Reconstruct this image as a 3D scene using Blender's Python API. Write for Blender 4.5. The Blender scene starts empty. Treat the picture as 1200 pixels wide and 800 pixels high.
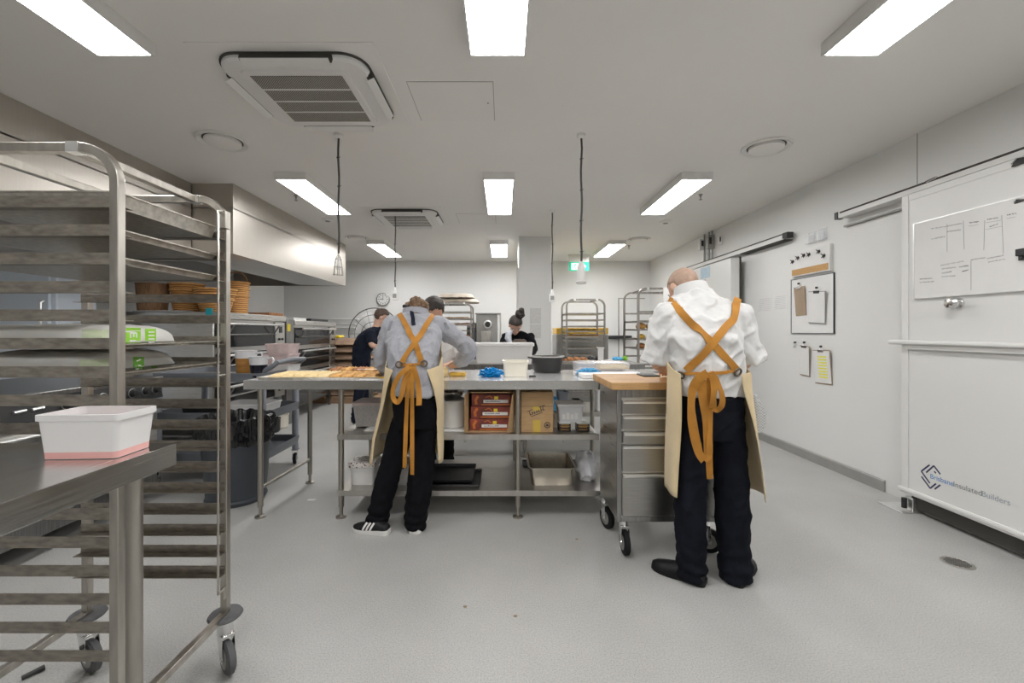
import bpy, bmesh, math, random
from mathutils import Vector, Matrix, noise
from mathutils.bvhtree import BVHTree
random.seed(7)
SC = bpy.context.scene
COL = SC.collection
F, CX, CY, H = 500.0, 590.0, 388.0, 1.30      # survey of the photograph: focal length in pixels, vanishing point, eye height
CEIL = 2.775
def P(px, py, Y): return Vector(((px-CX)/F*Y, Y, H-(py-CY)/F*Y))
def V(*a): return Vector(a)

# ------------------------------------------------------------------ materials
def new_mat(name):
    m = bpy.data.materials.new(name); m.use_nodes = True
    nt = m.node_tree; b = nt.nodes['Principled BSDF']
    return m, nt, b
def col4(c): return (c[0], c[1], c[2], 1.0)
def srgb(r, g, b):
    f = lambda v: (v/255/12.92) if v/255 <= .04045 else ((v/255+.055)/1.055)**2.4
    return (f(r), f(g), f(b))
def coords(nt, scale=(1,1,1)):
    tc = nt.nodes.new('ShaderNodeTexCoord'); mp = nt.nodes.new('ShaderNodeMapping')
    mp.inputs['Scale'].default_value = scale
    nt.links.new(tc.outputs['Object'], mp.inputs['Vector']); return mp.outputs['Vector']
def ramp(nt, fac, stops):
    r = nt.nodes.new('ShaderNodeValToRGB'); cr = r.color_ramp
    while len(cr.elements) < len(stops): cr.elements.new(.5)
    for e, (p, c) in zip(cr.elements, stops): e.position = p; e.color = col4(c)
    nt.links.new(fac, r.inputs['Fac']); return r.outputs['Color']
def noise_tex(nt, vec, scale, detail=3, rough=.5):
    n = nt.nodes.new('ShaderNodeTexNoise'); n.inputs['Scale'].default_value = scale
    n.inputs['Detail'].default_value = detail; n.inputs['Roughness'].default_value = rough
    nt.links.new(vec, n.inputs['Vector']); return n.outputs['Fac']
def bump(nt, b, fac, strength=.2, dist=.002):
    n = nt.nodes.new('ShaderNodeBump'); n.inputs['Strength'].default_value = strength
    n.inputs['Distance'].default_value = dist
    nt.links.new(fac, n.inputs['Height']); nt.links.new(n.outputs['Normal'], b.inputs['Normal'])
def M(name, c, rough=.5, metal=0, var=.08, scale=8, stretch=(1,1,1), bmp=0, bscale=60, alpha=1, trans=0, sheen=0, spec=None):
    m, nt, b = new_mat(name)
    vec = coords(nt, stretch)
    lo = tuple(max(0, v*(1-var)) for v in c); hi = tuple(min(1, v*(1+var)) for v in c)
    nt.links.new(ramp(nt, noise_tex(nt, vec, scale), [(.3, lo), (.7, hi)]), b.inputs['Base Color'])
    b.inputs['Roughness'].default_value = rough; b.inputs['Metallic'].default_value = metal
    if bmp: bump(nt, b, noise_tex(nt, vec, bscale, 2), bmp)
    if alpha < 1: b.inputs['Alpha'].default_value = alpha
    if trans: b.inputs['Transmission Weight'].default_value = trans
    if sheen: b.inputs['Sheen Weight'].default_value = sheen
    if spec is not None: b.inputs['Specular IOR Level'].default_value = spec
    return m
def steel(name, c, rough, stretch=(1,1,30), var=.1, rvar=.08):
    m, nt, b = new_mat(name)
    vec = coords(nt, stretch)
    n = noise_tex(nt, vec, 6, 4)
    nt.links.new(ramp(nt, n, [(.3, tuple(v*(1-var) for v in c)), (.7, tuple(min(1, v*(1+var)) for v in c))]), b.inputs['Base Color'])
    b.inputs['Metallic'].default_value = 1
    mr = nt.nodes.new('ShaderNodeMapRange'); mr.inputs['To Min'].default_value = rough-rvar; mr.inputs['To Max'].default_value = rough+rvar
    nt.links.new(n, mr.inputs['Value']); nt.links.new(mr.outputs['Result'], b.inputs['Roughness'])
    return m
def emis(name, c, s):
    m, nt, b = new_mat(name); b.inputs['Base Color'].default_value = col4(c)
    b.inputs['Emission Color'].default_value = col4(c); b.inputs['Emission Strength'].default_value = s
    return m
MT = {}
MT['steel'] = steel('brushed_stainless', (.60,.585,.56), .30)
MT['steel_h'] = steel('brushed_stainless_bench', (.66,.65,.635), .24, (30,1,30))
MT['steel_top_lit'] = M('bench_top_painted_sheen', (.80,.80,.80), .20, .55, .04, 6)  # steel whitened so its colour carries the overhead light
MT['steel_shelf'] = steel('brushed_stainless_shelf', (.52,.50,.47), .34, (4,30,1))
MT['steel_rack'] = steel('rack_tube_stainless', (.53,.50,.455), .33, (6,6,1), .16)
MT['steel_dull'] = steel('stained_stainless_slide', (.40,.365,.32), .40, (5,14,14), .25)
MT['steel_hood'] = steel('hood_stainless', (.54,.505,.46), .42, (1,40,1), .04, .04)
MT['steel_dark'] = steel('dark_stainless', (.30,.295,.29), .34, (20,20,1), .2)
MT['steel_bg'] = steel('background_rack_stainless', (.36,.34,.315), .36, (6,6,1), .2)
MT['steel_drawer'] = steel('drawer_front_stainless', (.37,.36,.34), .30, (2,2,40), .06, .03)
MT['steel_leg'] = steel('table_leg_stainless', (.42,.395,.355), .35, (6,6,1), .12)
MT['steel_gn'] = steel('deep_pan_stainless', (.50,.46,.40), .22, (3,3,3), .06, .03)
MT['chrome'] = M('chrome', (.75,.75,.75), .12, 1, .02)
MT['pan'] = steel('sheet_pan_metal', (.54,.51,.46), .36, (8,8,8), .2)
MT['alu'] = M('satin_aluminium', (.86,.86,.85), .36, 1, .03)
MT['wall'] = M('white_insulated_panel', (.73,.728,.715), .42, 0, .015, 1.2)
MT['ceil'] = M('ceiling_paint', (.80,.79,.765), .8, 0, .015, 1.0)
MT['door'] = M('white_door_skin', (.73,.728,.715), .38, 0, .01, 1.5)
MT['white'] = M('white_painted_metal', (.74,.735,.72), .4, 0, .02)
MT['white_pl'] = M('white_plastic', (.80,.79,.78), .42, 0, .03)
MT['cream_pl'] = M('cream_plastic', (.78,.74,.64), .45, 0, .04)
MT['frost'] = M('frosted_plastic', (.78,.78,.80), .35, 0, .03, alpha=.82)
MT['clear'] = M('clear_plastic', (.85,.87,.9), .15, 0, .02, alpha=.25)
MT['film'] = M('cling_film', (.86,.84,.84), .18, 0, .1, 20, alpha=.5)
MT['skirt'] = M('grey_vinyl_skirting', (.30,.295,.28), .5, 0, .06, 10)
MT['black'] = M('black_plastic', (.018,.018,.019), .4, 0, .1)
MT['black_gl'] = M('black_glass', (.012,.012,.013), .08, 0, .1)
MT['rubber'] = M('grey_rubber', (.11,.11,.115), .6, 0, .1)
MT['rubber_bk'] = M('black_rubber', (.010,.010,.011), .6, 0, .1, spec=.25)
MT['gap'] = M('dark_gap', (.05,.047,.042), .7, 0, .1)
MT['line'] = M('panel_joint', (.33,.32,.30), .7, 0, .05)
MT['cord'] = M('cable_grey', (.07,.068,.065), .6, 0, .1)
MT['bronze'] = M('aged_brass', (.16,.13,.10), .45, .7, .2)
MT['cage'] = M('galvanised_wire', (.36,.35,.33), .4, .6, .1)
MT['greyp'] = M('grey_cart_plastic', (.155,.165,.185), .5, 0, .06)
MT['greypost'] = M('pale_grey_cart_post', (.36,.38,.43), .42, 0, .05)
MT['bin'] = M('charcoal_bin_plastic', (.055,.064,.077), .5, 0, .06)
MT['card'] = M('corrugated_cardboard', (.42,.27,.135), .85, 0, .09, 14, (1,1,6))
MT['card2'] = M('faded_cardboard', (.34,.22,.13), .85, 0, .1, 14)
MT['tape'] = M('yellow_tape', (.52,.36,.06), .4, 0, .05)
MT['print'] = M('dark_print', (.045,.04,.04), .6, 0, .1)
MT['redpack'] = M('maroon_carton', (.20,.038,.026), .4, 0, .5, 12)
MT['orange'] = M('orange_print', (.58,.17,.03), .5, 0, .15)
MT['yellow'] = M('yellow_label', (.78,.60,.04), .5, 0, .05)
MT['label'] = M('white_label', (.76,.75,.73), .55, 0, .03)
MT['paper'] = M('white_paper', (.74,.735,.725), .7, 0, .02)
MT['kraft'] = M('kraft_board', (.36,.27,.19), .8, 0, .06)
MT['cork'] = M('tan_cork', (.52,.31,.13), .85, 0, .16, 90)
MT['cream_cl'] = M('cream_apron_cotton', (.70,.56,.34), .9, 0, .07, 6, bmp=.3, bscale=240, sheen=.2)
MT['strap'] = M('mustard_strap', (.44,.19,.022), .75, 0, .12, 14, bmp=.3, bscale=200)
MT['shirt'] = M('white_shirt_cotton', (.66,.655,.65), .85, 0, .03, 5, bmp=.2, bscale=260, sheen=.2)
MT['sweat'] = M('heather_grey_sweater', (.36,.365,.40), .95, 0, .07, 90, bmp=.3, bscale=220, sheen=.2)
MT['sweat2'] = M('mid_grey_sweater', (.25,.26,.28), .95, 0, .07, 90, bmp=.3, bscale=220, sheen=.2)
MT['trous'] = M('black_trouser_cloth', (.006,.006,.008), .95, 0, .2, 8, bmp=.3, bscale=220, spec=.15)
MT['trous2'] = M('navy_black_trouser_cloth', (.008,.009,.014), .95, 0, .3, 6, bmp=.3, bscale=220, spec=.15)
MT['navy'] = M('navy_cloth', (.010,.013,.024), .9, 0, .2, 8, spec=.2)
MT['blackcl'] = M('black_knit', (.007,.007,.009), .95, 0, .2, 20, spec=.2)
MT['taupe'] = M('taupe_apron', (.20,.165,.135), .9, 0, .08)
MT['skin'] = M('skin', (.56,.33,.235), .5, 0, .10, 30)
MT['skin2'] = M('fair_skin', (.62,.385,.285), .5, 0, .08, 30)
MT['lip'] = M('lips', (.42,.16,.13), .5, 0, .05)
MT['eye'] = M('eye_white', (.75,.74,.72), .2, 0, .02)
MT['iris'] = M('dark_iris', (.05,.03,.02), .2, 0, .02)
MT['hair_bl'] = M('dark_blond_hair', (.17,.10,.055), .6, 0, .55, 40, (1,1,.3), bmp=.6, bscale=70)
MT['hair_dk'] = M('dark_brown_hair', (.03,.022,.018), .6, 0, .4, 40, bmp=.6, bscale=70)
MT['hair_br'] = M('brown_hair', (.075,.045,.03), .6, 0, .4, 40, bmp=.6, bscale=70)
MT['stub'] = M('cropped_grey_hair', (.43,.295,.225), .7, 0, .16, 30, bmp=.5, bscale=300)
MT['leather'] = M('black_shoe_leather', (.010,.010,.011), .5, 0, .3, 30, bmp=.6, bscale=90, spec=.3)
MT['glove'] = M('blue_nitrile', (.0,.27,.66), .4, 0, .15, 20)
MT['bluecl'] = M('blue_cloth', (.10,.40,.68), .8, 0, .2, 40)
MT['sack'] = M('woven_white_sack', (.60,.59,.56), .6, 0, .06, 9, bmp=.4, bscale=30)
MT['green'] = M('lime_green_print', (.23,.52,.02), .55, 0, .12, 14)
MT['green2'] = M('mid_green_print', (.13,.36,.03), .55, 0, .12, 14)
MT['brownsack'] = M('brown_paper_sack', (.27,.18,.12), .85, 0, .18, 9, bmp=.5, bscale=18)
MT['pink'] = M('pink_tint_liquid', (.78,.42,.39), .3, 0, .05)
MT['pinkf'] = M('pink_frosted_plastic', (.62,.50,.49), .45, 0, .16, 14)
MT['amber'] = M('amber_liquid', (.42,.20,.05), .25, 0, .3, 6, (1,1,4))
MT['syrup'] = M('dark_liquid', (.01,.012,.02), .2, 0, .1)
MT['pot'] = M('dark_cast_metal', (.035,.035,.036), .5, .3, .1)
MT['tin'] = M('dark_brown_tin', (.014,.006,.005), .4, 0, .2)
MT['gold'] = M('gold_print', (.42,.24,.06), .5, 0, .1)
MT['pastry'] = M('baked_pastry', (.60,.33,.10), .75, 0, .4, 26, bmp=.5, bscale=40)
MT['dough'] = M('pale_dough', (.80,.62,.32), .75, 0, .12, 20, bmp=.3, bscale=30)
MT['yolk'] = M('yellow_glaze', (.72,.45,.07), .4, 0, .2, 20)
MT['bread'] = M('brown_bread_crust', (.35,.15,.055), .8, 0, .4, 18, bmp=.5, bscale=30)
MT['exit'] = emis('exit_sign_green', (.0,.42,.24), .30)
MT['exitw'] = emis('exit_sign_white', (.8,1,.9), .35)
MT['lamp'] = emis('lamp_diffuser', (1.0,.995,.985), 11.0)
MT['lamp_far'] = emis('lamp_diffuser_far_row', (1.0,.995,.985), 14.0)
MT['wall_b'] = M('back_wall_brightened', (.76,.76,.75), .6, 0, .01, 1.2)  # whiter than the other walls, standing in for stronger light there
MT['navyink'] = M('navy_vinyl', (.03,.035,.10), .5, 0, .05)
MT['blueink'] = M('blue_vinyl', (.03,.22,.55), .5, 0, .05)
MT['greyink'] = M('grey_vinyl', (.16,.17,.18), .5, 0, .05)
MT['paleink'] = M('pale_blue_grey_vinyl', (.30,.36,.42), .5, 0, .05)
MT['ink'] = M('marker_ink', (.16,.155,.17), .6, 0, .05)
MT['hiyel'] = M('yellow_highlight', (.82,.78,.10), .6, 0, .05)
MT['teal'] = M('teal_sticker', (.02,.36,.42), .4, 0, .05)
MT['fridge'] = M('pale_blue_fridge_skin', (.66,.72,.80), .22, .0, .03, 3)
MT['mach'] = M('machine_grey', (.34,.335,.32), .4, .4, .05)
def make_wicker():
    m, nt, b = new_mat('woven_wicker'); vec = coords(nt)
    w1 = nt.nodes.new('ShaderNodeTexWave'); w1.bands_direction = 'Z'; w1.inputs['Scale'].default_value = 14; w1.inputs['Distortion'].default_value = 2.5
    nt.links.new(vec, w1.inputs['Vector'])
    nt.links.new(ramp(nt, w1.outputs['Fac'], [(.15, (.26,.11,.03)), (.6, (.60,.31,.10))]), b.inputs['Base Color'])
    b.inputs['Roughness'].default_value = .7; bump(nt, b, w1.outputs['Fac'], .8, .004); return m
MT['wicker'] = make_wicker()
def make_floor():
    m, nt, b = new_mat('speckled_safety_vinyl'); vec = coords(nt)
    v = nt.nodes.new('ShaderNodeTexVoronoi'); v.inputs['Scale'].default_value = 260
    nt.links.new(vec, v.inputs['Vector'])
    n1 = noise_tex(nt, vec, 160, 3, .7); n2 = noise_tex(nt, vec, 1.6, 5, .6)
    c1 = ramp(nt, n1, [(.28, (.31,.306,.296)), (.52, (.47,.466,.452)), (.75, (.56,.556,.54))])
    c2 = ramp(nt, n2, [(.3, (.88,.88,.88)), (.65, (1,1,1))])
    mx = nt.nodes.new('ShaderNodeMixRGB'); mx.blend_type = 'MULTIPLY'; mx.inputs['Fac'].default_value = 1
    nt.links.new(c1, mx.inputs['Color1']); nt.links.new(c2, mx.inputs['Color2'])
    nt.links.new(mx.outputs['Color'], b.inputs['Base Color'])
    b.inputs['Roughness'].default_value = .42; bump(nt, b, n1, .25, .001); return m
MT['floor'] = make_floor()
def make_wood():
    m, nt, b = new_mat('butcher_block_maple'); vec = coords(nt, (1,1,1))
    br = nt.nodes.new('ShaderNodeTexBrick'); br.inputs['Scale'].default_value = 1
    br.inputs['Brick Width'].default_value = .24; br.inputs['Row Height'].default_value = .035
    br.inputs['Color1'].default_value = (.62,.38,.17,1); br.inputs['Color2'].default_value = (.52,.29,.115,1)
    br.inputs['Mortar'].default_value = (.42,.23,.09,1); br.inputs['Mortar Size'].default_value = .0012
    nt.links.new(vec, br.inputs['Vector'])
    n = noise_tex(nt, coords(nt, (4,40,40)), 4, 4)
    mx = nt.nodes.new('ShaderNodeMixRGB'); mx.blend_type = 'MULTIPLY'; mx.inputs['Fac'].default_value = 1
    nt.links.new(br.outputs['Color'], mx.inputs['Color1'])
    nt.links.new(ramp(nt, n, [(.3, (.82,.8,.76)), (.7, (1,1,1))]), mx.inputs['Color2'])
    nt.links.new(mx.outputs['Color'], b.inputs['Base Color']); b.inputs['Roughness'].default_value = .5; return m
MT['wood'] = make_wood()
def make_grille():
    m, nt, b = new_mat('grille_mesh'); vec = coords(nt)
    ch = nt.nodes.new('ShaderNodeTexChecker'); ch.inputs['Scale'].default_value = 150
    ch.inputs['Color1'].default_value = (.05,.045,.04,1); ch.inputs['Color2'].default_value = (.42,.40,.36,1)
    nt.links.new(vec, ch.inputs['Vector']); nt.links.new(ch.outputs['Color'], b.inputs['Base Color']); return m
MT['grille'] = make_grille()
def make_check():
    m, nt, b = new_mat('checked_tea_towel'); vec = coords(nt)
    ch = nt.nodes.new('ShaderNodeTexChecker'); ch.inputs['Scale'].default_value = 130
    ch.inputs['Color1'].default_value = (.36,.37,.38,1); ch.inputs['Color2'].default_value = (.66,.66,.65,1)
    nt.links.new(vec, ch.inputs['Vector']); nt.links.new(ch.outputs['Color'], b.inputs['Base Color']); b.inputs['Roughness'].default_value = .9; return m
MT['check'] = make_check()
def make_speck():
    m, nt, b = new_mat('terrazzo_print_card'); vec = coords(nt)
    v = nt.nodes.new('ShaderNodeTexVoronoi'); v.inputs['Scale'].default_value = 60; nt.links.new(vec, v.inputs['Vector'])
    nt.links.new(ramp(nt, v.outputs['Distance'], [(.34, (.16,.06,.05)), (.40, (.76,.72,.70))]), b.inputs['Base Color']); return m
MT['speck'] = make_speck()

# ------------------------------------------------------------------ mesh builder
class MB:
    def __init__(s): s.v = []; s.f = []; s.mi = []; s.cur = 0
    def add(s, vs, fs):
        n = len(s.v); s.v += [Vector(p) for p in vs]
        s.f += [tuple(i+n for i in f) for f in fs]; s.mi += [s.cur]*len(fs); return s
    def box(s, x0, x1, y0, y1, z0, z1):
        if x0 > x1: x0, x1 = x1, x0
        if y0 > y1: y0, y1 = y1, y0
        if z0 > z1: z0, z1 = z1, z0
        return s.add([(x0,y0,z0),(x1,y0,z0),(x1,y1,z0),(x0,y1,z0),(x0,y0,z1),(x1,y0,z1),(x1,y1,z1),(x0,y1,z1)],
                     [(0,3,2,1),(4,5,6,7),(0,1,5,4),(1,2,6,5),(2,3,7,6),(3,0,4,7)])
    def obox(s, c, ax, ay, az, hx, hy, hz):
        c = Vector(c); vs = []
        for k in ((-1,-1,-1),(1,-1,-1),(1,1,-1),(-1,1,-1),(-1,-1,1),(1,-1,1),(1,1,1),(-1,1,1)):
            vs.append(c + ax*hx*k[0] + ay*hy*k[1] + az*hz*k[2])
        return s.add(vs, [(0,3,2,1),(4,5,6,7),(0,1,5,4),(1,2,6,5),(2,3,7,6),(3,0,4,7)])
    def rings(s, rings, cap=True, closed=False):
        n = len(rings[0]); vs = [p for r in rings for p in r]; fs = []
        m = len(rings)
        for i in range(m if closed else m-1):
            j = (i+1) % m
            for k in range(n):
                l = (k+1) % n; fs.append((i*n+k, i*n+l, j*n+l, j*n+k))
        if cap and not closed: fs.append(tuple(range(n))[::-1]); fs.append(tuple((m-1)*n+k for k in range(n)))
        return s.add(vs, fs)
    def tube(s, pts, r, n=10, cap=True, closed=False, square=False):
        pts = [Vector(p) for p in pts]; m = len(pts)
        rs = r if isinstance(r, (list, tuple)) else [r]*m
        rings = []; up = None
        for i in range(m):
            if closed: t = pts[(i+1) % m]-pts[i-1]
            elif i == 0: t = pts[1]-pts[0]
            elif i == m-1: t = pts[-1]-pts[-2]
            else: t = (pts[i+1]-pts[i]).normalized()+(pts[i]-pts[i-1]).normalized()
            t.normalize()
            if up is None:
                up = Vector((0,0,1)) if abs(t.z) < .9 else Vector((0,1,0))
            a = t.cross(up)
            if a.length < 1e-5: a = t.cross(Vector((1,0,0)))
            a.normalize(); up2 = a.cross(t).normalized(); up = up2
            ring = []
            if square:
                k = rs[i]
                # keep the section width through mitred bends
                sc = 1.0
                if 0 < i < m-1:
                    c_ = (pts[i+1]-pts[i]).normalized().dot((pts[i]-pts[i-1]).normalized())
                    sc = 1/max(.5, math.sqrt((1+c_)/2))
                for (u, v) in ((-1,-1),(1,-1),(1,1),(-1,1)): ring.append(pts[i]+a*u*k+up2*v*k*sc)
            else:
                for k in range(n):
                    th = 2*math.pi*k/n; ring.append(pts[i]+a*math.cos(th)*rs[i]+up2*math.sin(th)*rs[i])
            rings.append(ring)
        return s.rings(rings, cap, closed)
    def cyl(s, c, r, h, axis='z', n=20, r2=None):
        c = Vector(c); d = {'x': Vector((1,0,0)), 'y': Vector((0,1,0)), 'z': Vector((0,0,1))}[axis]
        return s.tube([c-d*h/2, c+d*h/2], [r, r if r2 is None else r2], n)
    def lathe(s, c, prof, n=24, axis='z', sx=1, sy=1, cap=True):
        c = Vector(c); rings = []
        for (r, z) in prof:
            ring = []
            for k in range(n):
                th = 2*math.pi*k/n; a, b = math.cos(th)*r*sx, math.sin(th)*r*sy
                ring.append(c + (Vector((a,b,z)) if axis == 'z' else Vector((z,a,b)) if axis == 'x' else Vector((b,z,a))))
            rings.append(ring)
        return s.rings(rings, cap)
    def ell(s, c, rx, ry, rz, n=16, m=10, ax=None, ay=None, az=None):
        c = Vector(c); ax = ax or Vector((1,0,0)); ay = ay or Vector((0,1,0)); az = az or Vector((0,0,1))
        rings = []
        for i in range(m+1):
            ph = -math.pi/2+math.pi*(i+.02 if i == 0 else i-.02 if i == m else i)/m
            rings.append([c+ax*rx*math.cos(ph)*math.cos(2*math.pi*k/n)+ay*ry*math.cos(ph)*math.sin(2*math.pi*k/n)+az*rz*math.sin(ph) for k in range(n)])
        return s.rings(rings)
    def prism(s, poly, a, b):
        """poly: list of 3D points in one plane; extruded by vector b-a"""
        d = Vector(b)-Vector(a); n = len(poly); p0 = [Vector(p) for p in poly]; p1 = [p+d for p in p0]
        fs = [tuple(range(n))[::-1], tuple(range(n, 2*n))]
        for k in range(n): fs.append((k, (k+1) % n, n+(k+1) % n, n+k))
        return s.add(p0+p1, fs)
    def ribbon(s, pts, w, th, nrm):
        """a strip of width w and thickness th along pts; nrm one vector or a list"""
        pts = [Vector(p) for p in pts]; m = len(pts); rings = []
        for i in range(m):
            t = (pts[min(i+1, m-1)]-pts[max(i-1, 0)]).normalized()
            nn = Vector(nrm[i] if isinstance(nrm, list) else nrm)
            a = t.cross(nn).normalized(); nn = a.cross(t).normalized()
            ww = w[i] if isinstance(w, list) else w
            rings.append([pts[i]-a*ww/2-nn*th/2, pts[i]+a*ww/2-nn*th/2, pts[i]+a*ww/2+nn*th/2, pts[i]-a*ww/2+nn*th/2])
        return s.rings(rings)
    def build(s, name, mat, parent=None, origin=None, bevel=0, smooth=True, mats=None, auto=35):
        me = bpy.data.meshes.new(name)
        o0 = Vector(origin) if origin is not None else (Vector(parent['_o']) if parent is not None and '_o' in parent else Vector((0,0,0)))
        me.from_pydata([v-o0 for v in s.v], [], s.f); me.validate()
        bm = bmesh.new(); bm.from_mesh(me); bmesh.ops.recalc_face_normals(bm, faces=bm.faces); bm.to_mesh(me); bm.free()
        ob = bpy.data.objects.new(name, me); COL.objects.link(ob)
        ms = mats or [mat]
        for m in ms: me.materials.append(MT[m] if isinstance(m, str) else m)
        if len(ms) > 1:
            for p, k in zip(me.polygons, s.mi): p.material_index = k
        if smooth:
            for p in me.polygons: p.use_smooth = True
            me.set_sharp_from_angle(angle=math.radians(auto))
        if bevel:
            b = ob.modifiers.new('bevel', 'BEVEL'); b.width = bevel; b.segments = 2; b.limit_method = 'ANGLE'; b.angle_limit = math.radians(40)
            b.harden_normals = False
        ob['_o'] = tuple(o0)
        if parent is not None: ob.parent = parent
        else: ob.location = o0
        return ob
def finish():
    for o in bpy.data.objects:
        if '_o' in o: del o['_o']
def tag(o, label, cat, group=None, kind=None):
    if label: o['label'] = label
    if cat: o['category'] = cat
    if group: o['group'] = group
    if kind: o['kind'] = kind
    return o
def thing(name, label, cat, loc, group=None):
    o = bpy.data.objects.new(name, None); COL.objects.link(o); o.empty_display_size = .1
    o.location = Vector(loc); o['_o'] = tuple(Vector(loc)); return tag(o, label, cat, group)
def struct(o): o['kind'] = 'structure'; return o
def sub(o, origin):
    """let a mesh part carry sub-parts built in world coordinates"""
    o['_o'] = tuple(Vector(origin)); return o
def copy_tree(o, loc, label=None, group=None):
    d = o.copy(); COL.objects.link(d); d.location = Vector(loc)
    if label: d['label'] = label
    if group: d['group'] = group
    for ch in list(o.children):
        c = ch.copy(); COL.objects.link(c); c.parent = d
        for g in list(ch.children):
            e = g.copy(); COL.objects.link(e); e.parent = c
    return d
def text_mesh(name, s, width, mat, frame, parent, thick=.0006, height=None, font_shear=0):
    """flat lettering: frame = (origin, xdir, ydir); scaled to the given width"""
    cu = bpy.data.curves.new(name, 'FONT'); cu.body = s; cu.size = 1; cu.shear = font_shear; cu.extrude = 0
    ob = bpy.data.objects.new(name, cu); COL.objects.link(ob)
    dg = bpy.context.evaluated_depsgraph_get(); me = bpy.data.meshes.new_from_object(ob.evaluated_get(dg))
    bpy.data.objects.remove(ob); bpy.data.curves.remove(cu)
    xs = [v.co.x for v in me.vertices]; x0, x1 = min(xs), max(xs); k = width/(x1-x0)
    ys = [v.co.y for v in me.vertices]; ky = k if height is None else height/(max(ys)-min(ys))
    o, xd, yd = [Vector(q) for q in frame]; nd = xd.cross(yd).normalized()
    po = Vector(parent['_o']) if parent is not None and '_o' in parent else Vector((0,0,0))
    bm = bmesh.new(); bm.from_mesh(me)
    for v in bm.verts: v.co = o + xd*((v.co.x-x0)*k) + yd*(v.co.y*ky) + nd*thick - po
    bm.to_mesh(me); bm.free(); me.materials.clear(); me.materials.append(MT[mat])
    ob = bpy.data.objects.new(name, me); COL.objects.link(ob); ob.parent = parent
    return ob
# ------------------------------------------------------------------ camera
cam = bpy.data.cameras.new('camera'); cam.lens = 15.0; cam.sensor_width = 36
camo = bpy.data.objects.new('camera', cam); COL.objects.link(camo)
camo.location = (0,0,H); camo.rotation_euler = (math.pi/2,0,0)
cam.shift_x = 10/1200; cam.shift_y = -12/1200; cam.clip_start = .02
SC.camera = camo
# ------------------------------------------------------------------ room shell
XR, XL, YB, YF = 3.09, -4.63, 9.0, -2.6
b = MB(); b.box(XL-.1, XR+.4, YF-.1, YB+.1, -.08, 0); struct(b.build('floor', 'floor'))
b = MB(); b.box(XL-.1, XR+.4, YF-.1, YB+.1, CEIL, CEIL+.08); struct(b.build('ceiling', 'ceil'))
b = MB(); b.box(XR, XR+.15, YF, YB, 0, CEIL); wr = struct(b.build('wall_right', 'wall'))
b = MB(); b.box(XL-.1, XL, YF, YB, 0, CEIL); struct(b.build('wall_left', 'wall'))
b = MB(); b.box(XL-.1, XR+.15, YB, YB+.1, 0, CEIL); struct(b.build('wall_back', 'wall_b'))
b = MB(); b.box(XL-.1, XR+.15, YF-.1, YF, 0, CEIL); struct(b.build('wall_front', M('grey_front_wall', (.42,.415,.40), .6, 0, .02)))
# column in front of the back wall
b = MB(); b.box(.24, .74, 6.64, 7.14, 0, CEIL); col_ = struct(b.build('trim_1', 'wall', bevel=.004)); col_['label'] = 'white square column'
b = MB(); b.box(.205, .24, 6.70, 6.76, .95, 2.3); o = b.build('side_strip', 'white', col_)  # narrow white strip down the left side of the column
# panel joints
b = MB()
for (px, z0, z1) in ((1075, 2.33, CEIL),):
    y = 1545/(px-CX); b.box(XR-.0015, XR, y-.003, y+.003, z0, z1)
b.build('panel_joint', 'line', wr)
# skirting
b = MB(); b.prism([(XR,3.45,0),(XR-.016,3.45,0),(XR-.016,3.45,.085),(XR-.006,3.45,.095),(XR,3.45,.095)], (0,3.45,0), (0,YB,0)); struct(b.build('baseboard_right', 'skirt'))
b = MB(); b.box(XL, XR, YB-.014, YB, 0, .1); struct(b.build('baseboard_back', 'skirt', bevel=.003))
b = MB(); b.box(XL, XL+.014, YF, YB, 0, .1); struct(b.build('baseboard_left', 'skirt', bevel=.003))
# ------------------------------------------------------------------ near sliding cold-room door (runs off the right edge)
DX = 2.93
d = bpy.data.objects.new('door_1', None); COL.objects.link(d); struct(d); d.location = (DX, 1.9, 0); d['_o'] = (DX, 1.9, 0)
y1 = F*DX/(1057.5-CX)
b = MB(); b.box(DX, DX+.10, .55, y1, .16, 2.285); b.build('door_panel', 'door', d, bevel=.006)
b = MB(); b.box(DX-.012, DX+.10, .55, y1+.02, .125, .165); b.box(DX-.020, DX-.012, .55, y1+.02, .140, .160); b.build('bottom_channel', 'white', d, bevel=.003)
b = MB(); b.box(DX+.02, DX+.09, .55, y1-.05, .03, .125); b.build('bottom_gap_shade', 'gap', d)  # dark strip stands for the shade in the gap under the door
b = MB(); b.box(DX-.006, DX, y1-.05, y1, .165, 2.285); b.box(DX-.003, DX, .55, y1-.03, 2.24, 2.285); b.build('edge_trim', 'white', d, bevel=.002)
# hand rail board
zr = 1.222
b = MB(); b.box(DX-.055, DX-.012, .6, F*DX/(1045-CX)-.02, zr-.018, zr+.014); b.build('handle_rail', 'white', d, bevel=.012)
b = MB(); b.box(DX-.03, DX+.0, .6, y1-.06, zr-.052, zr-.018); b.build('rail_bracket', 'white', d, bevel=.004)
# inner release knob
yk = F*DX/(1124-CX); zk = H+33/F*yk
b = MB(); b.lathe((DX, yk, zk), [(.034,-.0),(.034,-.012),(.018,-.020),(.018,-.032),(.036,-.040),(.042,-.056),(.030,-.070),(.004,-.073)], 20, 'x'); b.build('knob', 'chrome', d)
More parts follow.
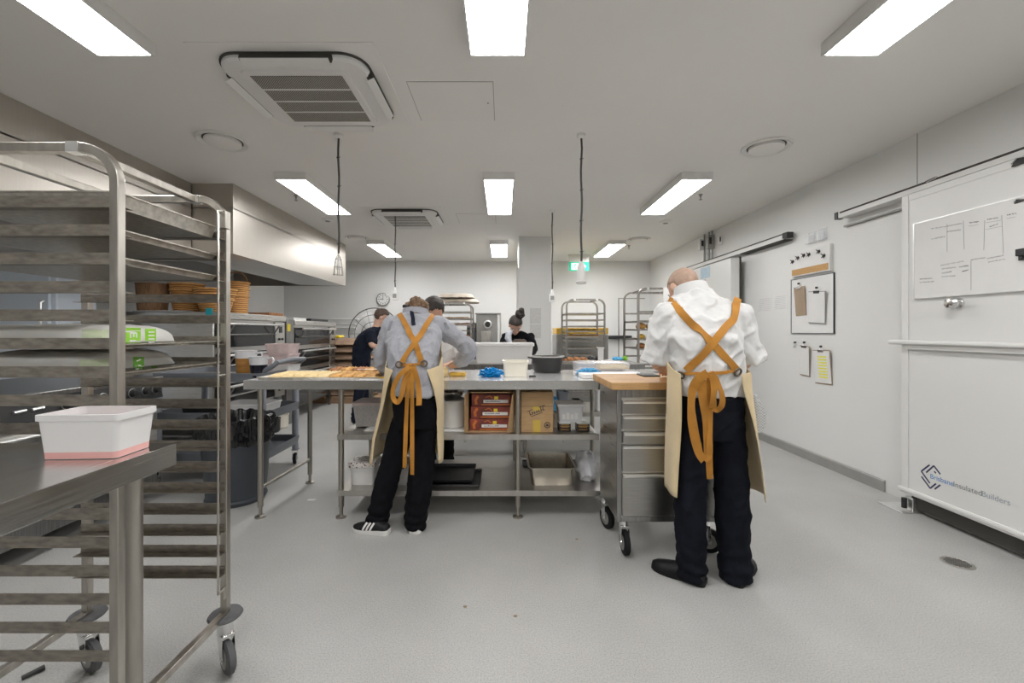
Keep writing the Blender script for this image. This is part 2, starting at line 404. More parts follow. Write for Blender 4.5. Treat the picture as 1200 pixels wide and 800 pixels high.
# door track
b = MB(); b.box(XR-.11, XR, .5, 3.80, 2.305, 2.36); tr = struct(b.build('trim_2', 'white', bevel=.003))
b = MB(); b.box(XR-.112, XR-.085, .5, 3.78, 2.342, 2.356); b.build('track_slot', 'gap', tr)
b = MB(); b.box(XR-.115, XR-.06, 3.80, 3.84, 2.30, 2.362); b.build('end_cap', 'black', tr, bevel=.003)
b = MB(); b.box(XR-.03, XR, 3.14, 3.84, 2.235, 2.249); b.build('track_lip', 'skirt', tr)
b = MB(); b.tube([(XR-.117, 3.0, 2.352), (XR-.117, 2.93, 2.358)], .009, 8); b.build('track_bolt', 'chrome', tr)
# kerb at the foot of the near door and its floor guide
b = MB(); b.box(DX+.06, XR, .5, F*2.99/(1070-CX), 0, .055); struct(b.build('trim_3', 'skirt', bevel=.004))
gx0 = 2.86; gy = F*2.9/(1052-CX)
g = thing('floor_guide', 'steel floor guide bracket at the foot of the sliding door', 'bracket', (2.93, gy, 0))
b = MB(); b.box(2.84, 3.06, gy-.10, gy+.10, 0, .008); b.box(2.925, 3.00, gy-.09, gy-.02, .008, .10); b.build('plate', 'alu', g, bevel=.002)
b = MB(); b.cyl((2.90, gy-.05, .06), .016, .07); b.build('roller', 'black', g)
# logo on the door
lg = lambda px, py: Vector((DX-.001, F*DX/(px-CX), H-(py-CY)/F*(F*DX/(px-CX))))
b = MB()
def bar(a, c, w=.0095):
    p, q = lg(*a), lg(*c); b.ribbon([p, q], w, .0012, (-1,0,0))
bar((1089.5,544.5),(1079.8,552)); bar((1079.8,552),(1089.8,566))
bar((1094.5,545.5),(1085.5,553.5)); bar((1094.5,545.5),(1102,555.5))
bar((1080,558),(1090.2,572)); bar((1090.2,572),(1097,566.5)); bar((1095.5,573),(1102,568)); bar((1095,552),(1097,554.3))
b.build('emblem', 'navyink', d)
ya, yb = F*DX/(1090.5-CX), F*DX/(1184-CX); tot = ya-yb
zt = lg(1184, 592.5).z
xx = 0
for (s_, frac, mt_) in (('Brisbane', .325, 'blueink'), ('Insulated', .355, 'greyink'), ('Builders', .315, 'paleink')):
    text_mesh('lettering', s_, tot*frac, mt_, ((DX-.0004, ya-xx, zt), (0,-1,0), (0,0,1)), d, height=.033)
    xx += tot*(frac+.0025)
# ------------------------------------------------------------------ big whiteboard on the door
wy0, wy1 = F*DX/(1073.5-CX), .95
wz1 = H+(388-263)/F*wy0; wz0 = H+(388-349.5)/F*wy0
wb = thing('whiteboard', 'large white board with faint marker notes on the near sliding door', 'whiteboard', (DX-.004, 2.0, wz0))
wb['_o'] = (DX-.004, 2.0, wz0)
WX = DX-.016
b = MB(); b.box(WX, DX-.0005, wy1, wy0, wz0, wz1); b.build('board', 'paper', wb, bevel=.001)
b = MB(); b.box(WX-.002, DX-.0005, wy0-.002, wy0+.006, wz0-.005, wz1+.005); b.box(WX-.002, DX-.0005, wy1, wy0, wz1, wz1+.006); b.box(WX-.002, DX-.0005, wy1, wy0, wz0-.007, wz0); b.build('frame', 'alu', wb)
wpt = lambda px, py: Vector((WX-.0006, F*WX/(px-CX), H-(py-CY)/F*(F*WX/(px-CX))))
b = MB()
def pen(a, c, w=.0016): b.ribbon([wpt(*a), wpt(*c)], w, .0008, (-1,0,0))
def scrawl(a, c, amp=1.1, n=26, w=.0020, skip=.25):
    pts = []
    for i in range(n):
        t = i/(n-1); px = a[0]+(c[0]-a[0])*t; py = a[1]+(c[1]-a[1])*t
        pts.append(wpt(px+random.uniform(-.3,.3), py+(amp if i % 2 else -amp)*random.uniform(.3,1)))
    i = 0
    while i < n-2:
        L = random.randint(3, 7); seg = pts[i:i+L]
        if len(seg) > 1: b.ribbon(seg, w, .0008, (-1,0,0))
        i += L if random.random() > skip else L+1
for a, c in (((1129,258.5),(1130,292)), ((1154,258),(1153,293)), ((1174,252),(1176,297)), ((1110,262),(1110,295)), ((1155,269),(1174,265)), ((1155,261),(1173,258)), ((1135,265),(1147,263)), ((1180,256),(1190,254)), ((1138,305),(1138,340))): pen(a, c, .0013)
for a, c in (((1091,268),(1110,265)), ((1110,265),(1127,261.5)), ((1092,280),(1107,277)), ((1110,271.5),(1126,269)), ((1136,261),(1147,259.5)), ((1157,257),(1170,255)), ((1160,265.5),(1170,262)), ((1180,252),(1192,249.5))): scrawl(a, c, .9, 26)
b.build('marker_headings', 'ink', wb); b = MB()
for a, c in (((1102,311),(1129,306)), ((1104,315),(1120,313)), ((1104,320),(1116,318)), ((1104,324),(1120,323)), ((1124,313),(1135,311)), ((1128,318),(1135,316)),
             ((1138,304.5),(1155,301.5)), ((1157,303),(1176,299)), ((1158,307),(1178,303.5)), ((1078,327),(1092,326)), ((1078,331),(1096,329.5))): scrawl(a, c, .9, 26)
b.build('marker_notes', 'ink', wb)
# clips above and on the board (half out of frame)
for (px, py, s_) in ((1193,190,1.0), (1193,236,.6)):
    y = F*(DX-.02)/(px-CX); z = H-(py-CY)/F*y
    c_ = thing('magnetic_clip', 'black magnetic clip %s' % ('high on the sliding door near the track' if py < 200 else 'on the top edge of the large white board'), 'clip', (DX-.01, y, z))
    b = MB(); b.prism([(DX-.003,y+.035*s_,z-.015*s_),(DX-.003,y-.05*s_,z-.010*s_),(DX-.003,y-.05*s_,z+.008*s_),(DX-.003,y+.01*s_,z+.026*s_)], (DX,0,0), (DX-.018,0,0)); b.build('clip_body', 'black', c_, bevel=.002)
    b = MB(); b.tube([(DX-.022,y+.03*s_,z),(DX-.028,y,z+.022*s_),(DX-.022,y-.04*s_,z+.012*s_)], .003, 8); b.build('clip_wire', 'chrome', c_)
y = F*WX/(1197-CX)
for k, (z, lab) in enumerate(((H-(296-CY)/F*y, 'black marker holder stuck at the right of the large white board'),)):
    b = MB(); b.box(WX-.03, WX-.001, y-.05, y+.006, z-.02, z+.02); b.box(WX-.02, WX-.001, y-.02, y+.0, z-.045, z-.02); tag(b.build('marker_holder', 'black', origin=(WX,y,z), bevel=.003), lab, 'holder')
# ------------------------------------------------------------------ far sliding door, slid open in front of the wall
dy0, dy1 = 5.42, 6.75
d2 = bpy.data.objects.new('door_2', None); COL.objects.link(d2); struct(d2); d2.location = (3.0, 6.0, 0); d2['_o'] = (3.0, 6.0, 0)
b = MB(); b.box(2.885, 3.0, dy0, dy1, .10, 2.235); b.build('door_panel', 'door', d2, bevel=.006)
b = MB(); b.box(2.885, 3.0, dy0+.05, dy1, .03, .10); b.build('bottom_gap_shade', 'gap', d2)  # dark colour in place of the shaded gap below this door
b = MB(); b.box(3.0, 3.02, dy0-.004, dy0+.02, .05, 2.25); b.build('edge_seal', 'gap', d2)
b = MB(); b.box(XR-.09, XR, 4.56, 7.2, 2.285, 2.345); tr2 = struct(b.build('trim_4', 'white', bevel=.003))
b = MB(); b.box(XR-.094, XR-.07, 4.56, 7.2, 2.334, 2.346); b.box(XR-.094, XR-.0, 4.56, 5.4, 2.272, 2.284); b.build('track_slot', 'gap', tr2)
b = MB(); b.box(XR-.10, XR-.03, 4.50, 4.58, 2.29, 2.35); b.build('end_cap', 'black', tr2, bevel=.003)
# blue printed notice taped near the far edge of the open door
for (px0,px1,py0,py1,mt_,lab) in ((821,832,313,326,'bluecl','pale blue printed notice taped to the open sliding door'), (821,827,328,342,'pinkf','small pink note taped under the blue notice on the open door')):
    ya_, yb_ = F*2.885/(px0-CX), F*2.885/(px1-CX); zc = H-((py0+py1)/2-CY)/F*(ya_+yb_)/2; hh = (py1-py0)/2/F*(ya_+yb_)/2
    b = MB(); b.box(2.883, 2.885, yb_, ya_, zc-hh, zc+hh); tag(b.build('taped_notice', M('notice_'+mt_, (.45,.58,.68) if mt_ == 'bluecl' else (.6,.4,.5), .6, 0, .1, 30), origin=(2.884,(ya_+yb_)/2,zc)), lab, 'notice')
# ------------------------------------------------------------------ notice group on the right wall (wall plane X = 3.09)
W = lambda px, py, dx=0: Vector((XR-dx, F*(XR-dx)/(px-CX), H-(py-CY)/F*(F*(XR-dx)/(px-CX))))
def wrect(px0, px1, py_top_left, py_bot_left, dx0, dx1):
    """box on the right wall: corners measured at the left edge, heights constant"""
    a = W(px0, py_top_left, dx1); c = W(px0, py_bot_left, dx1); e = W(px1, 388, dx1)
    return (XR-dx1, XR-dx0, e.y, a.y, c.z, a.z)
# framed white magnet board
r = wrect(927.5, 977, 328.5, 390, 0, .010)
fb = thing('framed_notice_board', 'white notice board in thin dark frame holding two clipboards', 'notice board', (XR, (r[2]+r[3])/2, r[4]))
b = MB(); b.box(*r); b.build('board', 'paper', fb)
b = MB(); x0_, x1_, ya_, yb_, za_, zb_ = r; t_ = .005
for q in ((x0_-.004, x1_, ya_-t_, ya_+.001, za_-t_, zb_+t_), (x0_-.004, x1_, yb_-.001, yb_+t_, za_-t_, zb_+t_), (x0_-.004, x1_, ya_, yb_, za_-t_, za_), (x0_-.004, x1_, ya_, yb_, zb_, zb_+t_)): b.box(*q)
b.build('frame', M('frame_navy', (.03,.035,.05), .4), fb)
# white board with cork strip above it
r2 = wrect(927.5, 972.5, 297, 325, 0, .03)
cb = thing('key_board', 'white board with tan cork strip and a row of small hooks, above the framed board', 'pin board', (XR, (r2[2]+r2[3])/2, r2[4]))
b = MB(); b.box(*r2); b.build('board', 'paper', cb, bevel=.002)
b = MB(); b.box(r2[0]-.004, r2[0], r2[2]+.02, r2[3]-.012, r2[4]+.012, r2[4]+.012+.062); b.build('cork_strip', 'cork', cb)
for (px, py) in ((929,306.5), (935,302), (942,299), (948,298), (959.5,294.5), (965.5,299.5)):
    c = W(px, py, .036); b = MB()
    b.tube([c+V(.006,0,0), c-V(.004,0,0)], .013, 8)
    for dy_, dz_ in ((.022,.022),(-.024,.014),(.018,-.018),(-.012,-.026)): b.tube([c-V(.004,0,0), c+V(-.012,dy_,dz_)], [.007,.003], 6)
    b.build('hook', 'print', cb)
# clear acrylic pockets
for (px, py, lab) in ((950,279,'clear acrylic pocket on the wall above the hook board, left one'), (962,275,'clear acrylic pocket on the wall above the hook board, right one')):
    c = W(px, py, .02); t = thing('acrylic_pocket', lab, 'holder', c, None)
    b = MB(); b.box(c.x-.016, c.x-.012, c.y-.055, c.y+.055, c.z-.05, c.z+.03); b.box(c.x-.012, XR, c.y-.055, c.y+.055, c.z-.05, c.z-.046); b.build('front_panel', 'clear', t)
    b = MB(); b.box(XR-.004, XR-.001, c.y-.055, c.y+.055, c.z-.05, c.z+.06); b.build('back_panel', 'clear', t)
# two papers left of the boards
for (px0, px1, py0, py1, lab) in ((887,904,347,366.5,'printed white sheet on the right wall, the one further from the boards'), (906,922,345,364.5,'printed white sheet on the right wall, the one nearer the boards')):
    r = wrect(px0, px1, py0, py1, .0008, .003); c = V(XR,(r[2]+r[3])/2,(r[4]+r[5])/2)
    t = thing('paper_sheet', lab, 'paper', c); b = MB(); b.box(*r); b.build('sheet', 'paper', t)
    b = MB()
    for k in range(9): b.box(r[0]-.0006, r[0], r[2]+.02, r[3]-.02-random.random()*.03, r[4]+.02+k*.017, r[4]+.024+k*.017)
    b.build('printed_lines', M('faint_print', (.5,.5,.51), .7), t)
# clipboards
def clipboard(px, py, w, h, mat, lab, dx, tilt=0, yellow=False, paper=True, name='clipboard', clipm='chrome'):
    c = W(px, py, dx); t = thing(name, lab, 'clipboard', c)   # c: top centre (at the clip)
    ry = math.radians(tilt); ay = V(0, math.cos(ry), math.sin(ry)*0); ax = V(math.sin(math.radians(4)),0,0)
    X = V(-1,0,0); Yd = V(0,-1,0); Z = V(0,0,1)
    R = Matrix.Rotation(math.radians(tilt), 3, 'X') @ Matrix.Rotation(math.radians(-3), 3, 'Y')
    def bx_(bb, u0,u1,v0,v1,d0,d1):
        cc = V((-(d0+d1)/2), -(u0+u1)/2, (v0+v1)/2)
        bb.obox(c+R@cc, R@V(1,0,0), R@V(0,1,0), R@V(0,0,1), abs(d1-d0)/2, abs(u1-u0)/2, abs(v1-v0)/2)
    b = MB(); bx_(b, -w/2, w/2, -h, .0, 0, .004); b.build('backing', mat, t, bevel=.0008)
    if paper:
        b = MB(); bx_(b, -w/2+.006, w/2-.006, -h+.012, -.008, .0042, .0075); b.build('paper_stack', 'paper', t)
    b = MB(); bx_(b, -.036, .036, -.022, .004, .004, .013); b.build('clip', clipm, t, bevel=.002)
    if yellow:
        b = MB()
        for k in range(8): bx_(b, -w*.22, w*.30, -h*.22-k*h*.085, -h*.22-k*h*.085+h*.045, .0076, .0081)
        b.build('highlighted_rows', 'hiyel', t)
    # magnet hook that carries it
    hk = c+V(-.006,0,.034); b = MB(); b.cyl(hk, .010, .016, 'x', 12); m_ = b.build('magnet_hook', 'black', t)
    b = MB(); b.tube([hk+V(0,0,-.008), c+V(-.008,0,-.002)], .0015, 6); b.build('hook_wire', 'chrome', t)
clipboard(936.5, 336, .155, .30, 'kraft', 'brown kraft clipboard hanging on the framed board', .026, -2, paper=False)
clipboard(957.5, 341, .225, .32, 'mach', 'white clipboard hanging on the framed board', .030, 4, clipm='black')
clipboard(943, 405, .14, .31, 'kraft', 'narrow clipboard of pale sheets below the framed board', .02, 3, False)
clipboard(962.5, 410, .22, .33, 'kraft', 'clipboard with yellow highlighted rows below the framed board', .02, -2, True)
c = W(931.5, 401, .012); t = thing('key_hook', 'small keys on a black magnet hook beside the hanging clipboards', 'hook', c)
b = MB(); b.cyl(c, .009, .018, 'x', 12); b.build('magnet', 'black', t)
b = MB(); b.tube([c+V(-.006,0,-.01), c+V(-.006,0,-.035)], .0015, 6); b.tube([c+V(-.006,.008,-.035), c+V(-.006,.012,-.06)], .004, 6); b.tube([c+V(-.006,-.006,-.035), c+V(-.006,-.014,-.058)], .004, 6); b.build('keys', 'cage', t)
# ------------------------------------------------------------------ junction boxes near the far end of the right wall
def pbox(px, py, Y, w, h, dpt, lab, name, mat='white_pl'):
    c = P(px, py, F*Y/(px-CX)); t = thing(name, lab, 'switch box', c)
    b = MB(); b.box(c.x-w/2, c.x+w/2, c.y, c.y+dpt, c.z-h/2, c.z+h/2); b.build('case', mat, t, bevel=.006)
    b = MB(); b.box(c.x-w*.28, c.x+w*.05, c.y-.006, c.y, c.z-h*.18, c.z+h*.32); b.build('faceplate', 'print', t, bevel=.002)
    return t
pbox(824, 286, XR-.05, .10, .17, .07, 'white isolator box by the ceiling, left of the pair over the far door', 'isolator_box')
pbox(833.5, 283, XR-.05, .10, .20, .07, 'grey isolator box by the ceiling beside the conduits over the far door', 'isolator_box', 'mach')
pbox(844.5, 281, XR-.0275, .055, .13, .04, 'small white switch on the right wall near the ceiling', 'wall_switch')
b = MB()
for (px, y0, y1_) in ((825.5, 296, 316), (831, 296, 312), (834.5, 296, 309)):
    yq = F*(XR-.03)/(px-CX); p0, p1 = P(px, y0, yq), P(px, y1_+8, yq); b.tube([p0, p1], .016, 10)
    b.tube([p0, V(p0.x,p0.y,CEIL)], .012, 8)
tag(b.build('electrical_conduit', 'mach', origin=P(830, 300, 6.4)), 'grey conduit pipes dropping behind the far sliding door', 'conduit')
# ------------------------------------------------------------------ back wall fittings
# exit sign hung from the ceiling
c = P(678.7, 312, 8.2); es = thing('exit_sign', 'green running man exit sign with arrow hanging from the ceiling', 'exit sign', (c.x, c.y, CEIL))
es['_o'] = (c.x, c.y, CEIL)
b = MB(); b.box(c.x-.19, c.x+.19, c.y-.0, c.y+.03, c.z-.085, c.z+.085); b.build('light_box', 'exit', es, bevel=.003)
b = MB(); b.box(c.x-.19, c.x+.19, c.y, c.y+.03, c.z+.086, CEIL-.03); b.box(c.x-.21, c.x+.21, c.y-.01, c.y+.05, CEIL-.035, CEIL); b.build('hanging_mount', 'white', es)
b = MB(); yy = c.y-.003
b.box(c.x-.15, c.x-.02, yy-.001, yy, c.z-.065, c.z+.065)
b.prism([(c.x+.045,yy,c.z-.018),(c.x+.085,yy,c.z-.018),(c.x+.085,yy,c.z-.05),(c.x+.14,yy,c.z),(c.x+.085,yy,c.z+.05),(c.x+.085,yy,c.z+.018),(c.x+.045,yy,c.z+.018)], (0,0,0), (0,-.002,0)); b.build('pictogram', 'exitw', es)
b = MB(); m0 = V(c.x-.085, yy-.002, c.z)
b.ell(m0+V(.012,0,.042), .010, .002, .010, 10, 6)
for seg in (((.008,.028),(-.008,-.004)), ((-.008,-.004),(.016,-.026)), ((.016,-.026),(.012,-.052)), ((-.008,-.004),(-.02,-.030)), ((-.02,-.030),(-.046,-.034)), ((.008,.026),(.032,.014)), ((.004,.026),(-.026,.018)), ((-.026,.018),(-.034,.0))):
    b.ribbon([m0+V(seg[0][0],0,seg[0][1]), m0+V(seg[1][0],0,seg[1][1])], .011, .001, (0,-1,0))
b.build('running_man', 'exit', es)
# clock
c = P(449, 350.5, 8.96); ck = thing('wall_clock', 'round white wall clock with black numerals marks on the back wall', 'clock', c)
b = MB(); b.lathe((c.x,c.y,c.z), [(.135,.035),(.135,-.02),(.122,-.025),(.120,-.012),(.0,-.012)], 32, 'y'); b.build('rim', 'cage', ck)
b = MB(); b.lathe((c.x,c.y,c.z), [(.119,.0),(.119,-.015),(.001,-.015)], 32, 'y'); b.build('dial', 'paper', ck)
b = MB()
for k in range(12):
    a = math.pi*2*k/12; dr = V(math.sin(a),0,math.cos(a)); b.ribbon([c+dr*.078+V(0,-.017,0), c+dr*.106+V(0,-.017,0)], .012, .002, (0,-1,0))
b.build('hour_marks', 'print', ck)
for nm, a, L, w_ in (('hour_hand', -92, .062, .012), ('minute_hand', 2, .092, .008)):
    dr = V(math.sin(math.radians(a)),0,math.cos(math.radians(a))); b = MB(); b.ribbon([c-dr*.012+V(0,-.020,0), c+dr*L+V(0,-.020,0)], w_, .002, (0,-1,0)); b.build(nm, 'print', ck)
# large wall fan behind the person in black
c = P(440, 391, 8.66); fn = thing('wall_fan', 'large wire guarded wall fan behind the person in black', 'fan', c)
R_ = .52
b = MB()
for k in range(4): b.tube([c+V(math.cos(t)*R_*(1-.27*k), -.10-.02*k if k else -.06, math.sin(t)*R_*(1-.27*k)) for t in [2*math.pi*i/40 for i in range(40)]], .006 if k else .010, 6, closed=True)
for k in range(10):
    a = 2*math.pi*k/10; dr = V(math.cos(a),0,math.sin(a)); b.tube([c+dr*.03+V(0,-.17,0), c+dr*R_*.6+V(0,-.135,0), c+dr*R_+V(0,-.06,0)], .004, 6)
b.build('wire_guard', 'cord', fn)
b = MB()
for k in range(4):
    a = 2*math.pi*k/4+.4; dr = V(math.cos(a),0,math.sin(a)); tg = V(-math.sin(a),0,math.cos(a))
    b.prism([c+dr*.06-tg*.04+V(0,-.02,0), c+dr*.44-tg*.10+V(0,-.03,0), c+dr*.46+tg*.10+V(0,-.06,0), c+dr*.06+tg*.05+V(0,-.05,0)], (0,0,0), (0,.004,0))
b.build('fan_blades', 'paper', fn)
b = MB(); b.cyl(c+V(0,.03,0), .07, .20, 'y', 20); b.build('motor_housing', 'white', fn)
b = MB(); b.box(c.x-.04, c.x+.04, c.y+.1, YB, c.z-.04, c.z+.04); b.box(c.x-.08, c.x+.08, YB-.02, YB, c.z-.1, c.z+.1); b.build('wall_bracket', 'white', fn)
# white pipes on the back wall
for k, py in enumerate((374, 379.5, 384)):
    a, e = P(383, py, 8.9), P(415 if k else 418, py, 8.9); b = MB(); b.tube([a, e, e+V(0,.1,0)], .022, 10)
    tag(b.build('wall_pipe', 'white', origin=a), ('uppermost', 'middle', 'lowest')[k]+' of three white pipes across the back wall beside the fan', 'pipe')
# papers on the column
for k, (px0, px1, py0, py1) in enumerate(((621,634,361,379), (621,634,380,396))):
    a, e = P(px0, py0, 6.638), P(px1, py1, 6.638); b = MB(); b.box(a.x, e.x, 6.635, 6.639, e.z, a.z)
    tag(b.build('paper_sheet', M('column_paper', (.60,.595,.58), .7, 0, .1, 40), origin=(a+e)/2), ('upper' if k == 0 else 'lower')+' printed sheet taped to the white column', 'paper')
# floor drain, crumbs
c = V((1122-CX)/F*(F*H/(659.5-CY)), F*H/(659.5-CY), 0)
fd = thing('floor_drain', 'round stainless floor drain grate near the sliding door', 'drain', c)
b = MB(); b.lathe((c.x,c.y,0), [(.072,.0005),(.072,.003),(.064,.004),(.062,.0025),(.001,.0025)], 32); b.build('grate_plate', 'steel_shelf', fd)
b = MB()
for i in range(-5, 6):
    for j in range(-5, 6):
        if i*i+j*j < 27: b.box(c.x+i*.0105-.0035, c.x+i*.0105+.0035, c.y+j*.0105-.0028, c.y+j*.0105+.0028, .0026, .0034)
b.build('grate_holes', 'gap', fd)
c = V((363-CX)/F*3.25, F*H/(586-CY), 0); b = MB(); b.box(c.x-.03, c.x+.03, c.y-.012, c.y+.012, .0, .006); tag(b.build('paper_scrap', 'paper', origin=c, bevel=.002), 'small white scrap of paper on the floor beside the prep table', 'paper scrap')
b = MB(); c = V((42-CX)/F*1.62, 1.62, 0); b.tube([c+V(-.02,-.03,.008), c+V(.012,.02,.010)], [.008,.010], 10); tag(b.build('marker_pen', 'black', origin=c), 'black pen lying on the floor under the near rack', 'pen')
for k_, (px, py) in enumerate(((283,578),(676,632),(545,711),(604,722))):
    c = V((px-CX)/F*(F*H/(py-CY)), F*H/(py-CY), 0); b = MB(); b.ell(c+V(0,0,.003), .010, .006, .004, 10, 6); tag(b.build('food_crumb', 'kraft', origin=c), 'small brown crumb on the floor ' + ('beside the charcoal bin', 'in front of the drawer unit wheels', 'in the open floor foreground, left of two', 'in the open floor foreground, right of two')[k_], 'crumb')
# ------------------------------------------------------------------ ceiling lights
def light_fitting(x, y0, label):
    t = thing('ceiling_light', label, 'ceiling light', (x, y0+.61, CEIL), 'surface mounted ceiling light panels')
    W_, L_ = .292, 1.21; z1, z0 = CEIL, CEIL-.068
    b = MB(); rim = .012
    b.box(x-W_/2, x+W_/2, y0, y0+L_, z0+.012, z1)
    for q in ((x-W_/2, x+W_/2, y0, y0+rim), (x-W_/2, x+W_/2, y0+L_-rim, y0+L_), (x-W_/2, x-W_/2+rim, y0+rim, y0+L_-rim), (x+W_/2-rim, x+W_/2, y0+rim, y0+L_-rim)): b.box(q[0], q[1], q[2], q[3], z0, z0+.012)
    b.build('housing', 'white', t, bevel=.002)
    b = MB(); b.box(x-W_/2+rim, x+W_/2-rim, y0+rim, y0+L_-rim, z0+.003, z0+.012); b.build('diffuser', 'lamp_far' if y0 > 6 else 'lamp', t)
    return t
rows = ((-2.06,'behind the camera'), (.98,'nearest row'), (3.955,'middle row'), (6.92,'far row'))
lx = {-2.06: (-1.95,-.045,1.78), .98: (-1.935,-.03,1.775), 3.955: (-1.98,-.045,1.80), 6.92: (-2.08,-.075,1.85)}
for y0, rn in rows:
    for x, sn in zip(lx[y0], ('left', 'centre', 'right')):
        if y0 < 0: light_fitting(x, y0, 'added unseen lit ceiling panel %s, %s side of the kitchen' % (rn, sn))  # row behind the camera is added out of view to light the room
        else: light_fitting(x, y0, 'lit white ceiling panel, %s column, %s' % (sn, rn))
# ------------------------------------------------------------------ air conditioning cassettes
def rrect(cx, cy, hx, hy, r, n=8):
    pts = []
    for (sx, sy, a0) in ((1,1,0), (-1,1,90), (-1,-1,180), (1,-1,270)):
        for k in range(n+1):
            a = math.radians(a0+90*k/n); pts.append((cx+sx*(hx-r)+r*math.cos(a), cy+sy*(hy-r)+r*math.sin(a)))
    return pts
def cassette(cx, cy, label, hx=.40, hy=.37):
    t = thing('air_conditioner', label, 'air conditioner', (cx, cy, CEIL), 'ceiling cassette air conditioners')
    b = MB(); b.box(cx-hx-.085, cx+hx+.085, cy-hy-.075, cy+hy+.075, CEIL-.006, CEIL); b.build('ceiling_trim', 'ceil', t, bevel=.002)
    b = MB(); rg = []
    for (k, z) in ((0, CEIL-.006), (0, CEIL-.03), (-.012, CEIL-.045), (-.05, CEIL-.052)):
        rg.append([V(x, y, z) for x, y in rrect(cx, cy, hx+k, hy+k, .13+k)])
    b.rings(rg); b.build('fascia', 'white', t)
    b = MB(); o1 = rrect(cx, cy, hx+.010, hy+.010, .14); o2 = rrect(cx, cy, hx-.02, hy-.02, .12)
    b.rings([[V(x, y, CEIL-.0065) for x, y in o1], [V(x, y, CEIL-.016) for x, y in o1], [V(x, y, CEIL-.016) for x, y in o2]], cap=False); b.build('shadow_gap', 'gap', t)  # dark ring coloured in for the shadow round the fascia
    for sx, sy in ((0,-1),(0,1),(-1,0),(1,0)):
        b = MB()
        if sx == 0: b.box(cx-hx*.62, cx+hx*.62, cy+sy*(hy-.012)-.022, cy+sy*(hy-.012)+.022, CEIL-.047, CEIL-.012)
        else: b.box(cx+sx*(hx-.012)-.022, cx+sx*(hx-.012)+.022, cy-hy*.62, cy+hy*.62, CEIL-.047, CEIL-.012)
        b.build('discharge_slot', 'gap', t, bevel=.012)
        b = MB()
        if sx == 0:
            y = cy+sy*(hy-.0); b.prism([(cx-hx*.58,y-.02,CEIL-.05),(cx-hx*.58,y+.018,CEIL-.066),(cx-hx*.58,y+.020,CEIL-.062),(cx-hx*.58,y-.018,CEIL-.045)], (0,0,0), (hx*1.16,0,0))
        else:
            x = cx+sx*(hx-.0); b.prism([(x-.02,cy-hy*.58,CEIL-.066),(x+.018,cy-hy*.58,CEIL-.05),(x+.020,cy-hy*.58,CEIL-.045),(x-.018,cy-hy*.58,CEIL-.062)], (0,0,0), (0,hy*1.16,0))
        b.build('louvre', 'white', t)
    g = .255
    b = MB(); b.rings([[V(x, y, z) for x, y in rrect(cx, cy, g+.045+k, g+.045+k, .04)] for k, z in ((0, CEIL-.050), (-.006, CEIL-.060))]); b.build('grille_frame', 'white', t)
    b = MB(); b.box(cx-g, cx+g, cy-g, cy+g, CEIL-.0635, CEIL-.0600); b.build('intake_mesh', 'grille', t)
    b = MB()
    for k in range(1, 4): b.box(cx-g, cx+g, cy-g+k*g/2-.006, cy-g+k*g/2+.006, CEIL-.066, CEIL-.0625)
    b.build('grille_bars', 'white', t)
cassette(-1.15, 2.62, 'large white cassette air conditioner in the ceiling, near left')
cassette(-1.22, 5.5, 'white cassette air conditioner in the ceiling, the farther smaller looking one', .40, .37)
# access hatches
def hatch(x0, x1, y0, y1, label):
    t = thing('access_hatch', label, 'access hatch', ((x0+x1)/2, (y0+y1)/2, CEIL))
    b = MB(); b.box(x0+.004, x1-.004, y0+.004, y1-.004, CEIL-.003, CEIL); b.build('panel', 'ceil', t)
    b = MB()
    for q in ((x0,x1,y0,y0+.004),(x0,x1,y1-.004,y1),(x0,x0+.004,y0,y1),(x1-.004,x1,y0,y1)): b.box(*q, CEIL-.0012, CEIL)
    b.build('joint', 'line', t)
    b = MB(); b.cyl((x1-.04,(y0+y1)/2,CEIL-.004), .006, .004, n=10); b.build('lock', 'line', t)
hatch(-.575, -.06, 2.52, 2.985, 'square flush access hatch in the ceiling beside the near air conditioner')
hatch(-.60, -.10, 5.35, 5.85, 'square flush access hatch in the ceiling beside the far air conditioner')
# round air outlets
def vent(cx, cy, r, label, r_in=.71):
    t = thing('round_vent', label, 'ceiling vent', (cx, cy, CEIL), 'round ceiling air outlets')
    b = MB(); b.lathe((cx,cy,CEIL), [(r,0),(r,-.010),(r*.95,-.020),(r*.90,-.016),(r*.80,-.006),(r*.76,0)], 40); b.build('outer_ring', 'white', t)
    b = MB(); b.lathe((cx,cy,CEIL), [(r*.775,-.001),(r*.775,-.003),(.01,-.003)], 40); b.build('throat', 'gap', t)
    b = MB(); b.lathe((cx,cy,CEIL), [(r*r_in,-.004),(r*r_in,-.022),(r*(r_in-.05),-.028),(.01,-.028)], 40); b.build('centre_disc', 'ceil', t)
vent(-2.17, 3.30, .178, 'round white air outlet in the ceiling at the near left')
vent(2.10, 3.41, .178, 'round white air outlet in the ceiling at the near right')
vent(-2.31, 6.72, .178, 'round white air outlet in the ceiling at the far left beyond the hood corner')
vent(2.17, 6.83, .178, 'round white air outlet in the ceiling at the far right')
def detector(px, py, lab, r=.055):
    Y = F*(CEIL-H)/(CY-py); x = (px-CX)/F*Y
    t = thing('smoke_detector', lab, 'detector', (x, Y, CEIL))
    b = MB(); b.lathe((x,Y,CEIL), [(r*1.6,0),(r*1.6,-.010),(r*1.2,-.016),(r,-.022),(.01,-.024)], 24); b.build('base', 'white', t)
    b = MB(); b.lathe((x,Y,CEIL-.022), [(r*.6,0),(r*.5,-.008),(.01,-.009)], 20); b.build('sensor', 'skirt', t)
detector(780, 259.5, 'round smoke detector on the ceiling near the far right vent'); detector(384, 257, 'round smoke detector on the ceiling beside the hood')
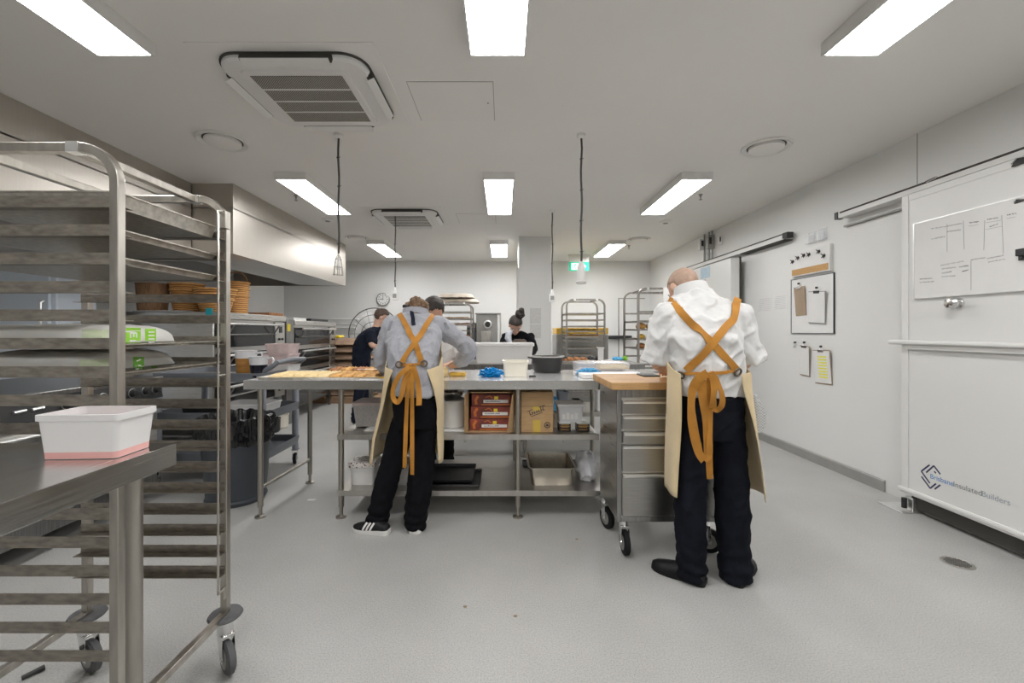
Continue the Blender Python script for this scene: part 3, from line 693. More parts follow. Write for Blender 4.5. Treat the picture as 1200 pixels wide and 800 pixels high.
def sprinkler(px, py, lab):
    Y = F*(CEIL-H-.04)/(CY-py); x = (px-CX)/F*Y
    t = thing('sprinkler_head', lab, 'sprinkler', (x, Y, CEIL))
    b = MB(); b.lathe((x,Y,CEIL), [(.022,0),(.022,-.008),(.011,-.010),(.011,-.030),(.005,-.034),(.005,-.055),(.002,-.056)], 14); b.build('body', 'cage', t)
    b = MB(); b.cyl((x,Y,CEIL-.058), .017, .004, n=14); b.build('deflector', 'cage', t)
sprinkler(821, 232, 'ceiling sprinkler beside the right middle light'); sprinkler(737, 290, 'ceiling sprinkler beside the right far light')
sprinkler(347, 233, 'ceiling sprinkler beside the left middle light'); sprinkler(437, 290, 'ceiling sprinkler beside the left far light')
# ------------------------------------------------------------------ pendant power outlets
def pendant(px, py, Y, py_end, kind, lab, seed=0):
    x = (px-CX)/F*Y; ze = H+(CY-py_end)/F*Y
    t = thing('pendant_power_outlet', lab, 'pendant outlet', (x, Y, CEIL), 'power outlets hanging on cables from the ceiling')
    b = MB(); b.lathe((x,Y,CEIL), [(.034,0),(.034,-.020),(.022,-.030),(.004,-.030)], 20); b.build('ceiling_rose', 'white', t)
    rnd = random.Random(seed); n = 12; top = CEIL-.03; bot = ze+.16
    pts = [V(x+.004*math.sin(i*1.1+seed)*(1 if 0 < i < n else 0), Y, top+(bot-top)*i/n) for i in range(n+1)]
    b = MB(); b.tube(pts, .0058, 8)
    b.tube([p+V(.007,0,0) for p in pts], .003, 6); b.build('cable', 'cord', t)
    b = MB()
    for i in range(2, n, 3): b.cyl(pts[i], .011, .006, n=8); b.tube([pts[i], pts[i]+V(.02,0,.006)], .0018, 5)
    b.build('cable_tie', 'black', t)
    if kind == 'tube':
        b = MB(); b.lathe((x,Y,ze), [(.006,.165),(.020,.15),(.030,.12),(.032,.02),(.038,.012),(.038,0),(.03,-.004),(.002,-.004)], 20); b.build('socket_body', 'white', t)
        b = MB(); b.lathe((x,Y,ze), [(.039,.010),(.039,.004)], 20); b.build('socket_ring', 'cage', t)
    elif kind == 'cage':
        b = MB(); z1 = bot-.0
        for k in range(6):
            a = 2*math.pi*k/6; b.tube([V(x,Y,z1), V(x+.022*math.cos(a),Y+.022*math.sin(a),z1-.04), V(x+.036*math.cos(a),Y+.036*math.sin(a),ze)], .0022, 5)
        for (r, z) in ((.022, z1-.04), (.030,(z1+ze)/2-.02), (.036, ze)): b.tube([V(x+r*math.cos(q),Y+r*math.sin(q),z) for q in [2*math.pi*i/14 for i in range(14)]], .0022, 5, closed=True)
        b.build('wire_cage', 'cage', t)
        b = MB(); b.lathe((x,Y,ze+.01), [(.004,.13),(.018,.12),(.018,.03),(.002,.028)], 14); b.build('socket_body', 'clear', t)
    else:
        b = MB(); b.box(x-.035, x+.035, Y-.025, Y+.025, ze, ze+.10); b.lathe((x,Y,ze+.10), [(.02,0),(.012,.05),(.004,.06)], 12); b.build('socket_body', 'white', t, bevel=.004)
        b = MB(); b.box(x-.022, x+.022, Y-.028, Y-.025, ze+.025, ze+.075); b.build('socket_plate', 'skirt', t)
pendant(681, 158, 3.2, 332, 'tube', 'white pendant outlet hanging on the near right cable', 1)
pendant(396.5, 158, 3.2, 322, 'cage', 'wire caged pendant outlet hanging on the near left cable', 3)
pendant(463, 247, 5.25, 351.5, 'box', 'white pendant outlet hanging near the wall clock', 5)
pendant(647, 245, 5.2, 354, 'box', 'white pendant outlet hanging in front of the column', 8)
# ------------------------------------------------------------------ exhaust hoods
def hood(x1, y0, y1, z0, label, lipw=.40):
    x0 = XL+.01
    t = thing('exhaust_hood', label, 'exhaust hood', ((x0+x1)/2, (y0+y1)/2, CEIL))
    b = MB(); t_ = .006
    b.box(x1-t_, x1, y0, y1, z0, CEIL-.001); b.box(x0, x1-t_, y0, y0+t_, z0, CEIL-.001); b.box(x0, x1-t_, y1-t_, y1, z0, CEIL-.001)
    b.box(x0, x1, y0, y1, CEIL-.25, CEIL-.24); b.build('canopy_shell', 'steel_hood', t)
    b = MB(); b.prism([(x1-t_,y0+t_,z0),(x1-lipw,y0+t_,z0+.015),(x1-lipw,y0+t_,z0+.045),(x1-t_,y0+t_,z0+.03)], (0,0,0), (0,y1-y0-2*t_,0)); b.build('gutter', 'alu', t)
    n = max(2, int((y1-y0)/.5)); w = (y1-y0-.1)/n
    for k in range(n):
        ya = y0+.05+k*w
        b = MB(); b.prism([(x1-lipw,ya+.01,z0+.045),(x0+.35,ya+.01,z0+.38),(x0+.35,ya+.01,z0+.41),(x1-lipw,ya+.01,z0+.075)], (0,0,0), (0,w-.02,0))
        for j in range(7):
            u = j/7+.05; xa = (x1-lipw)*(1-u)+(x0+.35)*u; za = (z0+.045)*(1-u)+(z0+.38)*u
            b.box(xa-.02, xa+.02, ya+.02, ya+w-.02, za-.02, za-.005)
        b.build('baffle_filter', 'steel_dark', t)
    return t
hood(-2.70, 4.26, 7.3, 2.075, 'large stainless exhaust hood over the deck ovens', .78)
hood(-3.11, .3, 4.25, 2.075, 'near stainless exhaust hood behind the tray trolley, by the ceiling', .3)
# ------------------------------------------------------------------ shared builders
def tub_mesh(b, cx, cy, hx, hy, z0, z1, flare=.9, wall=.004, rim=.012, rimw=.006, rot=0, r=.02):
    ca, sa = math.cos(rot), math.sin(rot)
    def ring(k, z, off=0):
        return [V(cx+x*ca-y*sa, cy+x*sa+y*ca, z) for x, y in rrect(0, 0, hx*k+off, hy*k+off, max(.003, r*k), 4)]
    b.rings([ring(flare, z0), ring(flare, z0+.001), ring(1, z1-rim), ring(1, z1-rim, rimw), ring(1, z1, rimw), ring(1, z1, -wall), ring(flare, z0+wall, -wall)])
    return b
def caster(parent, x, y, ztop, r, yaw=0, w=.03, wheel_mat='rubber', bumper=False):
    ax = V(math.cos(yaw), math.sin(yaw), 0); ay = V(-math.sin(yaw), math.cos(yaw), 0)   # ay: rolling direction
    c = V(x, y, r) + ay*(-.03); b = MB()
    zt = 2*r+.012
    b.obox(V(x, y, ztop-.003), ax, ay, V(0,0,1), .034, .034, .003)
    b.lathe((x, y, 0), [(.012,ztop-.004),(.026,ztop-.010),(.028,zt+.012),(.018,zt+.004)], 18)
    for s in (-1, 1):
        b.prism([V(x,y,zt+.010)+ay*.025+ax*s*(w/2+.005), V(x,y,zt+.010)-ay*.035+ax*s*(w/2+.005), c-ay*.014+V(0,0,-.012)+ax*s*(w/2+.005), c+ay*.014+V(0,0,-.012)+ax*s*(w/2+.005)], (0,0,0), ax*s*.003)
    b.obox(V(x,y,zt+.009)-ay*.005, ax, ay, V(0,0,1), w/2+.008, .03, .003)
    b.tube([c-ax*(w/2+.012), c+ax*(w/2+.012)], .007, 10)
    f = b.build('caster', 'chrome', parent, bevel=.001)
    b = MB()
    prof = [(r*.30,-w/2),(r*.86,-w/2),(r,-w/2+.006),(r,w/2-.006),(r*.86,w/2),(r*.30,w/2)]
    rings = []
    for (rr, t) in prof: rings.append([c+ax*t+(ay*math.cos(2*math.pi*k/26)+V(0,0,1)*math.sin(2*math.pi*k/26))*rr for k in range(26)])
    b.rings(rings); b.build('wheel', wheel_mat, f)
    b = MB(); rings = []
    for (rr, t) in ((r*.05,-w/2-.003),(r*.6,-w/2-.002),(r*.6,w/2+.002),(r*.05,w/2+.003)): rings.append([c+ax*t+(ay*math.cos(2*math.pi*k/20)+V(0,0,1)*math.sin(2*math.pi*k/20))*rr for k in range(20)])
    b.rings(rings); b.build('hub', 'cage', f)
    if bumper:
        b = MB(); b.lathe((x,y,ztop+.001), [(.02,0),(.055,.0),(.060,.006),(.055,.014),(.02,.014)], 24); b.build('bumper_disc', 'rubber', f)
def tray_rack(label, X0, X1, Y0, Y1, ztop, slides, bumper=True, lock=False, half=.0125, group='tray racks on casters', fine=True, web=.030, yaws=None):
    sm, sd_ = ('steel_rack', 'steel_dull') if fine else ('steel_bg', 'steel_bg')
    t = thing('tray_rack', label, 'tray rack', ((X0+X1)/2, (Y0+Y1)/2, 0), group)
    r = .10; zb = .225
    for Y in (Y0, Y1):
        pts = [V(X0, Y, zb), V(X0, Y, ztop-r)]
        pts += [V(X0+r-r*math.cos(a), Y, ztop-r+r*math.sin(a)) for a in [math.pi/2*k/8 for k in range(1, 9)]]
        pts += [V(X1-r+r*math.sin(a), Y, ztop-r+r*math.cos(a)) for a in [math.pi/2*k/8 for k in range(0, 9)]]
        pts += [V(X1, Y, zb)]
        b = MB(); b.tube(pts, half, square=True); b.build('upright_frame', sm, t, bevel=.002 if fine else 0)
    for X in (X0+r+.02, X1-r-.015):
        b = MB(); b.box(X-half, X+half, Y0+half, Y1-half, ztop-half*2+.0125-.002, ztop+.0105); b.build('top_rail', sm, t, bevel=.002 if fine else 0)
        for Y in (Y0, Y1):
            b = MB(); b.box(X-half-.004, X+half+.004, Y-half-.002, Y+half+.002, ztop-half-.002, ztop+half+.002); b.build('rail_bracket', 'alu', t)
    for X in (X0, X1):
        b = MB(); b.box(X-half, X+half, Y0-half, Y1+half, zb-half*2, zb); b.build('base_rail', sm, t, bevel=.002 if fine else 0)
    for z in slides:
        for Y, s in ((Y0+half, 1), (Y1-half, -1)):
            b = MB(); b.box(X0-.012, X1+.006, Y, Y+s*.0018, z, z+web); b.box(X0-.012, X1+.006, Y, Y+s*.032, z-.0018, z); b.build('tray_slide', sd_, t)
    for i_, (X, Y) in enumerate(((X0,Y0),(X0,Y1),(X1,Y0),(X1,Y1))): caster(t, X, Y, zb-half*2, .060, (yaws or (.4,.1,.7,.3))[i_], bumper=bumper)
    if lock:
        b = MB(); xr = X1+.008
        z0, z1 = .32, ztop-.062
        b.tube([V(X1+.002,Y1-.02,z1), V(xr,Y1-.055,z1), V(xr+.004,Y1-.06,z1-.01), V(xr+.004,Y1-.06,z0+.01), V(xr,Y1-.055,z0), V(X1+.006,Y1-.02,z0), V(X1+.006,Y1-.02,z0-.03)], .0042, 8)
        zm = 1.135; b.tube([V(xr+.004,Y1-.06,zm), V(X1+.01,Y1-.02,zm)], .004, 8)
        b.build('lock_bar', 'steel_rack', t)
        b = MB(); b.box(X1-.014, X1+.018, Y1-.028, Y1+.004, z1-.055, z1+.012); b.build('hinge_plate', 'steel_rack', t, bevel=.002)
        b = MB(); b.box(X1-.0, X1+.012, Y1-.028, Y1-.012, z0-.04, z0+.006); b.build('hinge_plate', 'steel_rack', t, bevel=.002)
    return t
def sheet_pan(X0, X1, Y0, Y1, z, label, lip=.022, mat='pan', group='metal sheet pans'):
    t = thing('sheet_pan', label, 'baking tray', ((X0+X1)/2, (Y0+Y1)/2, z), group)
    b = MB(); tub_mesh(b, (X0+X1)/2, (Y0+Y1)/2, (X1-X0)/2-.004, (Y1-Y0)/2-.004, z, z+lip, .965, .002, .004, .004, 0, .012); b.build('pan', mat, t)
    return t
# ------------------------------------------------------------------ near tray rack on the left
RX0, RX1, RY0, RY1 = -1.604, -1.072, 1.185, 1.645
step = .0797; z_hi = H+(CY-242)/F*(RY0+.013)
SL = [z_hi-step*k for k in range(17)]
tray_rack('tall stainless tray rack on grey casters, nearest on the left with flour sacks', RX0, RX1, RY0, RY1, 1.808, SL, lock=True, yaws=(1.2,1.15,.8,.85))
sheet_pan(RX0, RX1-.015, RY0+.016, RY1-.016, SL[0]+.001, 'deep lipped empty sheet pan on the top slide of the near rack', .045)
sheet_pan(RX0, RX1-.015, RY0+.016, RY1-.016, SL[1]+.001, 'empty sheet pan second from the top of the near rack', .02)
sheet_pan(RX0, RX1-.015, RY0+.016, RY1-.016, SL[2]+.001, 'empty sheet pan third from the top of the near rack', .02)
sheet_pan(RX0, RX1+.0, RY0+.016, RY1-.016, SL[5]+.001, 'sheet pan under the upper white flour sack', .012)
sheet_pan(RX0, RX1+.0, RY0+.016, RY1-.016, SL[6]+.001, 'sheet pan under the lower white flour sack', .012)
def bag_surface(cx, cy, hx, hy, z0, h, seed, n=34, m=20, pw=(8.0,3.6), nz=1.0):
    """pillow-shaped filled sack lying flat"""
    def top(u, v, sgn):
        x = abs(u)**pw[0]; y = abs(v)**pw[1]
        k = max(0, (1-x))**.5*max(0, (1-y))**.5
        wr_ = noise.noise(V(u*3+seed, v*3, seed))*.10*nz+noise.noise(V(u*9+seed, v*9, seed*2))*.05*nz
        return k*(1+wr_)
    vs = []; fs = []
    for s in (0, 1):
        for i in range(n+1):
            for j in range(m+1):
                u, v = -1+2*i/n, -1+2*j/m
                k = top(u, v, s)
                ex = 1-.05*abs(v)**4+.02*noise.noise(V(v*4, seed, 0)); ey = 1-.22*abs(u)**5
                x, y = cx+u*hx*ex, cy+v*hy*ey
                z = z0+h*.16+(h*.84*k if s else -h*.16*min(1, k*3))
                vs.append((x, y, z))
    w = m+1; off = (n+1)*w
    for s in (0, 1):
        for i in range(n):
            for j in range(m):
                q = (i*w+j, i*w+j+1, (i+1)*w+j+1, (i+1)*w+j); q = tuple(a+off*s for a in q)
                fs.append(q if s == 0 else q[::-1])
    return vs, fs, w, n, m
def sack(cx, cy, hx, hy, z0, h, seed, name, label, cat, mat, group=None, pw=(8.0,3.6), nz=1.0):
    t = thing(name, label, cat, (cx, cy, z0), group)
    vs, fs, w, n, m = bag_surface(cx, cy, hx, hy, z0, h, seed, pw=pw, nz=nz)
    b = MB(); b.add(vs, fs)
    me_ = b.build('sack_body', mat, t, auto=70)
    bm = bmesh.new(); bm.from_mesh(me_.data); bmesh.ops.remove_doubles(bm, verts=bm.verts, dist=.0008); bm.to_mesh(me_.data); bm.free()
    bvh = BVHTree.FromPolygons([Vector(v) for v in vs], fs)
    return t, bvh
# printed sacks: green blocks and white letters laid on the front slope
MT['palegreen'] = M('faded_green_print', (.50,.56,.38), .6, 0, .05)
def sack_print(t, bvh, rects, letters, camy=-.3):
    """rects: (px0,px1,py0,py1,mat); the print is moulded onto the sack surface seen from the open side"""
    eye = V(0,0,H)
    def hit(px, py):
        d = V((px-CX)/F, 1, -(py-CY)/F).normalized(); loc, nn, i, dist = bvh.ray_cast(eye, d)
        return (loc-d*.0012) if loc is not None else None
    for (x0, x1, y0, y1, mt_) in rects:
        b = MB(); nx, ny = 8, 8; grid = {}
        for i in range(nx+1):
            for j in range(ny+1):
                fx, fy = i/nx, j/ny
                cut = .5*abs(fy-.5)*2*.35*(x1-x0)
                grid[i, j] = hit(x0+cut*(1 if i == 0 else 0)*0+(x1-x0)*fx, y0+(y1-y0)*fy)
        for i in range(nx):
            for j in range(ny):
                q = [grid[i,j], grid[i+1,j], grid[i+1,j+1], grid[i,j+1]]
                if all(p is not None for p in q) and max((q[0]-q[2]).length, (q[1]-q[3]).length) < .03: b.add(q, [(0,1,2,3)])
        if b.f: b.build('printed_block', mt_, t)
    for strokes, mt_ in letters:
        b = MB()
        for a, c in strokes:
            p, q = hit(*a), hit(*c)
            if p is not None and q is not None:
                e = (eye-p).normalized()*.0014; b.ribbon([p+e, q+e], .0042, .0008, (eye-p).normalized())
        if b.f: b.build('printed_lettering', mt_, t)
sx1 = (207-CX)/F*1.30
for k, (zz, hh, lab) in enumerate(((SL[5]+.004, .066, 'white flour sack with lime green print, upper of the two in the near rack'), (SL[6]+.004, .066, 'white flour sack with dark green print, lower of the two in the near rack'))):
    t, bv = sack(-1.375, 1.39, .212, .175, zz, hh, 3+k*5, 'flour_sack', lab, 'flour sack', 'sack', 'flour sacks in the near rack')
    if k == 0:
        sack_print(t, bv, [(96,127,386,404,'palegreen'),(140,165,384,407,'green'),(170,183,385,407,'green')],
                   [([((152,390),(160,390)),((153,390),(153,396)),((156.5,390),(156.5,395)),((160,390),(160,396)),((152,399),(159,399)),((152.5,399),(152.5,403)),((156,399),(156,403)),((159,399),(159,403))], 'label'),
                    ([((174,389),(181,389)),((174,393),(181,393)),((174,397),(181,397)),((174,401),(181,401))], 'label')])
    else:
        sack_print(t, bv, [(93,127,421,437,'palegreen'),(156,169,418,437,'green2'),(177,184,429,436,'green2')],
                   [([((160,423),(165,421)),((159,428),(159,432)),((159,432),(162,432)),((162,432),(162,428)),((162,428),(165,428)),((165,428),(165,433))], 'label')])
# ------------------------------------------------------------------ near steel bench and the tub on it
NX1, NY1, NZ = -.866, 1.13, 1.004
nb = thing('steel_bench', 'stainless bench corner in the near left foreground carrying the white tub', 'bench', (-1.5, .75, 0))
b = MB(); b.box(-2.3, NX1, .30, NY1, NZ-.0015, NZ); b.box(NX1-.0016, NX1, .30, NY1, NZ-.056, NZ); b.box(-2.3, NX1, NY1-.0016, NY1, NZ-.056, NZ)
b.box(-2.3, NX1-.002, .302, NY1-.002, NZ-.020, NZ-.002); b.build('worktop', 'steel_h', nb, bevel=.001)
for (x, y) in ((-.93, 1.075), (-.93, .36), (-2.2, 1.075), (-2.2, .36)):
    b = MB(); b.cyl((x,y,(NZ-.02+.05)/2), .0175, NZ-.02-.05, n=20); b.cyl((x,y,.035), .011, .04, n=12); b.lathe((x,y,0), [(.03,0),(.03,.004),(.014,.012),(.010,.03)], 18); b.build('leg', 'steel_leg', nb)
b = MB(); b.box(-.955, -.905, .36, 1.10, NZ-.045, NZ-.020); b.build('top_rail', 'steel_rack', nb)
tb = thing('storage_tub', 'white rectangular plastic tub with pink contents on the near steel bench', 'tub', (-1.0, 1.03, NZ))
A_, B_, C_ = P(43,537,.990), P(115,538,.988), P(178,523,1.085)
ux = (B_-A_); ux.z = 0; uy = (C_-B_); uy.z = 0
hx_, hy_ = ux.length/2, uy.length/2
cx_, cy_ = (A_.x+C_.x)/2+.006, (A_.y+C_.y)/2
rot_ = math.radians(3)
b = MB(); tub_mesh(b, cx_, cy_, .090, .058, NZ+.001, NZ+.104, .90, .003, .014, .004, rot_, .012)
MT['tubw'] = M('translucent_white_tub', (.82,.81,.81), .4, 0, .02, alpha=.90)
tubo = b.build('tub_shell', 'tubw', tb)
b = MB(); ca, sa = math.cos(rot_), math.sin(rot_)
def rr_(k, z, off=0): return [V(cx_+x*ca-y*sa, cy_+x*sa+y*ca, z) for x, y in rrect(0, 0, .090*k+off, .058*k+off, .012, 4)]
b.rings([rr_(.902, NZ+.0018, .0006), rr_(.915, NZ+.017, .0006)]); b.build('pink_contents', 'pink', tb)
# ------------------------------------------------------------------ range cooker and deck ovens along the left wall
rg = thing('range_cooker', 'black fronted gas range with silver knobs low behind the near rack', 'cooker', (-3.2, 2.75, 0))
b = MB(); b.box(-3.6, -2.66, 2.0, 3.28, .12, .92); b.box(-3.6, -2.62, 1.99, 3.29, .92, .955); b.build('body', 'steel_dark', rg, bevel=.006)
b = MB(); b.prism([(-2.60,2.0,.80),(-2.66,2.0,.80),(-2.66,2.0,.925),(-2.625,2.0,.925)], (0,0,0), (0,1.26,0)); b.build('control_panel', 'black', rg, bevel=.003)
for k, y in enumerate((2.55,2.78,3.0,3.11,3.2)):
    b = MB(); b.lathe((-2.612,y,.865), [(.030,.0),(.030,.008),(.022,.010),(.019,.034),(.004,.036)], 18, 'x'); kb = b.build('knob', 'black', rg)
    b = MB(); b.lathe((-2.612,y,.865), [(.033,.001),(.033,.005),(.029,.006)], 18, 'x'); b.build('knob_ring', 'alu', rg)
for (ya, yb) in ((2.03, 2.62), (2.66, 3.25)):
    b = MB(); b.box(-2.66, -2.635, ya, yb, .22, .78); dd = b.build('oven_door', 'steel', rg, bevel=.006)
    b = MB(); b.tube([(-2.60,ya+.06,.72),(-2.60,yb-.06,.72)], .012, 10); b.box(-2.635,-2.60,ya+.07,ya+.09,.712,.728); b.box(-2.635,-2.60,yb-.09,yb-.07,.712,.728); b.build('handle', 'alu', dd)
b = MB()
for (x, y) in ((-3.5,2.1),(-2.75,2.1),(-3.5,3.2),(-2.75,3.2)): b.cyl((x,y,.06), .02, .12, n=10)
b.build('feet', 'steel_dark', rg)
b = MB(); b.tube([(-2.608,2.27,.865),(-2.608,2.33,.868)], .009, 8); b.tube([(-2.608,2.36,.865),(-2.608,2.42,.868)], .009, 8); b.build('badge', 'alu', rg)
fr = thing('upright_fridge', 'pale reflective stainless upright fridge seen through the near rack', 'fridge', (-4.1, 4.0, 0))
b = MB(); b.box(-4.56, -3.98, 3.80, 4.18, .10, 1.92); b.build('cabinet', 'fridge', fr, bevel=.01)
b = MB(); b.box(-4.5, -4.02, 3.77, 3.80, .16, 1.86); dr = b.build('door', 'fridge', fr, bevel=.006)
b = MB(); b.tube([(-4.06,3.77,1.2),(-4.06,3.74,1.22),(-4.06,3.74,1.55),(-4.06,3.77,1.57)], .01, 8); b.build('handle', 'alu', dr)
b = MB(); b.box(-4.62, -4.56, 3.78, 4.18, 0.1, 2.0); b.build('side_frame', 'gap', fr)
def deck_oven(y0, y1, z1, label, x1=-3.0, ndeck=3, zb=.42):
    x0 = x1-.95; t = thing('deck_oven', label, 'oven', ((x0+x1)/2, (y0+y1)/2, 0), 'deck ovens under the large hood')
    b = MB(); b.box(x0, x1-.03, y0, y1, zb, z1); b.build('body', 'steel', t, bevel=.008)
    b = MB(); b.box(x0-.0, x1+.015, y0-.005, y1+.005, z1-.075, z1+.0); b.build('top_fascia', 'steel', t, bevel=.006)
    hgt = (z1-.075-zb)/ndeck; cw = .26
    for k in range(ndeck):
        za = zb+hgt*k; zt = za+hgt
        b = MB(); b.box(x1-.03, x1-.004, y0+.03, y1-cw, za+.03, zt-.03); dd = b.build('oven_door', 'black_gl', t, bevel=.006)
        b = MB(); hy0, hy1 = y0+.10, y1-cw-.02; zh = zt-.05
        b.tube([(x1+.10,hy0-.04,zh),(x1+.10,hy1+.04,zh)], .014, 10); b.build('handle', 'alu', dd)
        b = MB()
        for y in (hy0+.05, hy1-.05): b.tube([(x1-.004,y,zh-.13),(x1+.03,y,zh-.11),(x1+.10,y,zh)], .009, 8)
        b.tube([(x1+.02,hy0,zh-.12),(x1+.02,hy1,zh-.12)], .010, 8); b.build('handle_bracket', 'steel_dark', dd)
        b = MB(); b.box(x1-.03, x1, y1-cw+.015, y1-.005, za+.01, zt-.01); cp = b.build('control_panel', 'steel', t, bevel=.004)
        b = MB(); b.box(x1-.001, x1+.004, y1-cw*.6, y1-cw*.3, za+hgt*.55, za+hgt*.8); b.build('display', 'black', cp)
        b = MB()
        for q in range(2): b.cyl((x1+.008, y1-cw*.62+q*.08, za+hgt*.3), .016, .018, 'x', 12)
        b.build('dial', 'black', cp)
    for (x, y) in ((x0+.06,y0+.06),(x1-.09,y0+.06),(x0+.06,y1-.06),(x1-.09,y1-.06)):
        b = MB(); b.box(x-.022, x+.022, y-.022, y+.022, 0, zb); b.build('leg', 'steel_dark', t)
    b = MB(); b.box(x0+.05, x1-.07, y0+.05, y1-.05, .18, .20); b.build('shelf', 'steel_dark', t)
    return t
deck_oven(4.46, 5.86, 1.505, 'near deck oven under the hood with wicker baskets on top')
deck_oven(6.12, 7.62, 1.46, 'far deck oven under the hood beside the brown sacks')
# sticker and safety labels
b = MB(); b.box(-2.99, -2.984, 5.90, 5.98, 1.30, 1.40); o = tag(b.build('warning_label', 'yellow', origin=(-2.99,5.94,1.35)), 'yellow warning label on the post between the two deck ovens', 'label')
b = MB(); b.box(-3.06, -2.99, 5.885, 6.095, 0, 1.47); tag(b.build('service_post', 'steel_dark', origin=(-3.02,6,0), bevel=.004), 'dark steel post between the two deck ovens', 'post')
for k, (px, py, h_) in enumerate(((245,365,.035),(246,375.5,.02))):
    c = P(px, py, 4.455); b = MB(); b.box(c.x-.035, c.x+.035, 4.452, 4.4595, c.z-h_, c.z+h_); tag(b.build('sticker', 'teal', origin=c), ('larger teal sticker' if k == 0 else 'smaller teal sticker lower down')+' on the side of the near deck oven', 'sticker')
# ------------------------------------------------------------------ things on the ovens
def basket(cx, cy, z0, r0, r1, h, label, handle=False, sy=1.0, mat='wicker', bands=True):
    t = thing('wicker_basket', label, 'basket', (cx, cy, z0), 'wicker baskets on the near oven')
    b = MB(); b.lathe((cx,cy,z0), [(r0,0),(r0*1.02,.01),(r1,h-.01),(r1+.008,h),(r1-.004,h),(r0-.01,.015),(.01,.015)], 30, sy=sy); b.build('woven_bowl', mat, t)
    if bands:
        b = MB()
        for f_ in (.55, .78, 1.0):
            r = r0+(r1-r0)*f_+.006; b.tube([V(cx+r*math.cos(a), cy+r*sy*math.sin(a), z0+h*f_) for a in [2*math.pi*i/30 for i in range(30)]], .007, 6, closed=True)
        b.build('rim_band', M('pale_cane', (.66,.36,.12), .6, 0, .2), t)
    if handle:
        b = MB(); b.tube([V(cx-r1*math.cos(a)*.95, cy, z0+h+r1*.9*math.sin(a)) for a in [math.pi*i/14 for i in range(15)]], .006, 6); b.build('handle', 'wicker', t)
zo = 1.507
basket(-3.12, 4.62, zo, .135, .20, .24, 'tall tapered orange wicker basket at the near oven front corner, topmost bands pale')
basket(-3.13, 4.99, zo, .12, .14, .36, 'small wicker basket with hoop handle behind the tall tapered one', True)
basket(-3.50, 4.72, zo, .12, .16, .31, 'orange banded wicker basket behind the rack upright on the near oven')
basket(-3.83, 4.66, zo, .13, .15, .31, 'plain brown ribbed wicker basket, leftmost on the near oven', bands=False, mat=M('brown_willow', (.30,.17,.09), .8, 0, .35, 30, (6,6,.3)))
b = MB(); b.box(-3.90, -3.34, 4.48, 4.60, zo-.0, zo+.012); 
for p_ in b.v: p_.z += .0
tag(b.build('bread_cloth', 'paper', origin=(-3.6,4.5,zo), bevel=.004), 'folded white cloth lying on the near oven in front of the baskets', 'cloth')
# white figurine-like bottle pair, papers and boards
c = V(-3.25, 5.35, zo); t = thing('spray_bottle', 'white spray bottle on the near oven beside the baskets', 'bottle', c)
b = MB(); b.lathe(c, [(.04,0),(.042,.01),(.042,.11),(.018,.15),(.014,.17)], 16); b.build('bottle_body', 'white_pl', t)
b = MB(); b.lathe(c+V(0,0,.17), [(.016,0),(.016,.02),(.01,.025)], 12); b.box(c.x-.012, c.x+.05, c.y-.01, c.y+.01, c.z+.18, c.z+.205); b.build('trigger_head', 'black', t, bevel=.003)
c = V(-3.2, 5.75, zo); b = MB(); b.box(-3.35, -3.02, 5.5, 5.85, zo, zo+.035); tag(b.build('baking_board', 'bread', origin=c, bevel=.004), 'orange brown board lying on the end of the near oven', 'board')
b = MB(); b.box(-3.5, -3.05, 6.2, 6.6, 1.462, 1.50); tag(b.build('paper_pile', 'paper', origin=(-3.3,6.4,1.462), bevel=.003), 'pile of white papers on the far deck oven', 'paper')
b = MB(); b.box(-3.55, -3.02, 6.7, 7.35, 1.462, 1.50); tag(b.build('black_tray', 'black', origin=(-3.3,7,1.462), bevel=.006), 'flat black tray lying on top of the far deck oven', 'tray')
# ------------------------------------------------------------------ brown sacks piled beyond the ovens
pal = thing('pallet', 'low wooden pallet under the pile of brown sacks', 'pallet', (-2.85, 7.98, 0))
b = MB()
for k in range(6): b.box(-3.6+k*.25, -3.6+k*.25+.14, 7.66, 8.34, .10, .12)
b.build('deck_board', 'card2', pal, bevel=.003)
b = MB()
for y in (7.68, 7.95, 8.23): b.box(-3.6, -2.21, y, y+.09, 0, .10)
b.build('bearer', 'card2', pal)
for k in range(8):
    z = .122+k*.131
    sack(-2.90+(.07 if k % 2 else -.05)+.03*math.sin(k*2.3), 7.98, .42, .28, z, .128, 20+k*3, 'flour_sack', 'brown paper flour sack in the pile by the back wall, %s' % ('bottom one','second from the bottom','third from the bottom','fourth from the bottom','fourth from the top','third from the top','second from the top','topmost one')[k], 'flour sack', 'brownsack', 'brown paper sacks piled by the back wall', pw=(3.2,2.4), nz=2.2)
b = MB(); b.box(-3.20, -3.0, 7.8, 8.05, 1.172, 1.225); tag(b.build('yellow_pack', 'yellow', origin=(-3.1,8.1,1.16), bevel=.02), 'bright yellow packet on top of the brown sack pile', 'packet')
# low bench at the back by the fan
bb = thing('low_cabinet', 'low dark cabinet against the back wall below the fan', 'cabinet', (-1.95, 8.7, 0))
b = MB(); b.box(-2.4, -1.2, 8.4, YB-.016, .1, .82); b.build('carcass', 'card2', bb, bevel=.006)
b = MB(); b.box(-2.42, -1.18, 8.37, YB-.002, .82, .86); b.build('top', 'steel_dark', bb, bevel=.004)
for k in range(3):
    b = MB(); b.box(-2.38+k*.39, -2.02+k*.39, 8.385, 8.4, .14, .79); dd = b.build('door', 'steel_dark', bb, bevel=.004)
    b = MB(); b.box(-2.08+k*.39, -2.06+k*.39, 8.365, 8.385, .5, .64); b.build('handle', 'alu', dd)
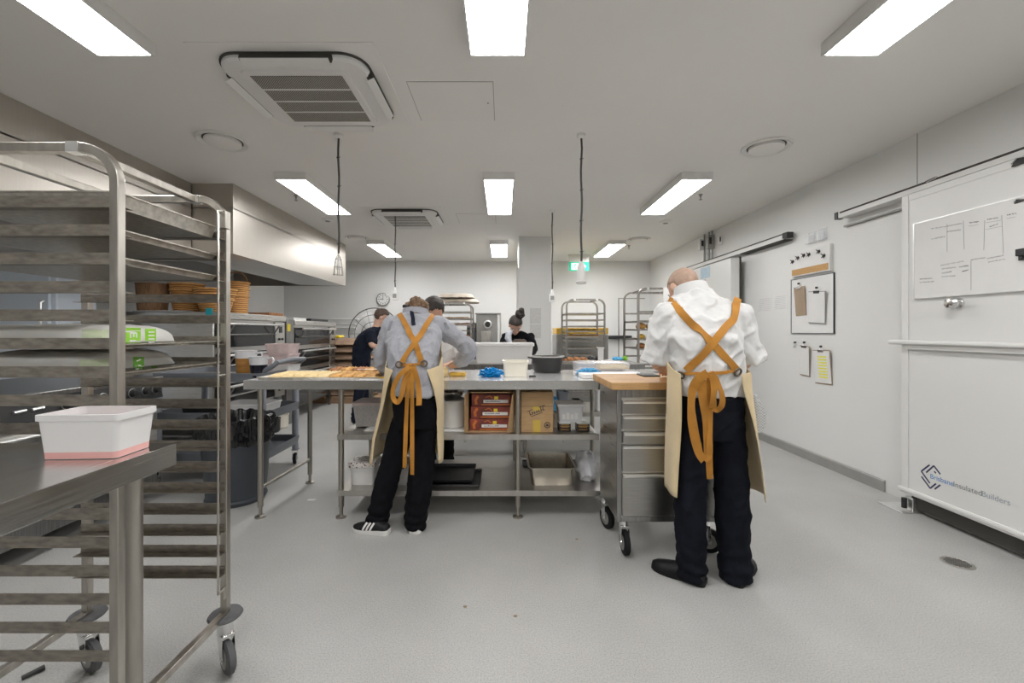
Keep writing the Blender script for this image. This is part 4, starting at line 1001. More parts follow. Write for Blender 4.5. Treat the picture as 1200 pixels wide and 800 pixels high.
# ------------------------------------------------------------------ bin
bx_, by_ = -2.07, 3.31
bn = thing('waste_bin', 'large charcoal round bin lined with black bag beside the prep table', 'bin', (bx_, by_, 0))
b = MB(); b.lathe((bx_,by_,0), [(.195,0),(.20,.012),(.238,.52),(.245,.53),(.245,.60),(.232,.60),(.19,.02),(.01,.02)], 36); b.build('bin_body', 'bin', bn)
b = MB(); b.lathe((bx_,by_,0), [(.205,.015),(.212,.03),(.205,.045)], 36); b.build('base_ring', 'bin', bn)
rings = []; n = 150
for (r, z, amp) in ((.246,.455,.010),(.252,.475,.014),(.258,.50,.020),(.262,.53,.022),(.264,.56,.022),(.266,.59,.022),(.264,.62,.020),(.256,.645,.016),(.242,.655,.016),(.225,.65,.016),(.20,.60,.02),(.17,.45,.02)):
    ring = []
    for k in range(n):
        a = 2*math.pi*k/n; q_ = V(math.cos(a), math.sin(a), 0)
        w1 = noise.noise(V(q_.x*4, q_.y*4, z*14)); w2 = noise.noise(V(q_.x*13+z*6, q_.y*13, z*34)); w3 = noise.noise(V(q_.x*30, q_.y*30, z*50))
        rr = r+amp*(w1*.9+(1-min(1, abs(w2)*4))*.8-.3+w3*.5)
        ring.append(V(bx_+rr*q_.x, by_+rr*q_.y, z+.022*noise.noise(V(q_.x*5, q_.y*5, z*3))+.008*w2))
    rings.append(ring)
b = MB(); b.rings(rings, cap=False); bag = b.build('bin_bag', M('glossy_black_bag', (.012,.012,.013), .25, 0, .1, bmp=.8, bscale=22), bn)
# ------------------------------------------------------------------ grey utility cart
CX0, CX1, CY0, CY1 = -2.98, -2.02, 3.60, 4.25
ct = thing('utility_cart', 'grey plastic utility cart with pale posts behind the bin', 'cart', ((CX0+CX1)/2, (CY0+CY1)/2, 0))
for z in (.20, .535, .87):
    b = MB(); tub_mesh(b, (CX0+CX1)/2, (CY0+CY1)/2, (CX1-CX0)/2, (CY1-CY0)/2, z, z+.075, .985, .012, .02, .004, 0, .05); b.build('shelf', 'greyp', ct)
for (x, y) in ((CX0+.035,CY0+.035),(CX1-.035,CY0+.035),(CX0+.035,CY1-.035),(CX1-.035,CY1-.035)):
    for (z0, z1) in ((.135,.20),(.275,.535),(.61,.87)):
        b = MB(); b.cyl((x,y,(z0+z1)/2), .031, z1-z0, n=20); b.build('post', 'greypost', ct)
    caster(ct, x, y, .137, .055, .3, .028, 'rubber_bk')
b = MB(); b.tube([(CX1-.06,CY0+.04,.94),(CX1+.02,CY0+.05,.985),(CX1+.07,CY0+.08,1.03),(CX1+.08,(CY0+CY1)/2,1.04),(CX1+.07,CY1-.08,1.03),(CX1+.0,CY1-.05,.99),(CX1-.06,CY1-.04,.94)], .022, 12); b.build('handle', 'greyp', ct)
zc = .882
def jug(cx, cy, z0, r0, r1, h, label, liq, lh):
    t = thing('measuring_jug', label, 'jug', (cx, cy, z0), None)
    b = MB(); b.lathe((cx,cy,z0), [(r0,0),(r1,h),(r1+.006,h+.002),(r1-.003,h),(r0-.003,.004),(.004,.004)], 28); b.build('jug_body', 'frost', t)
    b = MB(); k = r0+(r1-r0)*lh; b.lathe((cx,cy,z0), [(r0+.0008,.001),(k+.0008,h*lh)], 28); b.build('liquid', liq, t)
    b = MB(); b.tube([(cx+r1*.97,cy,z0+h*.93),(cx+r1+.045,cy,z0+h*.95),(cx+r1+.055,cy,z0+h*.85),(cx+r1+.03,cy,z0+h*.5),(cx+r0+.01,cy,z0+h*.4)], .008, 8); b.build('handle', 'frost', t)
jug(-2.28, 3.78, zc, .072, .088, .245, 'large jug of amber liquid on the grey cart', 'amber', .74)
jug(-2.10, 3.66, zc, .058, .074, .20, 'jug of near black liquid on the grey cart', 'syrup', .66)
def tubthing(name, label, cat, mat, cx, cy, hx, hy, z0, z1, flare=.9, rot=0, rim=.012, r=.02, group=None, fill=None, fillz=.6, rimw=.006):
    t = thing(name, label, cat, (cx, cy, z0), group)
    b = MB(); tub_mesh(b, cx, cy, hx, hy, z0, z1, flare, .004, rim, rimw, rot, r); b.build('tub_shell', mat, t)
    if fill:
        b = MB(); ca, sa = math.cos(rot), math.sin(rot); zz = z0+(z1-z0)*fillz; k = flare+(1-flare)*fillz
        def rg_(k, z): return [V(cx+x*ca-y*sa, cy+x*sa+y*ca, z) for x, y in rrect(0, 0, hx*k-.006, hy*k-.006, max(.003, r*k), 4)]
        b.rings([rg_(flare, z0+.0055), rg_(k, zz)]); b.build('contents', fill, t)
    return t
q = P(325, 437, 3.75)
tubthing('storage_tub', 'white lidded tub on the grey cart behind the cart handle, lowest of the stack', 'tub', 'white_pl', -2.13, 4.09, .135, .12, zc+.0, zc+.105, .93, group=None)
tubthing('storage_tub', 'pink tinted tub in the middle of the stack on the grey cart', 'tub', 'pinkf', -2.12, 4.08, .125, .11, zc+.107, zc+.205, .93)
tubthing('storage_tub', 'pale greyish tub on top of the stack on the grey cart', 'tub', 'pinkf', -2.11, 4.08, .115, .10, zc+.207, zc+.30, .93)
tubthing('storage_tub', 'small white tub with label beside the dark jug on the grey cart', 'tub', 'white_pl', -2.36, 4.02, .05, .09, zc+.0, zc+.17, .93)
tubthing('storage_tub', 'white tub on the middle shelf of the grey cart', 'tub', 'white_pl', -2.28, 3.86, .20, .15, .548, .66, .92)
tubthing('storage_tub', 'black tub on the middle shelf of the grey cart', 'tub', 'black', -2.68, 3.9, .16, .15, .548, .64, .92)
b = MB(); b.box(-2.88, -2.45, 3.70, 4.1, zc, zc+.03); tag(b.build('steel_tray', 'steel_shelf', origin=(-2.5,3.9,zc), bevel=.006), 'flat stainless tray lying on the top shelf of the grey cart', 'tray')
# shoes and small stuff beneath the ovens
for k, (x, y, m_) in enumerate(((-2.95,5.2,'white_pl'),(-3.0,5.5,'black'),(-3.02,5.75,'cream_pl'))):
    b = MB(); b.lathe((x,y,.0), [(.09,0),(.11,.02),(.115,.17),(.12,.18),(.11,.18),(.085,.02),(.01,.02)], 22); t_ = thing('ingredient_bucket', ('small white','small black','small cream')[k]+' bucket on the floor under the ovens', 'bucket', (x,y,0)); b.build('bucket_body', m_, t_)
    b = MB(); b.tube([V(x+.115*math.cos(a),y-.01,.17+.08*math.sin(a)) for a in [math.pi*i/10 for i in range(11)]], .003, 6); b.build('handle', 'cage', t_)
# ------------------------------------------------------------------ main stainless prep table
TX0, TX1, TY0, TY1, TZ = -1.79, 1.25, 2.935, 3.74, .961
pt = thing('prep_table', 'long stainless prep table across the middle of the kitchen', 'table', (-.3, 3.33, 0))
b = MB(); b.box(TX0+.003, TX1-.003, TY0+.003, TY1-.003, TZ-.0016, TZ+.0003); b.build('sheen_sheet', 'steel_top_lit', pt)  # separate sheet, whiter than the edge to imitate reflected light
b = MB(); b.box(TX0, TX1, TY0, TY1, TZ-.0016, TZ); b.box(TX0, TX1, TY0, TY0+.0016, TZ-.062, TZ); b.box(TX0, TX0+.0016, TY0, TY1, TZ-.062, TZ); b.box(TX1-.0016, TX1, TY0, TY1, TZ-.062, TZ); b.box(TX0, TX1, TY1-.0016, TY1, TZ-.062, TZ)
b.box(TX0+.002, TX1-.002, TY0+.002, TY1-.002, TZ-.022, TZ-.002); b.box(TX0+.01, TX1-.01, TY0+.002, TY0+.014, TZ-.062, TZ-.05)
b.build('worktop', 'steel_h', pt, bevel=.001)
def table_leg(t, x, y, z1, r=.019, mat='steel_leg'):
    b = MB(); b.cyl((x,y,(z1+.085)/2), r, z1-.085, n=18); b.lathe((x,y,0), [(r,.092),(r,.075),(.012,.072),(.012,.018),(.036,.010),(.036,0)], 20)
    return b.build('leg', mat, t)
yl0, yl1 = 2.985, 3.66
for x in (-1.70, -1.135, .10, .76): table_leg(pt, x, yl0, TZ-.022)
for x in (-1.66, -1.135, .10, .76): table_leg(pt, x, yl1, TZ-.022)
b = MB(); b.tube([(-1.70,yl0,.205),(-1.66,yl1,.205)], .014, 10); b.build('side_brace', 'steel_rack', pt)
ZM, ZB = H-(509-CY)/F*2.96, H-(575-CY)/F*2.96
for z, nm in ((ZM, 'middle_shelf'), (ZB, 'bottom_shelf')):
    b = MB(); b.box(-1.155, .665 if nm == 'middle_shelf' else .80, yl0-.022, yl1+.022, z-.0015, z); b.box(-1.155, .665 if nm == 'middle_shelf' else .80, yl0-.022, yl0-.0205, z-.038, z); b.box(-1.155, .665 if nm == 'middle_shelf' else .80, yl1+.0205, yl1+.022, z-.038, z)
    b.build(nm, 'steel_shelf', pt, bevel=.001)
    for x in (-.27, .42):
        if nm == 'middle_shelf':
            b = MB(); b.box(x-.018, x+.018, yl0-.02, yl1+.02, z-.030, z-.002); b.cyl((x,yl0-.0,z-.045), .008, .03, n=10); b.build('shelf_stiffener', 'steel_rack', pt)
# ------------------------------------------------------------------ things on the middle shelf
zs = ZM+.001
S = lambda px, Y: (px-CX)/F*Y
# open carton with three maroon packs
Yc = 3.02; x0, x1 = S(548,Yc), S(602,Yc); zt = H-(459-CY)/F*Yc-.005; yb_ = 3.42
oc = thing('open_carton', 'open brown cardboard carton on its side holding the maroon packs', 'box', ((x0+x1)/2, 3.2, zs))
th = .004
b = MB(); b.box(x0, x1, Yc, yb_, zs, zs+th); b.box(x0, x0+th, Yc, yb_, zs, zt); b.box(x1-th, x1, Yc, yb_, zs, zt); b.box(x0, x1, Yc, yb_, zt-th, zt); b.box(x0, x1, yb_-th, yb_, zs, zt); b.build('carton_shell', 'card', oc, bevel=.001)
for (poly) in (([(x0,Yc,zs),(x0,Yc,zt),(x0-.018,Yc-.06,zt-.01),(x0-.018,Yc-.06,zs+.01)]), ([(x1,Yc,zs),(x1,Yc,zt),(x1-.012,Yc-.075,zt-.01),(x1-.05,Yc-.075,zs+.012)]), ([(x0,Yc,zt),(x1,Yc,zt),(x1-.03,Yc-.07,zt+.012),(x0+.03,Yc-.07,zt+.012)])):
    b = MB(); d_ = (V(*poly[1])-V(*poly[0])).cross(V(*poly[2])-V(*poly[0])).normalized()*.003; b.prism(poly, (0,0,0), d_); b.build('flap', 'card', oc)
ph = (zt-zs-.03)/3
for k in range(3):
    za = zs+th+.001+k*(ph+.004); dx_ = (0,.008,.014)[k]; Yp = Yc+.035
    xa, xb = x0+.012+dx_, x1-.030+dx_*.6
    t = thing('maroon_pack', 'maroon food pack with orange print inside the open carton, %s' % ('bottom','middle','top')[k], 'packet', ((xa+xb)/2, 3.2, za), 'maroon packs in the open carton')
    b = MB(); b.box(xa, xb, Yp, yb_-.03, za, za+ph); b.build('pack_box', 'redpack', t, bevel=.002)
    ww = xb-xa; y = Yp-.0008
    b = MB(); b.box(xa+ww*.30, xb-ww*.06, y, Yp, za+ph*.26, za+ph*.52); b.build('white_label', 'label', t)
    b = MB(); b.box(xa+ww*.58, xa+ww*.68, y-.0004, Yp, za+ph*.56, za+ph*.82); b.build('yellow_badge', 'yellow', t)
    b = MB(); b.box(xa+ww*.25, xb-ww*.02, y, Yp, za+ph*.06, za+ph*.16); b.ribbon([V(xa+ww*.12,y,za+ph*.15), V(xa+ww*.10,y,za+ph*.5), V(xa+ww*.17,y,za+ph*.85)], ww*.07, .0006, (0,-1,0)); b.ribbon([V(xa+ww*.36,y,za+ph*.72), V(xa+ww*.46,y,za+ph*.86), V(xa+ww*.54,y,za+ph*.66)], .006, .0006, (0,-1,0)); b.build('orange_print', 'orange', t)
    b = MB(); 
    for q in range(11): b.box(xa+ww*(.36+.035*q), xa+ww*(.385+.035*q), y-.0008, y, za+ph*.35, za+ph*random.uniform(.40,.45))
    b.build('label_text', 'greyink', t)
# printed kraft box
Yk = 3.02; x0, x1 = S(610.5,Yk), S(648.5,Yk); zt = H-(459-CY)/F*Yk
kb = thing('kraft_box', 'sealed brown cardboard box with yellow tape and dark script print', 'box', ((x0+x1)/2, 3.15, zs))
b = MB(); b.box(x0, x1, Yk, Yk+.30, zs, zt); b.build('carton', 'card', kb, bevel=.003)
kw, kh = x1-x0, zt-zs; y = Yk-.0007
kp = lambda u, v: V(x0+kw*u, y, zt-kh*v)          # u,v: fractions across and down the face
b = MB(); b.box(x0+kw*.37, x0+kw*.60, y, Yk, zt-kh*.46, zt-kh*.36); b.box(x0+kw*.37, x0+kw*.60, y, Yk, zs+.001, zt-kh*.70); b.build('yellow_tape', 'tape', kb)
b = MB(); b.box(x0, x1, y, Yk, zt-kh*.362, zt-kh*.352); b.build('flap_seam', 'print', kb)
ang = math.radians(20); xd = V(math.cos(ang),0,math.sin(ang)); zd = V(-math.sin(ang),0,math.cos(ang))
b = MB(); o_ = kp(.24, .60)
for k in range(7):
    h_ = .030 if k in (0,5,6) else .019; q_ = o_+xd*(.012+k*.0165)
    b.ribbon([q_, q_+zd*h_+xd*.004], .005, .0006, (0,-1,0)); b.ribbon([q_+zd*.006+xd*.003, q_+xd*.013+zd*(.016 if k % 2 else .004)], .004, .0006, (0,-1,0))
b.ribbon([o_+xd*.015-zd*.008, o_+xd*.10-zd*.008], .004, .0006, (0,-1,0)); b.ribbon([o_+xd*.0+zd*.034, o_+xd*.04+zd*.036], .004, .0006, (0,-1,0)); b.ribbon([o_+xd*.09+zd*.034, o_+xd*.135+zd*.034], .005, .0006, (0,-1,0)); b.build('script_print', 'print', kb)
b = MB(); cc = kp(.81, .82)
b.tube([cc+V(.019*math.cos(a),0,.019*math.sin(a)) for a in [2*math.pi*i/24 for i in range(24)]], .0028, 4, closed=True); b.prism([cc+V(-.011,0,-.008), cc+V(.011,0,-.008), cc+V(.008,0,.004), cc+V(0,0,.009), cc+V(-.008,0,.004)], (0,0,0), (0,-.0006,0)); b.build('round_stamp', 'print', kb)
b = MB()
for q in range(6): b.box(x0+kw*(.08+.045*q), x0+kw*(.11+.045*q), y, Yk, zs+kh*.035, zs+kh*.055)
for q in range(6): b.box(x0+kw*(.63+.045*q), x0+kw*(.66+.045*q), y, Yk, zs+kh*.035, zs+kh*.055)
b.build('small_print', 'card2', kb)
# tins and the clear tub above
for (px0, px1, lab) in ((655,669,'small dark brown tin with gold lettering, left one beside the kraft box'), (676,691,'small dark brown tin with gold lettering, right one of the pair')):
    Yt = 3.05; xa, xb = S(px0,Yt), S(px1,Yt); z1_ = H-(496.5-CY)/F*Yt
    t = thing('small_tin', lab, 'tin', ((xa+xb)/2, Yt+.05, zs), 'dark brown tins on the middle shelf')
    b = MB(); b.box(xa, xb, Yt, Yt+.09, zs, z1_); b.build('tin_body', 'tin', t, bevel=.004)
    b = MB()
    for (f0, f1, v0) in ((.15,.85,.83),(.10,.9,.66),(.2,.8,.54),(.18,.82,.2)): b.box(xa+(xb-xa)*f0, xb-(xb-xa)*(1-f1), Yt-.0006, Yt, zs+(z1_-zs)*v0, zs+(z1_-zs)*(v0+.06))
    b.build('gold_lettering', 'gold', t)
    b = MB(); b.box(xa+.002, xb-.002, Yt+.002, Yt+.088, z1_, z1_+.004); b.build('lid', 'alu', t)
Yt = 3.08; xa, xb = S(654,Yt), S(684,Yt); z0_ = H-(495-CY)/F*Yt+.0; z1_ = H-(473.5-CY)/F*Yt
t = tubthing('lidded_tub', 'clear plastic tub with white lid resting across the brown tins', 'tub', 'frost', (xa+xb)/2, 3.16, (xb-xa)/2, .085, z0_, z1_-.012, .88)
b = MB(); b.box((xa+xb)/2-(xb-xa)/2-.008, (xa+xb)/2+(xb-xa)/2+.008, 3.067, 3.253, z1_-.012, z1_+.002); b.build('lid', 'white_pl', t, bevel=.003)
b = MB()
for k in range(4): b.box(xa+.03+k*.03, xa+.052+k*.03, 3.0735, 3.0745, z0_+.025, z0_+.060+.012*(k % 2))
b.build('label', 'label', t)
tubthing('plastic_jar', 'small yellow labelled jar between the kraft box and the lidded tub', 'jar', 'cream_pl', S(651,3.2), 3.2, .022, .022, zs, H-(483-CY)/F*3.2, .97, group=None)
# white buckets behind the grey-clad person
bx0 = S(531,3.2); c = V(S(530,3.15), 3.18, zs+.012)
t = thing('white_bucket', 'white plastic bucket lying tilted on the middle shelf beside the open carton', 'bucket', c)
b = MB(); tub_mesh(b, c.x, c.y, .095, .11, zs+.016, H-(468-CY)/F*3.15, .9, .004, .02, .007, 0, .09); b.build('bucket_body', 'white_pl', t)
b = MB(); b.box(c.x-.11, c.x+.10, 3.03, 3.32, zs, zs+.012); tag(b.build('white_board', 'white_pl', origin=(c.x,3.1,zs), bevel=.003), 'flat white board under the tilted bucket on the middle shelf', 'board')
zz_ = H-(468-CY)/F*3.15
t = thing('steel_bowl', 'shiny steel bowl nested on the white bucket under the table top', 'bowl', (c.x, c.y, zz_))
b = MB(); b.lathe((c.x,c.y,zz_+.001), [(.05,0),(.075,.03),(.085,.055),(.09,.057),(.083,.055),(.045,.006),(.004,.006)], 28); b.build('bowl_body', 'chrome', t)
# beige tub at the left end of the middle shelf, sheet under it
b = MB(); b.box(-1.0, -.74, 3.06, 3.40, zs, zs+.006); tag(b.build('baking_paper', 'paper', origin=(-.9,3.2,zs)), 'white sheet of baking paper at the left end of the middle shelf', 'paper')
t = tubthing('storage_tub', 'speckled grey tub with pinkish rim at the left end of the middle shelf', 'tub', M('speckled_grey_tub', (.48,.46,.45), .5, 0, .12, 60), S(437,3.25), 3.28, .125, .12, zs+.007, zs+.165, .86)
b = MB(); b.rings([[V(x, y, z) for x, y in rrect(S(437,3.25), 3.28, .131, .126, .022, 4)] for z in (zs+.165, zs+.185)]); b.build('lid', 'pinkf', t)
# ------------------------------------------------------------------ things on the bottom shelf
zq = ZB+.001
t = thing('gastronorm_pan', 'deep stainless gastronorm pan on the bottom shelf below the kraft box', 'pan', (S(647,3.1), 3.2, zq))
b = MB(); xa, xb = S(621,3.03), S(675,3.03); cxg = (xa+xb)/2
tub_mesh(b, cxg, 3.24, (xb-xa)/2, .20, zq, H-(558-CY)/F*3.03+.055, .90, .003, .006, .012, 0, .035); b.build('pan_body', 'steel_gn', t)
b = MB(); zt_ = H-(558-CY)/F*3.03+.055
b.box(cxg-.155, cxg+.155, 3.24-.213-.0, 3.24-.200, zt_-.002, zt_+.001); b.build('front_rim', 'steel_gn', t)
for (x0_, x1_, y0_, y1_, zz0, lab) in ((-.62,-.17,3.02,3.36,zq,'flat black baking tray on the bottom shelf, lower of the stacked two'), (-.60,-.22,3.05,3.42,zq+.024,'flat black baking tray on the bottom shelf, upper of the stacked two')):
    t = thing('black_tray', lab, 'baking tray', ((x0_+x1_)/2, 3.2, zz0), 'black trays on the bottom shelf')
    b = MB(); tub_mesh(b, (x0_+x1_)/2, (y0_+y1_)/2, (x1_-x0_)/2, (y1_-y0_)/2, zz0, zz0+.022, .97, .002, .004, .003, 0, .01); b.build('tray_body', 'black', t)
b = MB(); tub_mesh(b, .43, 3.55, .27, .08, zq, zq+.014, .97, .002, .004, .003, 0, .01); tag(b.build('black_tray', 'black', origin=(.43,3.55,zq)), 'narrow black tray at the back of the bottom shelf behind the steel pan', 'baking tray')
b = MB(); c = V(S(424,3.08),3.12,zq)
t = tubthing('storage_tub', 'white tub with terrazzo patterned lid at the left end of the bottom shelf', 'tub', 'white_pl', S(426,3.1), 3.14, .085, .08, zq, zq+.125, .92)
b = MB(); b.box(S(426,3.1)-.095, S(426,3.1)+.095, 3.05, 3.235, zq+.126, zq+.165); b.build('patterned_lid', 'speck', t, bevel=.004)
t = tubthing('storage_tub', 'white tub with black handles between the legs of the grey-clad person', 'tub', 'white_pl', S(471,3.12), 3.14, .09, .08, zq, zq+.16, .92)
b = MB(); b.box(S(471,3.12)-.03, S(471,3.12)+.03, 3.052, 3.062, zq+.12, zq+.15); b.build('handle', 'black', t, bevel=.003)
# crumpled clear bags
def crumple(cx, cy, cz, rx, ry, rz, seed, amp=.25, n=26, m=16, fr=3.0):
    b = MB(); rings = []
    for i in range(m+1):
        ph = -math.pi/2+math.pi*max(.03, min(m-.03, i))/m; rg_ = []
        for k in range(n):
            d = V(math.cos(ph)*math.cos(2*math.pi*k/n), math.cos(ph)*math.sin(2*math.pi*k/n), math.sin(ph))
            s_ = 1+amp*(noise.noise(d*fr+V(seed,0,0))+.5*noise.noise(d*fr*2.3+V(0,seed,0)))
            p = V(d.x*rx*s_, d.y*ry*s_, d.z*rz*s_); 
            if p.z < -rz*.72: p.z = -rz*.72
            rg_.append(V(cx,cy,cz)+p)
        rings.append(rg_)
    b.rings(rings); return b
b = crumple(.62, 3.22, zq+.085, .085, .12, .115, 4, .3); tag(b.build('plastic_bag', M('milky_plastic', (.68,.68,.72), .25, 0, .1, 20), origin=(.62,3.22,zq), auto=60), 'crumpled milky plastic bag on the bottom shelf beside the drawer unit', 'bag')
# ------------------------------------------------------------------ things on the prep table
# filled pastry sheet on the left
def slab(x0, x1, y0, y1, z0, h, seed, amp=.25, n=40, m=12):
    vs = []; fs = []
    for i in range(n+1):
        for j in range(m+1):
            u, v = i/n, j/m; e = min(1, 12*min(u, 1-u))*min(1, 6*min(v, 1-v))
            vs.append((x0+(x1-x0)*u+.006*noise.noise(V(v*9, seed, 0)), y0+(y1-y0)*v+.006*noise.noise(V(u*9, seed, 3)), z0+h*(.35+.65*e**.5)*(1+amp*noise.noise(V(u*22+seed, v*9, 0)))))
    w = m+1; o_ = len(vs)
    for i in range(n+1):
        for j in range(m+1): vs.append((vs[i*w+j][0], vs[i*w+j][1], z0))
    for i in range(n):
        for j in range(m):
            fs.append((i*w+j, (i+1)*w+j, (i+1)*w+j+1, i*w+j+1)); fs.append((o_+i*w+j, o_+i*w+j+1, o_+(i+1)*w+j+1, o_+(i+1)*w+j))
    for i in range(n):
        for j in (0, m): fs.append((i*w+j, o_+i*w+j, o_+(i+1)*w+j, (i+1)*w+j))
    for j in range(m):
        for i in (0, n): fs.append((i*w+j, i*w+j+1, o_+i*w+j+1, o_+i*w+j))
    b = MB(); b.add(vs, fs); return b
tz = TZ+.001
t = thing('baking_tray', 'wide tray of golden pastry strips on the left of the prep table', 'baking tray', (-1.25, 3.2, tz))
b = MB(); tub_mesh(b, -1.30, 3.17, .43, .19, tz, tz+.016, .98, .002, .004, .003, 0, .02); b.build('tray_body', 'pan', t)
for k in range(9):
    xk = -1.66+k*.085; b = slab(xk, xk+.076, 3.01, 3.34, tz+.006, .026, k*3.1); tag(b.build('pastry_strip', 'dough' if k < 5 else 'pastry', origin=(xk+.04,3.17,tz+.006), auto=60), 'golden pastry strip on the left tray, %s' % ('leftmost','second from the left','third from the left','fourth from the left','middle one of nine','fourth from the right','third from the right','second from the right','rightmost')[k], 'pastry', 'pastry strips on the tray left on the prep table')
t = thing('baking_tray', 'tray of dark glazed pastries behind the pastry strips on the prep table', 'baking tray', (-1.05, 3.55, tz))
b = MB(); tub_mesh(b, -1.08, 3.53, .36, .15, tz, tz+.02, .98, .002, .004, .003, 0, .02); b.build('tray_body', 'bread', t)
for k in range(7):
    b = slab(-1.41+k*.095, -1.33+k*.095, 3.41, 3.66, tz+.006, .03, 40+k, .3); tag(b.build('glazed_pastry', 'pastry' if k % 2 else 'bread', origin=(-1.37+k*.095,3.5,tz+.006), auto=60), 'dark glazed pastry on the rear tray, %s' % ('leftmost','second from the left','third from the left','middle one of seven','third from the right','second from the right','rightmost')[k], 'pastry', 'glazed pastries on the rear tray')
# yellow packet, knife and white scraper in front of the tray
b = MB(); b.box(-.95, -.82, 2.985, 3.03, tz, tz+.018); tag(b.build('yellow_butter_block', 'yolk', origin=(-.9,3,tz), bevel=.004), 'yellow butter block in front of the pastry tray', 'food')
b = MB(); b.box(-1.0, -.83, 2.955, 2.98, tz, tz+.008); tag(b.build('dough_scraper', 'label', origin=(-.9,2.96,tz), bevel=.002), 'thin white scraper at the front edge of the prep table', 'scraper')
t = thing('palette_knife', 'long palette knife lying on the pastry tray', 'knife', (-1.0, 3.3, tz+.05))
b = MB(); b.ribbon([(-1.12,3.27,tz+.046),(-.90,3.30,tz+.046)], .03, .002, (0,0,1)); b.build('blade', 'alu', t)
b = MB(); b.tube([(-.90,3.30,tz+.048),(-.79,3.315,tz+.050)], .010, 8); b.build('handle', 'black', t)
# heap of grated cheese beside the hip
for k in range(1):
    b = crumple(S(517,3.2), 3.2, tz+.030, .055, .07, .045, 9, .22, fr=6); tag(b.build('dough_heap', 'dough', origin=(S(517,3.2),3.2,tz), auto=50), 'small heap of pale yellow dough on the table beside the grey-clad person', 'food')
b = MB(); b.box(S(527,3.25), S(546,3.25), 3.2, 3.3, tz, tz+.026); tag(b.build('butter_stick', 'yolk', origin=(S(536,3.25),3.25,tz), bevel=.006), 'flat golden stick of dough between the yellow heap and the blue gloves', 'food')
b = crumple(S(575.5,3.2), 3.19, tz+.024, .074, .055, .034, 12, .75, 40, 24, 4.2); tag(b.build('blue_glove', 'glove', origin=(S(577,3.2),3.2,tz), auto=50), 'crumpled blue nitrile gloves on the prep table', 'gloves')
tubthing('cream_tub', 'small cream plastic tub in front of the big white tub on the prep table', 'tub', 'cream_pl', S(604,3.22), 3.24, .093, .08, tz, H-(423-CY)/F*3.16, .93, rim=.014)
b = MB(); b.tube([(S(620,3.15),3.15,tz+.006),(S(628,3.15),3.16,tz+.006)], .007, 8); tag(b.build('pen', 'print', origin=(S(624,3.15),3.15,tz)), 'short black pen beside the cream tub', 'pen')
t = thing('cooking_pot', 'dark round cooking pot with pale rim on the prep table', 'pot', (S(641.5,3.55), 3.55, tz))
b = MB(); R_ = .130; xp = S(641.5,3.55); zt_ = H-(417-CY)/F*3.5
b.lathe((xp,3.55,0), [(R_*.80,tz),(R_*.88,tz+.012),(R_,zt_-.012),(R_,zt_-.01),(R_-.006,zt_-.006),(R_*.80,tz+.01),(.01,tz+.01)], 36); b.build('pot_body', 'pot', t)
b = MB(); b.lathe((xp,3.55,0), [(R_+.002,zt_-.012),(R_+.010,zt_-.008),(R_+.010,zt_),(R_-.004,zt_),(R_-.004,zt_-.010)], 36, cap=False); b.build('pot_rim', 'alu', t)
for s in (-1, 1):
    b = MB(); b.tube([(xp+s*(R_-.002),3.52,zt_-.02),(xp+s*(R_+.03),3.525,zt_-.014),(xp+s*(R_+.03),3.575,zt_-.014),(xp+s*(R_-.002),3.58,zt_-.02)], .006, 8); b.build('handle', 'pot', t)
# film-wrapped tray, blue cloth and white board on the right
t = thing('wrapped_tray', 'clear film wrapped tray of pale dough on the rear right of the prep table', 'tray', (S(703,3.55), 3.55, tz))
b = MB(); tub_mesh(b, S(704,3.5), 3.52, .215, .14, tz, tz+.085, .94, .003, .008, .005, 0, .03); b.build('tray_body', 'clear', t)
b = slab(S(704,3.5)-.18, S(704,3.5)+.18, 3.41, 3.63, tz+.006, .03, 77, .3); b.build('pink_filling', 'pinkf', t)
b = slab(S(704,3.5)-.03, S(704,3.5)+.20, 3.39, 3.60, tz+.037, .03, 79, .2); b.build('dough_sheet', 'dough', t)
b = slab(S(704,3.5)-.20, S(704,3.5)+.20, 3.395, 3.645, tz+.080, .012, 81, .6); b.build('film_cover', 'film', t)
b = crumple(S(690,3.25), 3.28, tz+.022, .08, .05, .028, 22, .6, 40, 20, 4); tag(b.build('blue_cloth', 'bluecl', origin=(S(690,3.25),3.28,tz), auto=50), 'crumpled blue cloth beside the white board on the prep table', 'cloth')
b = MB(); b.box(S(682,3.08), S(752,3.08), 3.05, 3.24, tz, tz+.028); tag(b.build('chopping_board', 'white_pl', origin=(S(715,3.08),3.1,tz), bevel=.004), 'thick white chopping board at the right of the prep table behind the drawer unit', 'chopping board')
b = MB(); b.box(S(672,3.35), S(748,3.35), 3.30, 3.37, tz, tz+.02); tag(b.build('folded_paper', 'paper', origin=(S(710,3.35),3.32,tz), bevel=.003), 'folded white paper strip between the wrapped tray and the chopping board', 'paper')
# ------------------------------------------------------------------ rear bench
RB0, RB1 = 4.37, 5.12
rb = thing('rear_bench', 'second stainless bench behind the prep table where the bun haired person works', 'bench', (.2, 4.75, 0))
b = MB(); b.box(-1.05, 1.45, RB0, RB1, TZ-.002, TZ); b.box(-1.05, 1.45, RB0, RB0+.002, TZ-.05, TZ); b.box(-1.05,-1.048,RB0,RB1,TZ-.05,TZ); b.box(1.448,1.45,RB0,RB1,TZ-.05,TZ); b.box(-1.048, 1.448, RB0+.002, RB1-.002, TZ-.02, TZ-.002); b.build('worktop', 'steel_dark', rb, bevel=.001)
for x in (-.98, .22, 1.38):
    for y in (RB0+.06, RB1-.06): table_leg(rb, x, y, TZ-.02)
b = MB(); b.box(-1.0, 1.4, RB0+.04, RB1-.04, .42, .46); b.build('undershelf', 'steel_shelf', rb, bevel=.002)
def body_y(px, Y): return (px-CX)/F*Y
xa, xb = S(556,4.45), S(625,4.45)
